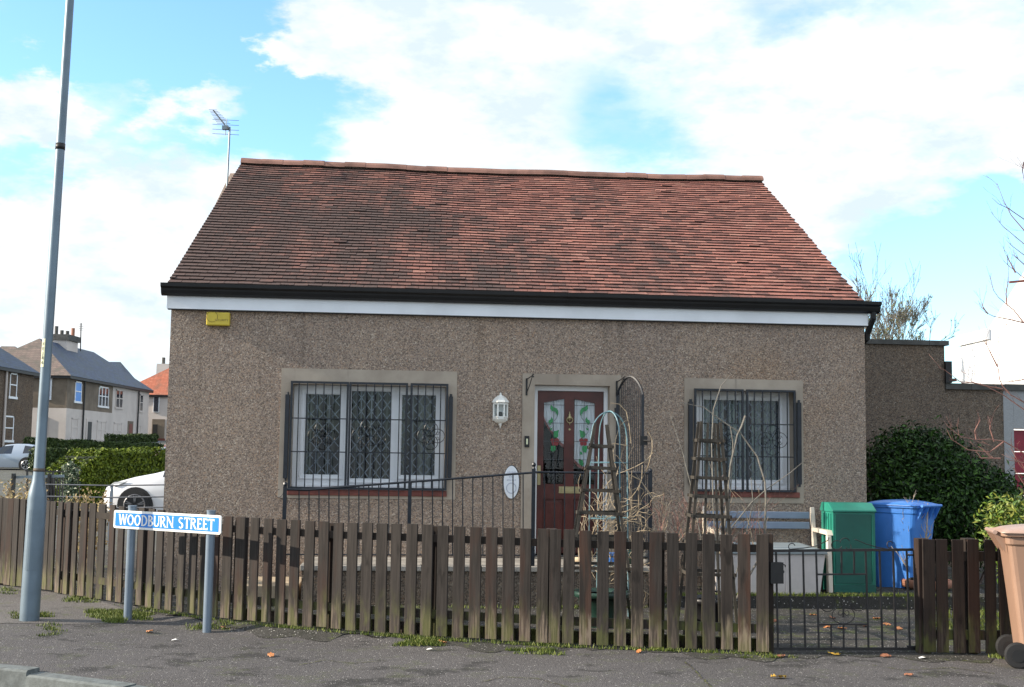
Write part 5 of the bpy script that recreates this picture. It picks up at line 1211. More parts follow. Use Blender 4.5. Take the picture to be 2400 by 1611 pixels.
# obelisks
def obelisk(label, legs, rungs_y, Y, base_y, top_y, extra=()):
    """legs: (xtop, ytop, xbot) of the near face in source px; built as a real four sided pyramid"""
    (xt0, yt0, xb0), (xt1, yt1, xb1) = legs
    A0 = P(xb0, base_y, Y); A1 = P(xb1, base_y, Y); w_ = (A1 - A0).length; cx = (A0.x + A1.x) / 2; z0 = zg(cx)
    T0 = P(xt0, yt0, Y + w_ * .5); T1 = P(xt1, yt1, Y + w_ * .5); wt2 = (T1 - T0).length; zt = (T0.z + T1.z) / 2; tx = (T0.x + T1.x) / 2
    t = thing('garden_obelisk', label, 'obelisk', (cx, Y + w_ / 2, z0)); c = []
    for sx_, sy_ in ((-1, -1), (1, -1), (1, 1), (-1, 1)):
        p0 = Vector((cx + sx_ * w_ / 2, Y + w_ / 2 + sy_ * w_ / 2, z0)); p1 = Vector((tx + sx_ * wt2 / 2, Y + w_ / 2 + sy_ * wt2 / 2, zt + R.uniform(-.015, .015))); c.append((p0, p1))
        wb(t, 'leg', M['trellis'], lambda b: b.beam(p0, p1, .025, .020, up=(0, 1, 0)))
    zs = [P((xb0 + xt0) / 2, y_, Y + w_ * .25).z for y_ in rungs_y]
    for z_ in zs:
        f = (z_ - z0) / (zt - z0); q = [a + (b_ - a) * f for a, b_ in c]
        for i in range(4): a, b_ = q[i], q[(i + 1) % 4]; d = (b_ - a).normalized() * .03; o_ = Vector((0, -.014, 0)) if i == 0 else Vector((0, .014, 0)) if i == 2 else Vector((.014 if i == 1 else -.014, 0, 0)); wb(t, 'rung', M['trellis'], lambda b: b.beam(a - d + o_, b_ + d + o_, .012, .028))
    for f0 in extra:
        for ia, ib in ((0, 1),):
            a = c[ia][0] + (c[ib][0] - c[ia][0]) * f0; b_ = c[ia][1] + (c[ib][1] - c[ia][1]) * f0; wb(t, 'upright', M['trellis'], lambda b: b.beam(a, b_ + Vector((0, 0, -.01)), .020, .016, up=(0, 1, 0)))
    return t
obelisk('weathered wooden obelisk in front of the door beside the blue hoops', [(1394.6, 995, 1313), (1422, 995, 1497)], (1045, 1097, 1150, 1203, 1262, 1330), 10.95, 1466, 995)
obelisk('weathered wooden obelisk with close uprights in front of the small window', [(1641, 990, 1603), (1685, 992, 1730)], (1033.7, 1076.8, 1121.4, 1164.5, 1210.8, 1275, 1345), 10.75, 1468, 990, (.33, .67))
# blue hoop obelisk
hp_ = P(1425, 1440, 12.0); hz0 = .0; ho = thing('hoop_obelisk', 'pale blue metal hoop obelisk tangled with dried climber stems', 'obelisk', (hp_.x, 12.0, hz0))
hzt = P(1431, 966, 12.0).z; hr_ = .205
for k, a_ in enumerate((rad(25), rad(115))):
    pts = []
    ca, sa = math.cos(a_), math.sin(a_)
    for i in range(21):
        f = i / 20 * 2 - 1; z_ = hzt - .0; zz = hzt - .26 * (1 - math.sqrt(max(0, 1 - f * f))); pts.append((hp_.x + ca * hr_ * f, 12.0 + sa * hr_ * f, zz + k * .008))
    pts = [(hp_.x - ca * hr_ * 1.12, 12 - sa * hr_ * 1.12, .0)] + pts + [(hp_.x + ca * hr_ * 1.12, 12 + sa * hr_ * 1.12, .0)]
    wb(ho, 'hoop', M['hoop_blue'], lambda b: b.tube(pts, .0072, 6))
for y_ in (1085, 1215, 1330):
    z_ = P(1425, y_, 12.0).z; wb(ho, 'ring_bar', M['hoop_blue'], lambda b: b.tube([(hp_.x + hr_ * 1.04 * math.cos(k * math.pi / 2 + rad(25)), 12 + hr_ * 1.04 * math.sin(k * math.pi / 2 + rad(25)), z_ + .004 * (k % 2)) for k in range(5)], .0065, 5))

# ================================================================== TWIGS AND TREES
def limb(b, rng, p, d, ln, r, depth, spread=.6, droop=0.0, n=5, curl=.25, minr=.0012, kids=(2, 4), sides=5, tips=None):
    pts = [p.copy()]; q = p.copy(); dd = d.normalized()
    for i in range(n):
        dd = (dd + Vector((rng.uniform(-1, 1), rng.uniform(-1, 1), rng.uniform(-1, 1))) * curl * .35 + Vector((0, 0, droop))).normalized(); q = q + dd * (ln / n); pts.append(q.copy())
    rs = [max(minr, r * (1 - .65 * i / n)) for i in range(n + 1)]
    b.tube(pts, rs, sides if depth > 1 else 3, cap=False)
    if tips is not None and depth <= 1: tips.extend(pts[-3:])
    if depth <= 0: return
    for _ in range(rng.randint(*kids)):
        i = rng.randint(max(1, n // 3), n); o_ = Vector((rng.uniform(-1, 1), rng.uniform(-1, 1), rng.uniform(-.5, 1)))
        nd = (pts[min(i, n)] - pts[i - 1]).normalized() + o_ * spread
        limb(b, rng, pts[i], nd, ln * rng.uniform(.5, .78), rs[i] * .7, depth - 1, spread, droop, n, curl, minr, kids, sides, tips)
# dry climber tangled on the hoops: pale strands
cl = thing('dried_climber', 'pale dried climber stems tangled over the blue hoops and arched gate', 'climber', (hp_.x, 12.0, 0)); rg = random.Random(3)
for g_i in range(4):
    b = MB()
    for i in range(17):
        a = rg.uniform(0, 6.28); q = Vector((hp_.x + .06 + .22 * math.cos(a), 12 + .2 * math.sin(a), rg.uniform(.3, 1.0))); pts = [q.copy()]; d = Vector((rg.uniform(-.2, .4), rg.uniform(-.3, .3), rg.uniform(.3, 1)))
        for k in range(rg.randint(7, 13)):
            d = (d + Vector((rg.uniform(-1, 1), rg.uniform(-1, 1), rg.uniform(-1.1, .8))) * .5).normalized(); q = q + d * .11
            c_ = Vector((hp_.x + .12, 12.05, q.z)); v_ = q - c_
            if v_.length > .42: q = c_ + v_.normalized() * .42
            if q.z > hzt + .05: q.z = hzt; d.z = -.5
            pts.append(q.copy())
        b.tube(pts, rg.choice([.0018, .0028, .004]), 4, cap=False)
    b.build('climber_stem', M['straw'], cl, world=True)
b = MB(); V = lambda px_, py_, Y_=11.9: P(px_, py_, Y_)
for ln_ in ([(1431, 945), (1452, 948), (1468, 965), (1475, 1000), (1479, 1040)], [(1420, 1045), (1440, 1040), (1470, 1045)], [(1470, 1110), (1500, 1125), (1530, 1165), (1560, 1185)], [(1455, 1190), (1480, 1180), (1503, 1183)], [(1475, 1195), (1500, 1200), (1524, 1207)], [(1490, 1225), (1515, 1235), (1538, 1246)], [(1470, 1215), (1490, 1200), (1500, 1215), (1506, 1235)], [(1440, 1235), (1460, 1215), (1475, 1222)], [(1410, 1240), (1425, 1225), (1440, 1240)]):
    b.tube([V(*q) for q in ln_], .0045, 5)
b.build('arching_stem', M['straw'], cl, world=True)
# rose / shrub behind the right obelisk
rs_ = thing('bare_rose', 'bare reddish rose bush with long arching stems in front of the small window', 'shrub', (P(1690, 1440, 11.6).x, 11.6, 0))
b = MB()
for ln_, r in (([(1690, 1440), (1698, 1240), (1712, 1090), (1728, 1020), (1738, 1000), (1747, 975)], [.012, .010, .009, .009, .010, .012]), ([(1690, 1440), (1672, 1200), (1668, 1040), (1672, 960), (1690, 905), (1714, 877)], [.009, .008, .007, .006, .0055, .003]),
               ([(1705, 1440), (1790, 1290), (1795, 1180), (1793, 1130), (1775, 1070), (1735, 1015), (1690, 985), (1650, 955), (1586, 942)], [.012, .010, .010, .009, .009, .007, .006, .005, .003]),
               ([(1700, 1440), (1712, 1240), (1760, 1180), (1795, 1148), (1850, 1110), (1880, 1085)], [.008, .007, .006, .005, .004, .002]), ([(1685, 1440), (1650, 1300), (1622, 1150), (1600, 1060), (1580, 1000), (1568, 965)], [.008, .007, .006, .005, .004, .002]),
               ([(1690, 1440), (1704, 1250), (1714, 1120), (1718, 1040), (1712, 1000)], [.009, .008, .007, .006, .004]), ([(1700, 1440), (1740, 1290), (1765, 1180), (1760, 1120)], [.007, .006, .005, .003]),
               ([(1690, 1440), (1600, 1260), (1540, 1190), (1510, 1140), (1490, 1110)], [.006, .005, .004, .003, .002]), ([(1640, 1440), (1600, 1290), (1560, 1220), (1520, 1200)], [.005, .004, .003, .002])):
    b.tube([P(x_, y_, 11.6) for x_, y_ in ln_], r, 6)
b.build('main_stem', M['bark_grey'], rs_, world=True)
rg = random.Random(11)
for g_i in range(3):
    b = MB()
    for i in range(16):
        x_ = rg.uniform(1540, 1800); p_ = P(x_, rg.uniform(1260, 1300), 11.6 + rg.uniform(-.3, .6)); limb(b, rg, p_, Vector((rg.uniform(-.7, .8), rg.uniform(-.3, .3), 1)), rg.uniform(.18, .42), .004, 2, .6, .0, 4, .5, .0014, (1, 3), 4)
    b.build('twig', [M['bark_red'], M['straw'], M['bark_red']][g_i], rs_, world=True, kind='stuff')
# black clutter behind the right obelisk
ct = thing('folded_trolley', 'dark folded metal trolley frame behind the black pot', 'trolley', (P(1640, 1440, 11.9).x, 11.9, 0))
b = MB()
for A_, B_ in (((1600, 1300), (1596, 1400)), ((1690, 1300), (1712, 1400)), ((1600, 1346), (1720, 1350)), ((1640, 1380), (1710, 1392)), ((1600, 1400), (1720, 1404))): b.tube([P(*A_, 11.9), P(*B_, 11.9)], .012, 6)
b.build('trolley_frame', M['dark_metal'], ct, world=True)
# twigs in the terracotta pot (pale bare shrub)
tw = thing('potted_shrub', 'pale bare upright twigs growing from the terracotta pot by the gate', 'shrub', (tp.x + .03, tp.y - .1, .2)); rg = random.Random(5); b = MB()
for ln_ in ([(2155, 1395), (2140, 1290), (2128, 1240), (2115, 1215)], [(2158, 1395), (2140, 1260), (2134, 1180)], [(2160, 1395), (2152, 1290), (2150, 1178)], [(2163, 1395), (2170, 1290), (2175, 1180)], [(2150, 1395), (2125, 1330), (2113, 1310)], [(2156, 1395), (2125, 1270), (2120, 1200)], [(2165, 1395), (2160, 1280), (2182, 1252)]):
    pts = [P(x_, y_, tp.y - .1) for x_, y_ in ln_]; b.tube(pts, [.014, .011, .008, .005][:len(pts)] if len(pts) == 4 else [.014, .010, .007], 5)
    for k in range(5): q = pts[1] + (pts[-1] - pts[1]) * rg.random(); limb(b, rg, q, Vector((rg.uniform(-.6, .6), rg.uniform(-.3, .3), 1)), .13, .0045, 1, .5, 0, 3, .4, .0025, (1, 2), 4)
b.build('twig', M['straw_pale'], tw, world=True, kind='stuff')

# leaf helpers -----------------------------------------------------
def leaf_mesh(centres, normals, size, rng, aspect=.5, jitter=.6, fold=.15):
    v = []; f = []
    n = len(centres); 
    for i in range(n):
        c = centres[i]; nn = normals[i] + rng.normal(0, jitter, 3); nn /= (np.linalg.norm(nn) + 1e-9)
        a = np.cross(nn, rng.normal(0, 1, 3)); a /= (np.linalg.norm(a) + 1e-9); b_ = np.cross(nn, a); s = size * rng.uniform(.6, 1.35); k = len(v)
        v += [tuple(c - a * s), tuple(c + b_ * s * aspect + nn * s * fold), tuple(c + a * s), tuple(c - b_ * s * aspect + nn * s * fold)]; f += [(k, k + 1, k + 2), (k, k + 2, k + 3)]
    return v, f
def leaf_obj(name, cs, ns, size, mat, par, seed=1, aspect=.5, jitter=.6, kind=None):
    rng = np.random.default_rng(seed); v, f = leaf_mesh(cs, ns, size, rng, aspect, jitter); b = MB(); b.v = v; b.f = f; b.m = [0] * len(f); o = b.build(name, mat, par, world=par is not None)
    if kind: o['kind'] = kind
    return o
def shell_pts(blobs, n, rng, depth=.35):
    """points near the skin of a union of ellipsoids, clumped"""
    cs = []; ns = []; vol = np.array([(b_[3] * b_[4] * b_[5]) ** .66 for b_ in blobs]); pr_ = vol / vol.sum()
    clumps = []
    for _ in range(n // 14):
        b_ = blobs[rng.choice(len(blobs), p=pr_)]; d = rng.normal(0, 1, 3); d /= np.linalg.norm(d); r = 1 - rng.random() ** 1.7 * depth
        clumps.append((np.array(b_[:3]) + d * r * np.array(b_[3:6]), d))
    for c, d in clumps:
        for _ in range(14): cs.append(c + rng.normal(0, .085, 3)); ns.append(d + np.array([0, 0, .35]))
    return cs, ns
# big laurel in front of the side walls
def P3(px_, py_, Y_): p = P(px_, py_, Y_); return (p.x, p.y, p.z)
blobs = []
for px_, py_, Y_, rx_, rz2 in ((2085, 1130, 16.0, .45, .45), (2120, 1068, 16.2, .36, .34), (2170, 1050, 16.1, .40, .26), (2140, 1120, 15.8, .6, .55), (2200, 1110, 15.9, .55, .40), (2225, 1090, 16.0, .38, .24), (2255, 1160, 15.8, .55, .42), (2300, 1140, 15.9, .32, .26), (2330, 1190, 15.7, .40, .36),
                               (2180, 1200, 15.5, .7, .5), (2090, 1200, 15.6, .5, .5), (2270, 1230, 15.4, .6, .45), (2062, 1085, 16.3, .20, .20), (2350, 1240, 15.5, .4, .35), (2345, 1165, 16, .18, .16)):
    p = P3(px_, py_, Y_); blobs.append((p[0], p[1], p[2], rx_, .55, rz2))
lau = thing('laurel_bush', 'large dark green laurel bush in front of the shaded side wall', 'bush', (P(2180, 1300, 15.8).x, 15.8, 0)); rng = np.random.default_rng(4)
rsh = random.Random(77)
for _ in range(16): q_ = P3(rsh.uniform(2060, 2350), rsh.uniform(1010, 1130) + abs(rsh.gauss(0, 30)), 15.9); hh_ = P3(2060, 1020, 15.9)[2] - max(0, q_[0] - 5.2) * .62; blobs.append((q_[0], q_[1], min(q_[2], hh_), .13, .2, .12))
cs, ns = shell_pts(blobs, 32000, rng, .45); leaf_obj('foliage', cs, ns, .036, M['laurel'], lau, 2, .42, .75)
b = MB(); rg = random.Random(9)
for k in range(9): limb(b, rg, Vector((P(2100 + 25 * k, 1300, 15.8).x, 15.8 + rg.uniform(-.1, .2), 0)), Vector((rg.uniform(-.4, .4), rg.uniform(-.2, .2), 1)), rg.uniform(1.0, 1.5), .022, 2, .5, 0, 5, .3, .003, (2, 3), 5)
b.build('stem', M['bark'], lau, world=True)
sh = thing('green_shrub', 'small bright green leafy shrub between the laurel and the brown bin', 'bush', (P(2360, 1300, 13.2).x, 13.2, 0))
blobs = [(*P3(2340, 1215, 13.2), .16, .2, .12), (*P3(2380, 1200, 13.2), .2, .2, .12), (*P3(2360, 1235, 13.0), .25, .2, .13), (*P3(2370, 1290, 13.1), .3, .3, .25)]
cs, ns = shell_pts(blobs, 1800, rng, .9); leaf_obj('foliage', cs, ns, .036, mk_leaf('bright leaf', [(.05, .11, .01), (.1, .17, .02), (.17, .22, .03), (.2, .2, .04)]), sh, 3, .4, .9)
b = MB(); [limb(b, rg, Vector((P(2365, 1300, 13.1).x + rg.uniform(-.1, .1), 13.1, 0)), Vector((rg.uniform(-.3, .3), 0, 1)), .5, .008, 1, .5, 0, 4, .3, .002, (2, 3), 4) for _ in range(5)]; b.build('stem', M['bark'], sh, world=True)
# bare tree at the right edge, trunk outside the frame
tr = thing('bare_tree', 'bare twiggy tree reaching in from the right edge over the white gable', 'tree', (P(2560, 1540, 10.9).x, 10.9, 0)); tx_ = P(2560, 1540, 10.9).x
b = MB(); b.tube([(tx_, 10.9, 0), (tx_ + .03, 10.9, 1.0), (tx_ - .02, 10.92, 2.2), (tx_ + .04, 10.9, 3.4)], [.06, .05, .042, .025], 10); b.build('trunk', M['bark'], tr, world=True, smooth=True)
rg = random.Random(21); b = MB()
def br(pts_, r0=.008, Y_=10.9, twigs=5):
    pts = [P(x_, y_, Y_ - .0) for x_, y_ in pts_]; n = len(pts); b.tube(pts, [r0 * (1 - .8 * i / (n - 1)) for i in range(n)], 5)
    for k in range(twigs):
        i = rg.randint(0, n - 2); q = pts[i] + (pts[i + 1] - pts[i]) * rg.random(); d = (pts[i + 1] - pts[i]).normalized() + Vector((rg.uniform(-.6, .6), rg.uniform(-.5, .5), rg.uniform(.0, 1.2))); limb(b, rg, q, d, rg.uniform(.05, .16), .0022, 1, .5, 0, 3, .5, .0011, (1, 2), 4)
for pl_ in ([(2560, 620), (2440, 540), (2400, 514), (2362, 488), (2340, 478), (2325, 464)], [(2440, 560), (2400, 540), (2370, 505), (2352, 470), (2337, 430)], [(2560, 660), (2450, 600), (2400, 572), (2350, 530), (2322, 497)], [(2560, 720), (2440, 620), (2400, 598), (2370, 575), (2358, 562)], [(2460, 640), (2400, 620), (2378, 600), (2374, 585)],
            [(2560, 760), (2440, 670), (2400, 652), (2365, 624), (2352, 612)], [(2380, 640), (2365, 610), (2355, 592)], [(2560, 900), (2440, 790), (2400, 757), (2376, 727), (2360, 714), (2340, 697), (2328, 680), (2320, 650), (2312, 624)], [(2360, 714), (2358, 690), (2363, 660), (2364, 625)], [(2440, 775), (2400, 757), (2366, 749), (2330, 742), (2312, 734), (2296, 722)], [(2316, 736), (2304, 722), (2303, 710)],
            [(2400, 380), (2396, 400), (2400, 420)], [(2560, 430), (2440, 400), (2400, 395), (2394, 385)], [(2560, 1140), (2440, 1080), (2400, 1063), (2354, 1035), (2320, 1030), (2288, 1031), (2252, 1024), (2225, 1002), (2212, 988)], [(2288, 1031), (2285, 1010), (2297, 985), (2296, 978)], [(2354, 1035), (2320, 1060), (2270, 1055), (2230, 1030), (2218, 1005)], [(2330, 1035), (2320, 1005), (2322, 990)], [(2345, 1075), (2300, 1074), (2296, 1070)],
            [(2560, 1010), (2440, 965), (2400, 943), (2368, 925), (2350, 905), (2343, 890), (2338, 855), (2345, 820), (2338, 795), (2370, 745)], [(2350, 912), (2310, 905), (2280, 897), (2255, 898), (2215, 868), (2200, 862)], [(2440, 1000), (2400, 960), (2350, 925), (2300, 900), (2240, 892)], [(2338, 860), (2318, 820), (2308, 800)], [(2440, 900), (2400, 890), (2370, 895), (2320, 895)], [(2500, 1180), (2420, 1120), (2390, 1090), (2370, 1050)], [(2500, 1230), (2430, 1180), (2390, 1120), (2375, 1095)], [(2440, 1110), (2400, 1085), (2360, 1078)]):
    br(pl_, .0075, 10.9 + rg.uniform(-.3, .5))
b.build('branch', M['bark_red'], tr, world=True)
# bare trees behind the roof
def far_tree(label, px_, Y_, topy, wpx, seed, mat, dens=4, buds=None):
    g = P(px_, 1075, Y_); base = Vector((g.x, Y_, 1.0)); top = P(px_, topy, Y_).z; H_ = top - 1.0; t = thing('bare_tree', label, 'tree', base)
    rg = random.Random(seed); b = MB(); b.tube([base, base + Vector((.05, 0, H_ * .35))], [H_ * .022, H_ * .015], 8); b.build('trunk', mat, t, world=True)
    b = MB(); tips = []; wm = wpx / F_PX * Y_
    for k in range(dens + 3):
        d = Vector((rg.uniform(-1, 1) * wm / H_ * .9, rg.uniform(-.4, .4), 1)); limb(b, rg, base + Vector((0, 0, H_ * rg.uniform(.2, .38))), d, H_ * rg.uniform(.22, .30), H_ * .010, dens, .62, .05, 4, .35, H_ * .0009, (2, 4), 4, tips)
    b.build('branches', mat, t, world=True)
    if buds:
        rng = np.random.default_rng(seed); cs = [np.array(tips[i]) for i in rng.integers(0, len(tips), 1500)]; leaf_obj('buds', cs, [np.array([0, 0, 1.])] * len(cs), .035, buds, t, seed)
far_tree('tall bare tree behind the right verge of the tiled roof', 2020, 36, 600, 150, 3, M['bark_grey'], 4)
far_tree('bare twiggy tree with yellowish buds above the side wall coping', 2085, 30, 640, 260, 8, M['bark_grey'], 5, M['bud_green'])
far_tree('low bare saplings showing above the right end of the high side wall', 2175, 30, 745, 110, 12, M['bark'], 3)

# ================================================================== SIDE WALLS, NEIGHBOUR ON THE RIGHT
def tw(px_, py_, t): s, z = hs(px_, py_, t); return s, z
SWT = 4.6
s_a, s_b = tw(2222, 900, SWT)[0], tw(2352, 900, SWT)[0]; zh_ = (tw(2100, 808, SWT)[1]); zl_ = tw(2290, 914, SWT)[1]
wl = thing('side_extension_wall', 'tall dark roughcast side wall with flat grey coping right of the cottage', 'wall', hw(W8 + 1, SWT, 0), TH)
def lb_(par, name, mat, a_, c_, **k): b = MB(); b.box(a_, c_); 
def hbox(par, name, mat, a_, c_, **k): b = MB(); b.box(a_, c_, M=Matrix.Translation(H0) @ Matrix.Rotation(TH, 4, 'Z')); return b.build(name, mat, par, world=True, **k)
hbox(wl, 'wall_panel', M['roughcast_dark'], (W8 + .004, SWT, -.1), (s_a - .05, SWT + .25, zh_))
x = W8 + .004
while x < s_a - .1:
    x1 = min(s_a + .01, x + .95); hbox(wl, 'coping_stone', M['coping'], (x, SWT - .05, zh_ + .001), (x1 - .004, SWT + .30, zh_ + .075)); x = x1
w2 = thing('side_garden_wall', 'lower dark roughcast wall with coping stepping down to the right', 'wall', hw(s_a + .4, SWT, 0), TH)
hbox(w2, 'wall_panel', M['roughcast_dark'], (s_a - .046, SWT + .02, -.1), (s_b - .005, SWT + .24, zl_))
x = s_a - .046
while x < s_b - .1:
    x1 = min(s_b + .02, x + .42); hbox(w2, 'coping_stone', M['coping'], (x, SWT - .03, zl_ + .001), (x1 - .004, SWT + .28, zl_ + .095)); x = x1
q = tw(2228, 880, SWT - .05); wb(w2, 'gutter_end', M['black_plastic'], lambda b: (b.beam(hw(q[0] - .03, SWT - .02, q[1] + .22), hw(q[0] - .03, SWT - .02, q[1] - .12), .10, .10), b.beam(hw(q[0] - .02, SWT - .02, q[1] - .08), hw(q[0] + .09, SWT - .02, q[1] - .07), .10, .05)))
w3 = thing('garage', 'pale grey dashed garage wall with crimson door at the right edge', 'garage', hw(s_b + 1.4, SWT, 0), TH)
sd0 = tw(2380, 1100, SWT)[0]; zd1 = tw(2390, 1005, SWT)[1]
hbox(w3, 'wall_panel', M['pale_dash'], (s_b - .001, SWT + .02, -.1), (sd0, SWT + .26, zl_)); hbox(w3, 'wall_panel', M['pale_dash'], (sd0 + 2.3, SWT + .02, -.1), (sd0 + 2.9, SWT + .26, zl_)); hbox(w3, 'lintel', M['pale_dash'], (sd0 + .002, SWT + .02, zd1), (sd0 + 2.298, SWT + .26, zl_))
hbox(w3, 'roof_edge', M['coping'], (s_b + .022, SWT - .03, zl_ + .001), (sd0 + 3.0, SWT + .3, zl_ + .10))
for k in range(6): hbox(w3, 'garage_door_panel', M['red_door'], (sd0 + .03, SWT + .12, .02 + k * (zd1 - .03) / 6), (sd0 + 2.27, SWT + .15, .02 + (k + 1) * (zd1 - .03) / 6 - .012))
hbox(w3, 'door_frame', M['white_upvc'], (sd0 + .003, SWT + .10, 0), (sd0 + .028, SWT + .17, zd1 - .002))
# white gabled house
Yw = 34.0; wa = rad(-52)   # direction of the gable wall in plan
CN = P(2320, 900, Yw); eZ = P(2320, 771, Yw).z
dg_ = Vector((math.cos(wa), math.sin(wa), 0)); dn = Vector((-dg_.y, dg_.x, 0))
wh = thing('white_house', 'bright white gabled house rising behind the garage on the right', 'house', (CN.x, CN.y, 0)); b = MB()
c0_ = Vector((CN.x, CN.y, 0)); gw_ = 7.6; rz2 = eZ + 5.2; up_ = Vector((0, 0, 1))
A_ = c0_; B_ = c0_ + dg_ * gw_; so_ = Vector((.46, 1, 0)).normalized() * 8
b.prism([A_, B_, B_ + up_ * eZ, (A_ + B_) / 2 + up_ * rz2, A_ + up_ * eZ], (0, 0, 0), tuple(so_)); b.build('wall', M['white_paint_wall'], wh, world=True, fix=True)
Wp = P(2250, 788, 36.2); Wp.z = 0; wv = Wp - A_; ez2 = P(2250, 788, 36.2).z
b = MB(); b.prism([A_ + Vector((.01, .02, 0)), Wp, Wp + up_ * (ez2 - .3), A_ + Vector((.01, .02, eZ - .3))], (0, 0, 0), (3.0, 1.2, 0)); b.build('side_wing', M['white_paint_wall'], wh, world=True, fix=True)
b = MB(); b.prism([A_ + wv * -.01 + Vector((-.08, -.06, eZ - .30)), Wp + wv * .04 + Vector((-.08, -.06, ez2 - .30)), Wp + wv * .04 + Vector((-.08, -.06, ez2)), A_ + wv * -.01 + Vector((-.08, -.06, eZ))], (0, 0, 0), (3.0, 1.2, 0)); b.build('wing_fascia', M['white_upvc'], wh, world=True, fix=True)
b = MB(); S_, E_ = P(2366, 662, Yw - 1), P(2420, 657, Yw - 1); b.beam(S_, E_, .08, .06); b.build('ridge_board', M['sill'], wh, world=True)

# ================================================================== STREET BEHIND ON THE LEFT
GX = Vector((-35.0, 0, 0))
def win(par, fn, y, z0, z1, w_, white=True, x=None, blue=False, mull=0, panes=1):
    """window on a wall with normal +x at plane x, centred on y"""
    X = -35.0 if x is None else x
    f = MB(); f.box((X - .02, y - w_ / 2 - .12, z0 - .16), (X + .06, y + w_ / 2 + .12, z0)); f.box((X - .02, y - w_ / 2, z0), (X + .03, y - w_ / 2 + .10, z1)); f.box((X - .02, y + w_ / 2 - .10, z0), (X + .03, y + w_ / 2, z1)); f.box((X - .02, y - w_ / 2, z1 - .10), (X + .03, y + w_ / 2, z1)); f.box((X - .02, y - w_ / 2 + .1, (z0 + z1) / 2 - .04), (X + .03, y + w_ / 2 - .1, (z0 + z1) / 2 + .04))
    for k in range(mull): yy = y - w_ / 2 + w_ * (k + 1) / (mull + 1); f.box((X - .02, yy - .07, z0 + .01), (X + .035, yy + .07, z1 - .101))
    o = f.build('window', M['white_upvc'] if white else M['cream_wall'], par, world=True)
    g = MB(); g.box((X - .03, y - w_ / 2 + .1, z0 + .002), (X - .005, y + w_ / 2 - .1, z1 - .102)); g.build('pane', M['car_glass'] if not blue else M['sign_blue'], o, world=True)
def roof_hip(par, x0, x1, y0, y1, ze, zr, hip0, hip1, mats, ov=.35):
    x0 -= ov; x1 += ov; y0 -= ov; y1 += ov; xm = (x0 + x1) / 2
    e = [(x0, y0, ze), (x1, y0, ze), (x1, y1, ze), (x0, y1, ze)]; r0 = (xm, y0 + hip0, zr); r1 = (xm, y1 - hip1, zr)
    for nm, poly, mt in (('roof_slope', [e[1], e[2], r1, r0], mats[0]), ('roof_hip', [e[0], e[1], r0], mats[1]), ('roof_slope', [e[3], e[0], r0, r1], mats[0]), ('roof_hip', [e[2], e[3], r1], mats[0])):
        b = MB(); b.face(poly); o = b.build(nm, mt, par, world=True)
    b = MB(); b.box((x0 + .05, y0 + .05, ze - .22), (x1 - .05, y1 - .05, ze - .003)); b.build('eaves', M['dark_metal'], par, world=True)
# terrace
te = thing('terrace_house', 'two storey terrace with blue slate roof and brown harled upper floor across the street', 'house', (-39, 101, 2))
eZt = P(159.4, 881, 95.6).z; rZt = P(92, 794, 100).z; ym = 35 / ((1200 - 267) / F_PX) ; y1t = 35 / ((1200 - 352) / F_PX)
strz = P(152.7, 957, 95.6).z
for nm, mt, ya, yb, za, zb2, prd in (('lower_wall', M['cream_wall'], 95.6, y1t, 1.0, strz, .03), ('upper_wall', M['brown_wall'], 95.6, ym, strz + .001, eZt, 0), ('upper_wall', M['cream_wall'], ym + .001, y1t, strz + .001, eZt, .0)):
    b = MB(); b.box((-43.2, ya, za), (-35 + prd - .03, yb, zb2)); b.build(nm, mt, te, world=True)
roof_hip(te, -43.2, -35.0, 95.6, y1t, eZt, rZt, 4.6, 4.6, (M['slate'], M['slate_brown']))
yx = lambda px_: 35 / ((1200 - px_) / F_PX)
for px_, y0_, y1_, w_, wh_, mu, bl in ((185, 895, 941, 1.5, True, 0, True), (245, 907, 952, 2.5, True, 2, False), (282, 914, 955, 1.9, False, 1, False), (334, 925, 963, 1.0, False, 0, False),
                               (180, 980, 1025, 1.4, False, 0, False), (243, 987, 1029, 2.3, False, 1, False), (281, 991, 1031, 2.2, False, 1, False), (331, 997, 1035, 1.1, False, 0, False)):
    Y_ = yx(px_); z0, z1 = P(px_, y1_, Y_).z, P(px_, y0_, Y_).z; win(te, None, Y_, z0, z1, w_, wh_, blue=bl, mull=mu)
for px_, y0_, y1_, mt, lab in ((214, 989, 1037, M['dark_metal'], 'door'), (310, 994, 1037, M['sill'], 'door')):
    Y_ = yx(px_); z0, z1 = P(px_, y1_, Y_).z, P(px_, y0_, Y_).z; b = MB(); b.box((-35.1, Y_ - .75, z0), (-34.94, Y_ + .75, z1 + .25)); b.build('door_surround', M['cream_wall'] if px_ < 300 else M['brown_wall'], te, world=True); b = MB(); b.box((-34.95, Y_ - .45, z0), (-34.92, Y_ + .45, z1)); b.build('front_door', mt, te, world=True)
for px_ in (197, 325): Y_ = yx(px_); b = MB(); b.tube([(-34.9, Y_, 1.5), (-34.9, Y_, eZt - .1)], .07, 6); b.build('downpipe', M['dark_metal'], te, world=True)
b = MB(); cy0, cy1 = 102.5, 106.5; xc_ = -39.0; b.box((xc_ - .7, 104, rZt - 1.5), (xc_ + .7, 106.6, P(160, 800, 105).z)); b.build('chimney', M['cream_wall'], te, world=True); b = MB(); zc_ = P(160, 800, 105).z; b.box((xc_ - .85, 103.85, zc_ + .002), (xc_ + .85, 106.75, zc_ + .5)); o = b.build('chimney_cap', M['coping'], te, world=True)
for k in range(4): b = MB(); b.tube([(xc_ - .5 + .3 * k, 104.6 + .5 * k, zc_ + .5), (xc_ - .5 + .3 * k, 104.6 + .5 * k, zc_ + .95 + .3 * (k % 3 == 0))], .16, 8); b.build('chimney_pot', M['terracotta'] if k == 3 else M['coping'], te, world=True)
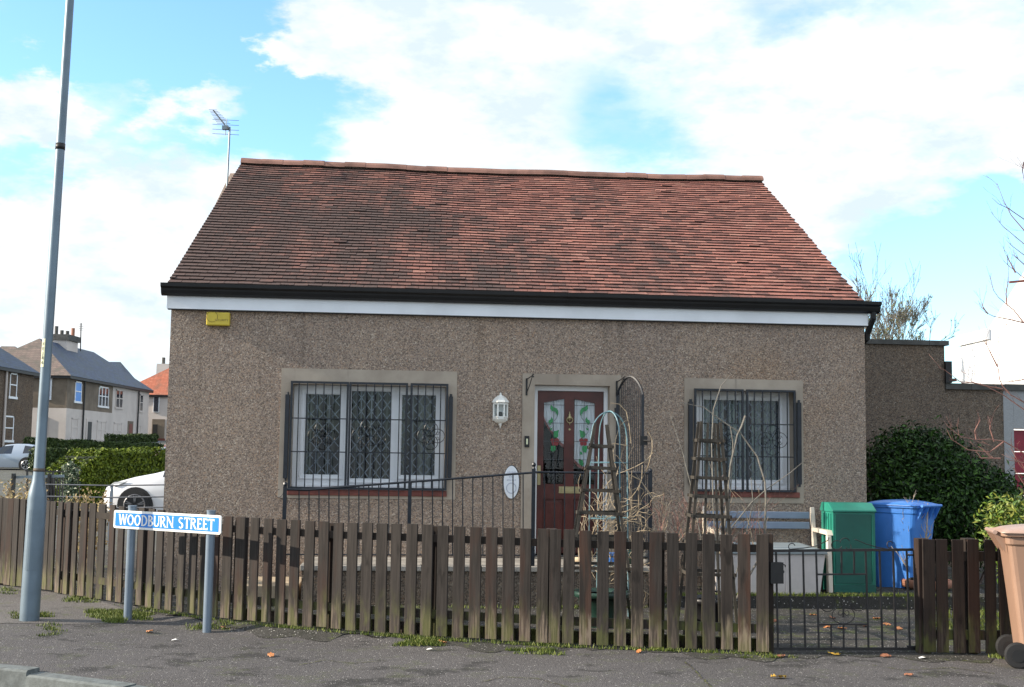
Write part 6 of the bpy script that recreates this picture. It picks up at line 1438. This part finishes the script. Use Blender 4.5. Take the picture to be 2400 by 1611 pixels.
# gable end window (hip end)
b = MB(); a_, c_ = P(107, 934, 95.5), P(118, 890, 95.5); b.box((a_.x - .12, 95.5, a_.z - .12), (c_.x + .12, 95.59, c_.z + .12)); o = b.build('window', M['white_upvc'], te, world=True); b = MB(); b.box((a_.x, 95.46, a_.z), (c_.x, 95.498, c_.z)); b.build('pane', M['sign_blue'], o, world=True)
b = MB(); a_, c_ = P(103, 1022, 95.5), P(111, 978, 95.5); b.box((a_.x, 95.5, a_.z), (c_.x, 95.64, c_.z)); o = b.build('window', M['car_glass'], te, world=True)
aeb = thing('tv_aerial', 'small television aerial beside the chimney of the slate roofed terrace', 'aerial', (-38, 106, rZt)); b = MB(); a_, c_ = P(190, 790, 106), P(190, 757, 106); b.tube([(a_.x, 106, rZt - .5), c_], .05, 5)
for k in range(4): q = P(190, 762 + 4 * k, 106); b.beam(q - Vector((.22, 0, 0)), q + Vector((.22, 0, 0)), .03, .03)
b.build('aerial_pole', M['dark_metal'], aeb, world=True)
# left house
lh = thing('left_house', 'grey brown slate roofed house at the left edge behind the silver car', 'house', (-39, 82, 2))
yL1 = 35 / ((1200 - 80) / F_PX); eZl = P(0, 861, yx(0)).z
b = MB(); b.box((-43, 70, .6), (-35, yL1, eZl)); b.build('wall', mk_roughcast('grey harled wall', (.9, .82, .74), .62, 20), lh, world=True)
roof_hip(lh, -43, -35, 70, yL1, eZl, eZl + 3.4, 4.4, 4.4, (M['slate'], M['slate']))
for px_, y0_, y1_, w_ in ((32, 875, 930, 1.25), (27, 975, 1032, 1.5)):
    Y_ = yx(px_); win(lh, None, Y_, P(px_, y1_, Y_).z, P(px_, y0_, Y_).z, w_, True)
b = MB(); Y_ = yx(12); b.tube([(-34.9, Y_, 1), (-34.9, Y_, eZl)], .08, 6); b.build('downpipe', M['cream_wall'], lh, world=True)
# orange roofed house
oh = thing('orange_roofed_house', 'far cream house with bright orange hipped roof beside the cottage corner', 'house', (-34, 124, 2))
eZo = P(366, 926, 121).z; rZo = P(344, 858, 125).z; xo0 = P(356, 900, 121).x - 3.4
b = MB(); b.box((xo0, 121, 1.5), (xo0 + 11, 129, eZo)); b.build('wall', M['cream_wall'], oh, world=True); roof_hip(oh, xo0, xo0 + 11, 121, 129, eZo, rZo + .6, 4.3, 3.6, (M['pantile'], M['pantile']), .3)
a_, c_ = P(360, 965, 120.9), P(372, 931, 120.9); b = MB(); b.box((a_.x - .08, 120.9, a_.z - .08), (c_.x + .08, 120.99, c_.z + .08)); o = b.build('window', M['white_upvc'], oh, world=True); b = MB(); b.box((a_.x, 120.86, a_.z), (c_.x, 120.898, c_.z)); b.build('pane', M['car_glass'], o, world=True)
a_, c_ = P(355, 1030, 120.9), P(386, 983, 120.9); b = MB(); b.box((a_.x, 120.9, a_.z), (c_.x, 120.99, c_.z)); b.build('porch', M['brown_wall'], oh, world=True); a_, c_ = P(356, 1027, 120.7), P(368, 995, 120.7); b = MB(); b.box((a_.x, 120.8, a_.z), (c_.x, 120.898, c_.z)); b.build('front_door', M['dark_metal'], oh, world=True)
a_, c_ = P(352, 1048, 118), P(386, 1028, 118); b = MB(); b.box((a_.x, 118, a_.z - .8), (c_.x, 118.15, c_.z)); o = b.build('garden_fence', M['sill'], None); tag(recenter_top(o), 'low dark red fence in front of the far orange roofed house', 'fence')
# more distant roofs
for lab, x0_, x1_, ytop, yb, Y_, mt in (('distant pale grey roofed house at the far left skyline', 0, 52, 806, 832, 150, 'slate_brown'), ('dark roofed house behind the slate terrace', 240, 308, 843, 905, 135, 'slate')):
    t = thing('distant_house', lab, 'house', (P(x0_, 900, Y_).x, Y_, 2)); a_, c_ = P(x0_ - 30, yb, Y_), P(x1_, ytop, Y_); b = MB(); ridge = [(a_.x, Y_ + 4, c_.z), (c_.x - 2.5, Y_ + 4, c_.z)]
    b.face([(a_.x, Y_, a_.z - .8), (c_.x, Y_, a_.z - .8), (c_.x - 2.5, Y_ + 4, c_.z), (a_.x, Y_ + 4, c_.z)]); b.face([(c_.x, Y_, a_.z - .8), (c_.x, Y_ + 8, a_.z - .8), (c_.x - 2.5, Y_ + 4, c_.z)]); b.build('roof', M[mt], t, world=True); b = MB(); b.box((a_.x, Y_ + .3, 1), (c_.x - .3, Y_ + 8, a_.z - .81)); b.build('wall', M['brown_wall'], t, world=True)
a_, c_ = P(366, 880, 140), P(392, 853, 140); t = thing('distant_chimney', 'pale chimney block behind the orange roof', 'chimney', (a_.x, 140, 5)); b = MB(); b.box((a_.x, 140, 3), (c_.x + 2, 142, c_.z)); b.build('stack', M['cream_wall'], t, world=True); b = MB(); b.tube([(a_.x + .5, 141, c_.z), (a_.x + .5, 141, c_.z + .8)], .2, 6); b.build('chimney_pot', M['coping'], t, world=True)

# hedges -------------------------------------------------------------
def hedge(label, a, c, depth, h0, h1, n, leaf, mat, seed, roundl=0.0, name='clipped_hedge'):
    """hedge from plan point a to c, height h0->h1 over local ground"""
    a = Vector(a); c = Vector(c); d = (c - a); ln = d.length; d.normalize(); nn = Vector((d.y, -d.x, 0))
    if nn.y > 0: nn = -nn
    t = thing(name, label, 'hedge', (a + c) / 2); rng = np.random.default_rng(seed); cs = []; ns = []
    bz = lambda p: zg(p.x) + rise(p.x, p.y)
    b = MB(); K = 12
    for k in range(K):
        p0, p1 = a + d * (ln * k / K), a + d * (ln * (k + 1) / K); ha, hc = h0 + (h1 - h0) * k / K, h0 + (h1 - h0) * (k + 1) / K
        fa = 1 if not roundl else min(1, .55 + k * .3); fc = 1 if not roundl else min(1, .55 + (k + 1) * .3); i_ = .07 * (leaf / .035)
        A = [p0 + nn * (depth / 2 - i_) + up_ * bz(p0), p0 - nn * (depth / 2 - i_) + up_ * bz(p0)]; A += [A[1] + up_ * (ha * fa - i_), A[0] + up_ * (ha * fa - i_)]
        C_ = [p1 + nn * (depth / 2 - i_) + up_ * bz(p1), p1 - nn * (depth / 2 - i_) + up_ * bz(p1)]; C_ += [C_[1] + up_ * (hc * fc - i_), C_[0] + up_ * (hc * fc - i_)]
        q = len(b.v); b.v += [tuple(p) for p in A + C_]; b.f += [(q, q + 1, q + 2, q + 3), (q + 7, q + 6, q + 5, q + 4), (q, q + 3, q + 7, q + 4), (q + 3, q + 2, q + 6, q + 7), (q + 2, q + 1, q + 5, q + 6)]; b.m += [0] * 5
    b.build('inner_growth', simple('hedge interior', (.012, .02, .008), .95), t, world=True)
    for _ in range(n):
        u = rng.random(); k = rng.random(); p = a + d * (u * ln); H_ = (h0 + (h1 - h0) * u) * (1 if not roundl else min(1.0, .62 + (u * ln / roundl) * .38 if u * ln < roundl else 1)); bzz = bz(p); wob = .06 * math.sin(u * ln * 2.3) + .04 * math.sin(u * ln * 5.1 + 1)
        if k < .62: v = rng.random() ** .8; pos = p + nn * (depth / 2 + wob * .5 + rng.normal(0, .03)) + up_ * (bzz + v * H_); nr = nn
        elif k < .9: pos = p + nn * (rng.random() - .5) * depth + up_ * (bzz + H_ + wob + rng.normal(0, .03)); nr = up_
        else: pos = (a if rng.random() < .6 else c) + nn * (rng.random() - .5) * depth + d * rng.normal(0, .03) + up_ * (bzz + rng.random() * H_ * (.6 if roundl else 1)); nr = -d
        cs.append(np.array(pos)); ns.append(np.array(nr))
    leaf_obj('foliage', cs, ns, leaf, mat, t, seed, .55, .6); return t
hedge('bright clipped hedge directly behind the white car', (P(150, 1070, 32).x, 32, 0), (P(362, 1070, 36).x, 36, 0), 1.1, P(200, 1071, 32.5).z + .03, P(340, 1067, 35.5).z + .03, 16000, .05, M['hedge'], 31, 1.0)
Ya = 63; hedge('dark low hedge behind the silver car along the side street', (P(85, 1055, Ya).x, Ya, 0), (P(372, 1062, Ya + 6).x, Ya + 6, 0), 1.2, P(110, 1055, Ya).z - rise(0, Ya) - .07, P(360, 1058, Ya + 6).z - rise(0, Ya + 6) - .05, 9000, .09, M['hedge_dark'], 32)
Ya = 72; hedge('long sunlit hedge in front of the terrace houses', (P(75, 1032, Ya).x, Ya, 0), (P(366, 1050, Ya + 8).x, Ya + 8, 0), 1.6, P(110, 1029, Ya).z - rise(0, Ya) - .1, P(360, 1043, Ya + 8).z - rise(0, Ya + 8) - .1, 11000, .10, M['hedge_dark'], 33)
Ya = 90; hedge('small dark hedge under the terrace windows', (P(262, 1034, Ya).x, Ya, 0), (P(352, 1043, Ya + 6).x, Ya + 6, 0), 1.2, max(.5, P(290, 1031, Ya).z - rise(0, Ya)), max(.5, P(340, 1038, Ya + 6).z - rise(0, Ya + 6)), 2500, .12, M['hedge_dark'], 34)
# ivy at the end of the near hedge
iv = thing('ivy', 'pale variegated ivy hanging at the left end of the near hedge', 'ivy', (P(150, 1180, 31).x, 31, 0)); rng = np.random.default_rng(8); cs = []; ns = []
for _ in range(2600):
    px_ = rng.normal(163, 9); py_ = rng.uniform(1082, 1182) + abs(px_ - 165) * .6; p = P(px_, py_, 31.0 + rng.normal(0, .08)); cs.append(np.array(p)); ns.append(np.array([-.3, -1, .2]))
leaf_obj('ivy_foliage', cs, ns, .045, M['ivy'], iv, 9)
b = MB()
for k in range(7): px_ = 148 + 6 * k; b.tube([P(px_, 1190, 31.1), P(px_ + 2, 1140, 31.1), P(px_ - 2, 1095, 31.15)], .015, 4)
b.build('ivy_stem', M['bark'], iv, world=True)
# dark railings and timber fence left of the hedge
rf = thing('railing_fence', 'dark iron railing and timber panel fence behind the lamp post', 'fence', (P(100, 1180, 27).x, 27, 0))
for px_ in [92 + 6.5 * k for k in range(9)]: b = MB(); b.box(tuple(P(px_, 1195, 27.0)), tuple(P(px_ + 4.2, 1121 + (px_ - 92) * -.04, 27.05))); b.build('fence_board', M['gate_wood'], rf, world=True)
b = MB(); b.beam(P(30, 1119, 27.1), P(150, 1116, 27.1), .05, .06); b.build('top_rail', M['galv'], rf, world=True)
b = MB(); b.beam(P(60, 1104, 27.2), P(150, 1106, 27.2), .03, .03)
for px_ in (64, 78, 104, 124): b.beam(P(px_, 1190, 27.2), P(px_, 1104, 27.2), .035, .035)
b.build('iron_railing', M['dark_metal'], rf, world=True)
for px_, w_ in ((30, .16), (114, .14)): b = MB(); b.box(tuple(P(px_ - 3, 1195, 26.9)), tuple(P(px_ + 3.5, 1110, 27.05))); b.build('fence_post', M['dark_metal'], rf, world=True)
# wire fence beyond the pickets
wf = thing('wire_fence', 'post and wire fence between the picket fence and the white car', 'fence', (P(258, 1230, 20).x, 20, 0))
b = MB(); b.box((P(255.5, 1200, 20).x, 20, -.05), (P(262, 1200, 20).x, 20.03, P(258, 1136, 20).z)); b.build('wire_post', M['galv_post'], wf, world=True)
for y_ in (1138.5, 1166.5, 1191): b = MB(); b.tube([P(96, y_ - 3, 20.2), P(258, y_, 20), P(400, y_ - 2, 19.8)], .011, 4); b.build('wire', M['wire'], wf, world=True)

# cars ------------------------------------------------------------------
def car(label, loc, rz, paint, suv=1.0, mirror=False, alloy='alloy', cat='car'):
    t = thing('parked_car', label, cat, loc, rz); L_ = 4.3; k_ = suv
    ST = [(0.0, .28, .50, .56, .62, .50), (.06, .20, .56, .64, .74, .62), (.25, .18, .64, .74, .83, .70), (.7, .18, .74, .85, .88, .76), (1.15, .18, .82, .93, .89, .76), (1.40, .18, .86, .99, .89, .74), (1.75, .18, .88, 1.20, .89, .64), (2.1, .18, .90, 1.38, .89, .60), (2.6, .18, .91, 1.44, .89, .59), (3.2, .18, .93, 1.43, .89, .58), (3.6, .18, .95, 1.37, .88, .57), (3.85, .19, .96, 1.22, .87, .60), (4.1, .22, .94, 1.02, .84, .66), (4.25, .26, .80, .86, .78, .66), (4.3, .34, .62, .68, .68, .60)]
    rings = []
    for x, zl, zbelt, ztp, wb_, wt2 in ST:
        zbelt *= k_; ztp *= k_; zm_ = zl + (zbelt - zl) * .55
        half = [(wb_ * .93, zl), (wb_, zm_), (wb_ * .985, zbelt), (wb_ * .985 + (wt2 - wb_ * .985) * .92, zbelt + (ztp - zbelt) * .86), (wt2 * .72, ztp), (0, ztp + .02)]
        rings.append([(x, -y, z) for y, z in half] + [(x, y, z) for y, z in reversed(half[:-1])])
    body = MB(); glass = MB(); n = len(rings[0])
    for i in range(len(rings) - 1):
        for j in range(n - 1):
            q = [rings[i][j], rings[i + 1][j], rings[i + 1][j + 1], rings[i][j + 1]]
            side = j in (2, n - 4); topm = j in (3, 4, n - 5, n - 6, n - 7) 
            sg_ = side and 5 <= i <= 10 and i != 8; ws = (not side) and j in (3, 4, n - 6, n - 5) and i in (5, 6); rw = j in (3, 4, n - 6, n - 5) and i in (10, 11)
            (glass if (sg_ or ws or rw) else body).face(q)
    body.face([rings[0][j] for j in range(n)][::-1]); body.face([rings[-1][j] for j in range(n)])
    body.build('body', paint, t, fix=True, bevel=0, smooth=True); glass.build('window', M['car_glass'], t, fix=True)
    b = MB(); b.box((.3, -.80, .16), (4.0, .80, .30)); b.build('underbody', M['rubber'], t)
    for wx in (.80, 3.42):
        for sy in (-1, 1):
            y = sy * .80; b = MB(); b.tube([(wx, y - .02, .34), (wx, y + sy * .100, .34)], .40, 28); b.build('wheel_arch', M['rubber'], t)
            b = MB(); b.tube([(wx, y - .1, .33), (wx, y + sy * .115, .33)], .33, 28); wh_ = b.build('wheel', M['rubber'], t)
            b = MB(); yy = y + sy * .120; b.tube([(wx + .235 * math.cos(a), yy, .33 + .235 * math.sin(a)) for a in [i * math.pi / 12 for i in range(25)]], .018, 6)
            for a in range(5):
                aa = a * 2 * math.pi / 5 + .3
                for da in (-.12, .12): b.beam((wx + .04 * math.cos(aa), yy, .33 + .04 * math.sin(aa)), (wx + .23 * math.cos(aa + da), yy, .33 + .23 * math.sin(aa + da)), .022, .028, up=(0, 1, 0))
            b.build('rim', M[alloy], wh_)
    for sy in (-1, 1):
        b = MB(); b.prism([(.05, sy * .60, .56 * k_), (.35, sy * .845, .66 * k_), (.62, sy * .865, .76 * k_), (.30, sy * .76, .735 * k_), (.06, sy * .58, .62 * k_)], (0, 0, 0), (-.012, sy * .02, .012)); b.build('headlight', M['head_clear'], t, fix=True)
        b = MB(); b.prism([(3.95, sy * .885, .80 * k_), (4.20, sy * .80, .80 * k_), (4.20, sy * .78, .92 * k_), (3.98, sy * .87, .95 * k_)], (0, 0, 0), (.02, sy * .015, 0)); b.build('tail_light', M['tail_red'], t, fix=True)
    b = MB(); b.box((-.014, -.26, .33), (.0, .26, .44)); b.build('number_plate', M['sign_white'], t); b = MB(); b.box((4.30, -.26, .52), (4.32, .26, .63)); b.build('number_plate', M['label_cream'], t)
    for sy in (-1, 1): b = MB(); b.box((1.62, sy * .90, .94 * k_), (1.78, sy * 1.04, 1.06 * k_)); b.build('door_mirror', paint, t, bevel=.02)
    return t
wx_ = P(315, 1200, 27.6).x; car('white car parked nose left behind the cottage corner, black wheels', (wx_ - .80, 28.5, 0.0), 0, M['car_white'], 1.13, alloy='alloy_dark')
pr_ = P(107, 1100, 66); car('silver hatchback parked at the left edge with its red tail light showing', (pr_.x - 4.3, 66.4, rise(0, 66) + .05), 0, M['car_silver'], 1.0)
pr_ = P(362, 1090, 55); car('dark red car mostly hidden behind the cottage corner', (pr_.x, 55, P(362, 1098, 55).z), rad(62), M['car_red'], 1.02)
p_ = P(363, 1048, 108); t = thing('wheelie_bin', 'tiny blue bin in front of the far orange roofed house', 'wheelie bin', (p_.x, 108, p_.z - .1)); b = MB(); b.box((-.30, -.3, 0), (.30, .3, .5)); b.build('bin_body', M['bin_blue'], t, bevel=.03); b = MB(); b.box((-.34, -.34, .502), (.34, .34, .58)); b.build('bin_lid', M['bin_blue'], t, bevel=.02)
# dry brush behind the fence
rng = np.random.default_rng(14)
def drybrush(label, px0, px1, ytop, ybase, Y_, n, seed):
    t = thing('dry_shrub', label, 'shrub', (P((px0 + px1) / 2, ybase, Y_).x, Y_, 0)); rg = random.Random(seed); b = MB(); tips = []
    for k in range(n):
        p = P(rg.uniform(px0, px1), ybase, Y_ + rg.uniform(-.4, .4)); p.z = 0; hg_ = P(px0, ytop, Y_).z * rg.uniform(.50, .66); limb(b, rg, p, Vector((rg.uniform(-.10, .10), rg.uniform(-.1, .1), 1)), hg_, .006, 1, .32, 0, 5, .3, .003, (3, 6), 4, tips)
    b.build('stem', M['straw'], t, world=True); cs = [np.array(q) + rng.normal(0, .035, 3) for q in tips for _ in range(4)]; leaf_obj('seed_heads', cs, [np.array([0, -1., .3])] * len(cs), .022, M['dry_grass'], t, seed)
drybrush('dry straw coloured bush showing over the fence left of the lamp post', 12, 66, 1122, 1200, 15.4, 22, 3)
drybrush('dry seed heads poking over the pickets in front of the near hedge', 165, 238, 1153, 1200, 15.2, 20, 6)

# ================================================================== GRASS, MOSS, LEAVES
def tufts(name, label, spots, mat, seed, gh=.035, cat='grass'):
    rg = random.Random(seed); b = MB()
    for (x_, y_, z_, r_, n) in spots:
        for _ in range(n):
            a_, rr = rg.uniform(0, 6.28), r_ * math.sqrt(rg.random()); px_, py_ = x_ + rr * math.cos(a_) * 1.5, y_ + rr * math.sin(a_) * .8; h = gh * rg.uniform(.35, 1.1); w_ = .003 + .003 * rg.random(); th_ = rg.uniform(0, 3.14); lx_, ly_ = rg.uniform(-.5, .5) * h, rg.uniform(-.5, .5) * h
            dx, dy = math.cos(th_) * w_, math.sin(th_) * w_; k = len(b.v); b.v += [(px_ - dx, py_ - dy, z_), (px_ + dx, py_ + dy, z_), (px_ + lx_, py_ + ly_, z_ + h)]; b.f.append((k, k + 1, k + 2)); b.m.append(0)
    o = b.build(name, mat); o['kind'] = 'stuff'; return o
sp = []; rg = random.Random(40)
def gs(px_, py_, r_, n): p = G(px_, py_); sp.append((p.x, p.y, p.z + .002, r_, n))
for _ in range(80): gs(rg.uniform(215, 345), rg.gauss(1441, 6), .06, 40)
for _ in range(25): gs(rg.uniform(255, 285), rg.gauss(1455, 5), .05, 25)
for _ in range(30): gs(rg.uniform(150, 235), 1400 + (rg.random()) * 14, .05, 18)
for _ in range(16): gs(rg.choice([rg.uniform(20, 50), rg.uniform(90, 112)]), rg.gauss(1443, 4), .05, 28)
for _ in range(14): gs(rg.uniform(95, 145), 1465 + rg.random() * 26, .05, 14)
for _ in range(14): gs(rg.uniform(0, 40), 1378 + rg.random() * 18, .05, 14)
for _ in range(24): gs(rg.uniform(435, 550), 1459 + rg.random() * 22, .05, 22)
for px_ in range(340, 1800, 7):
    f = .35 + .65 * (math.sin(px_ * .021) * .5 + .5); p, a_ = fence_at(px_)
    if rg.random() < .9: sp.append((p.x, p.y - .03 - rg.random() * .05, hgt(p.x, p.y - .05) + .002, .035, int(22 * f * (1.4 if 880 < px_ < 1110 else .8))))
for _ in range(34): gs(rg.uniform(935, 1030), 1503 + rg.random() * 12, .04, 34)
for _ in range(26): gs(rg.uniform(1195, 1312), 1523 + rg.random() * 14, .04, 26)
for _ in range(8): gs(rg.uniform(1740, 1870), 1541 + rg.random() * 4, .03, 16)
for _ in range(10): gs(rg.uniform(2330, 2370), 1540 + rg.random() * 6, .04, 16)
tufts('verge_grass', '', sp, M['grass'], 5)
sp2 = []
for _ in range(150):
    s_ = rg.uniform(pR + .1, W8 + .5); p = hw(s_, -.98 + rg.random() * .10, .106); sp2.append((p.x, p.y, p.z, .05, 16))
for _ in range(120):
    s_ = rg.uniform(-.2, pR); p = hw(s_, -1.18 - rg.random() * .10, zg(0) + .005); sp2.append((p.x, p.y, p.z, .05, 12))
tufts('garden_grass', '', sp2, M['grass'], 6, .045)
sp3 = []
for _ in range(160): p = Gp(rg.uniform(2180, 2460), 1500 - rg.random() * 70); sp3.append((p.x, p.y, p.z, .08, 26))
tufts('lawn_grass', '', sp3, M['grass'], 7, .07)
# fallen leaves
lmat = [M['fallen'], simple('orange leaf', (.50, .20, .07), .6, var=.25, scale=40), simple('brown leaf', (.28, .11, .055), .7, var=.3, scale=40), simple('yellow leaf', (.60, .36, .05), .6, var=.3, scale=30)]
lmesh = []
for v_ in range(3):
    b = MB(); n = 9; rg2 = random.Random(v_); up1 = [(math.cos(math.pi * k / n) * .05, math.sin(math.pi * k / n) * (.024 + .008 * rg2.random()), .012 * math.sin(k * 1.3 + v_) ** 2 + .002) for k in range(n + 1)]; dn1 = [(x_, -y_ * .9, z_ * .8) for x_, y_, z_ in up1[1:-1]]
    b.face(up1 + list(reversed(dn1))); o = b.build('fallen_leaf', lmat[1]); lmesh.append(o.data); bpy.data.objects.remove(o)
spots = []
used = {}; G1 = 'fallen leaves on the garden path behind the gate'; L1 = 'small dry orange brown leaf on the garden path behind the iron gate'
for c_ in ((210, 850), (225, 870), (310, 855), (300, 715), (640, 815), (700, 850), (760, 760), (820, 770), (880, 775), (925, 775), (1080, 775), (1380, 775), (860, 870), (740, 1030), (1040, 1115), (1120, 1125), (690, 1140), (1355, 1110), (1500, 1160), (520, 1000), (1250, 1040), (850, 1155), (70, 1070)):
    p = C5(*c_); raised = c_[1] < 800
    nb = sum(1 for x_ in (100, 255, 415, 568, 725, 868, 1012, 1140, 1297, 1455, 1610) if x_ < c_[0]); ordn = ['before the first bar', 'after the first bar', 'after the second bar', 'after the third bar', 'after the fourth bar', 'after the fifth bar', 'after the sixth bar', 'after the seventh bar', 'after the eighth bar', 'after the ninth bar', 'after the tenth bar', 'after the last bar'][nb]
    row = 'on the mossy strip' if raised else ('far back on the path' if c_[1] < 900 else 'midway on the path' if c_[1] < 1050 else 'near on the path')
    L1 = 'dry leaf ' + row + ' seen through the gate ' + ordn; k_ = used.get(L1, 0); used[L1] = k_ + 1
    if k_: L1 = ['', 'second ', 'third '][k_] + L1
    q = Gp(*p, off=.108 if raised else 0); spots.append((q, L1, G1, rg.choice([1, 1, 2, 1])))
for p_, lab, mi in (((1037, 1507), 'curled orange leaf on the grass at the foot of the picket fence', 1), ((1497, 1530), 'orange leaf at the foot of the fence below the left obelisk', 1), ((1825, 1591), 'yellow and orange leaf alone on the pavement below the gate', 3), ((634, 1539), 'light brown leaf on the pavement centre left', 1), ((350, 1484), 'orange leaf on the pavement between the street sign posts', 1),
                    ((527, 1474), 'pale brown leaf just right of the right sign post', 2), ((1955, 1536), 'pale flat leaf under the middle of the iron gate', 3), ((2075, 1541), 'reddish brown leaf on the pavement under the gate hinge side', 2), ((2130, 1585), 'dark red leaf on the pavement below the gate right end', 2), ((1830, 1541), 'brown leaf in the weeds at the latch end of the gate', 2)):
    spots.append((G(*p_), lab, None, mi))
for q, lab, grp, mi in spots:
    o = bpy.data.objects.new('fallen_leaf', lmesh[rg.randrange(3)]); col.objects.link(o); o.location = q + Vector((0, 0, .005)); sc_ = rg.uniform(.7, 1.1) * (1.15 if lab.startswith(('yellow', 'curled')) else 1); o.scale = (sc_, sc_, sc_ * 1.5); o.rotation_euler = (rg.uniform(-.35, .35), rg.uniform(-.2, .2), rg.uniform(0, 6.28))
    o.material_slots[0].link = 'OBJECT'; o.material_slots[0].material = lmat[mi]; tag(o, lab, 'leaf', grp)
# bits of litter
for p_, lab in (((410, 1503), 'white scrap of paper on the pavement right of the sign'), ((1008, 1525), 'small white scrap on the pavement below the fence'), ((2162, 1545), 'crumpled white scrap at the foot of the right fence')):
    q = G(*p_); b = MB(); b.face([(-.03, -.012, .002), (.02, -.018, .012), (.032, .008, .004), (.0, .02, .014), (-.028, .012, .006)]); o = b.build('paper_scrap', M['sign_white']); o.location = q + Vector((0, 0, .005)); tag(o, lab, 'litter')
# name the kinds of a few loose pieces
for o in bpy.data.objects:
    if o.parent is None and o.type == 'MESH' and 'kind' not in o and 'category' not in o: o['kind'] = 'structure'
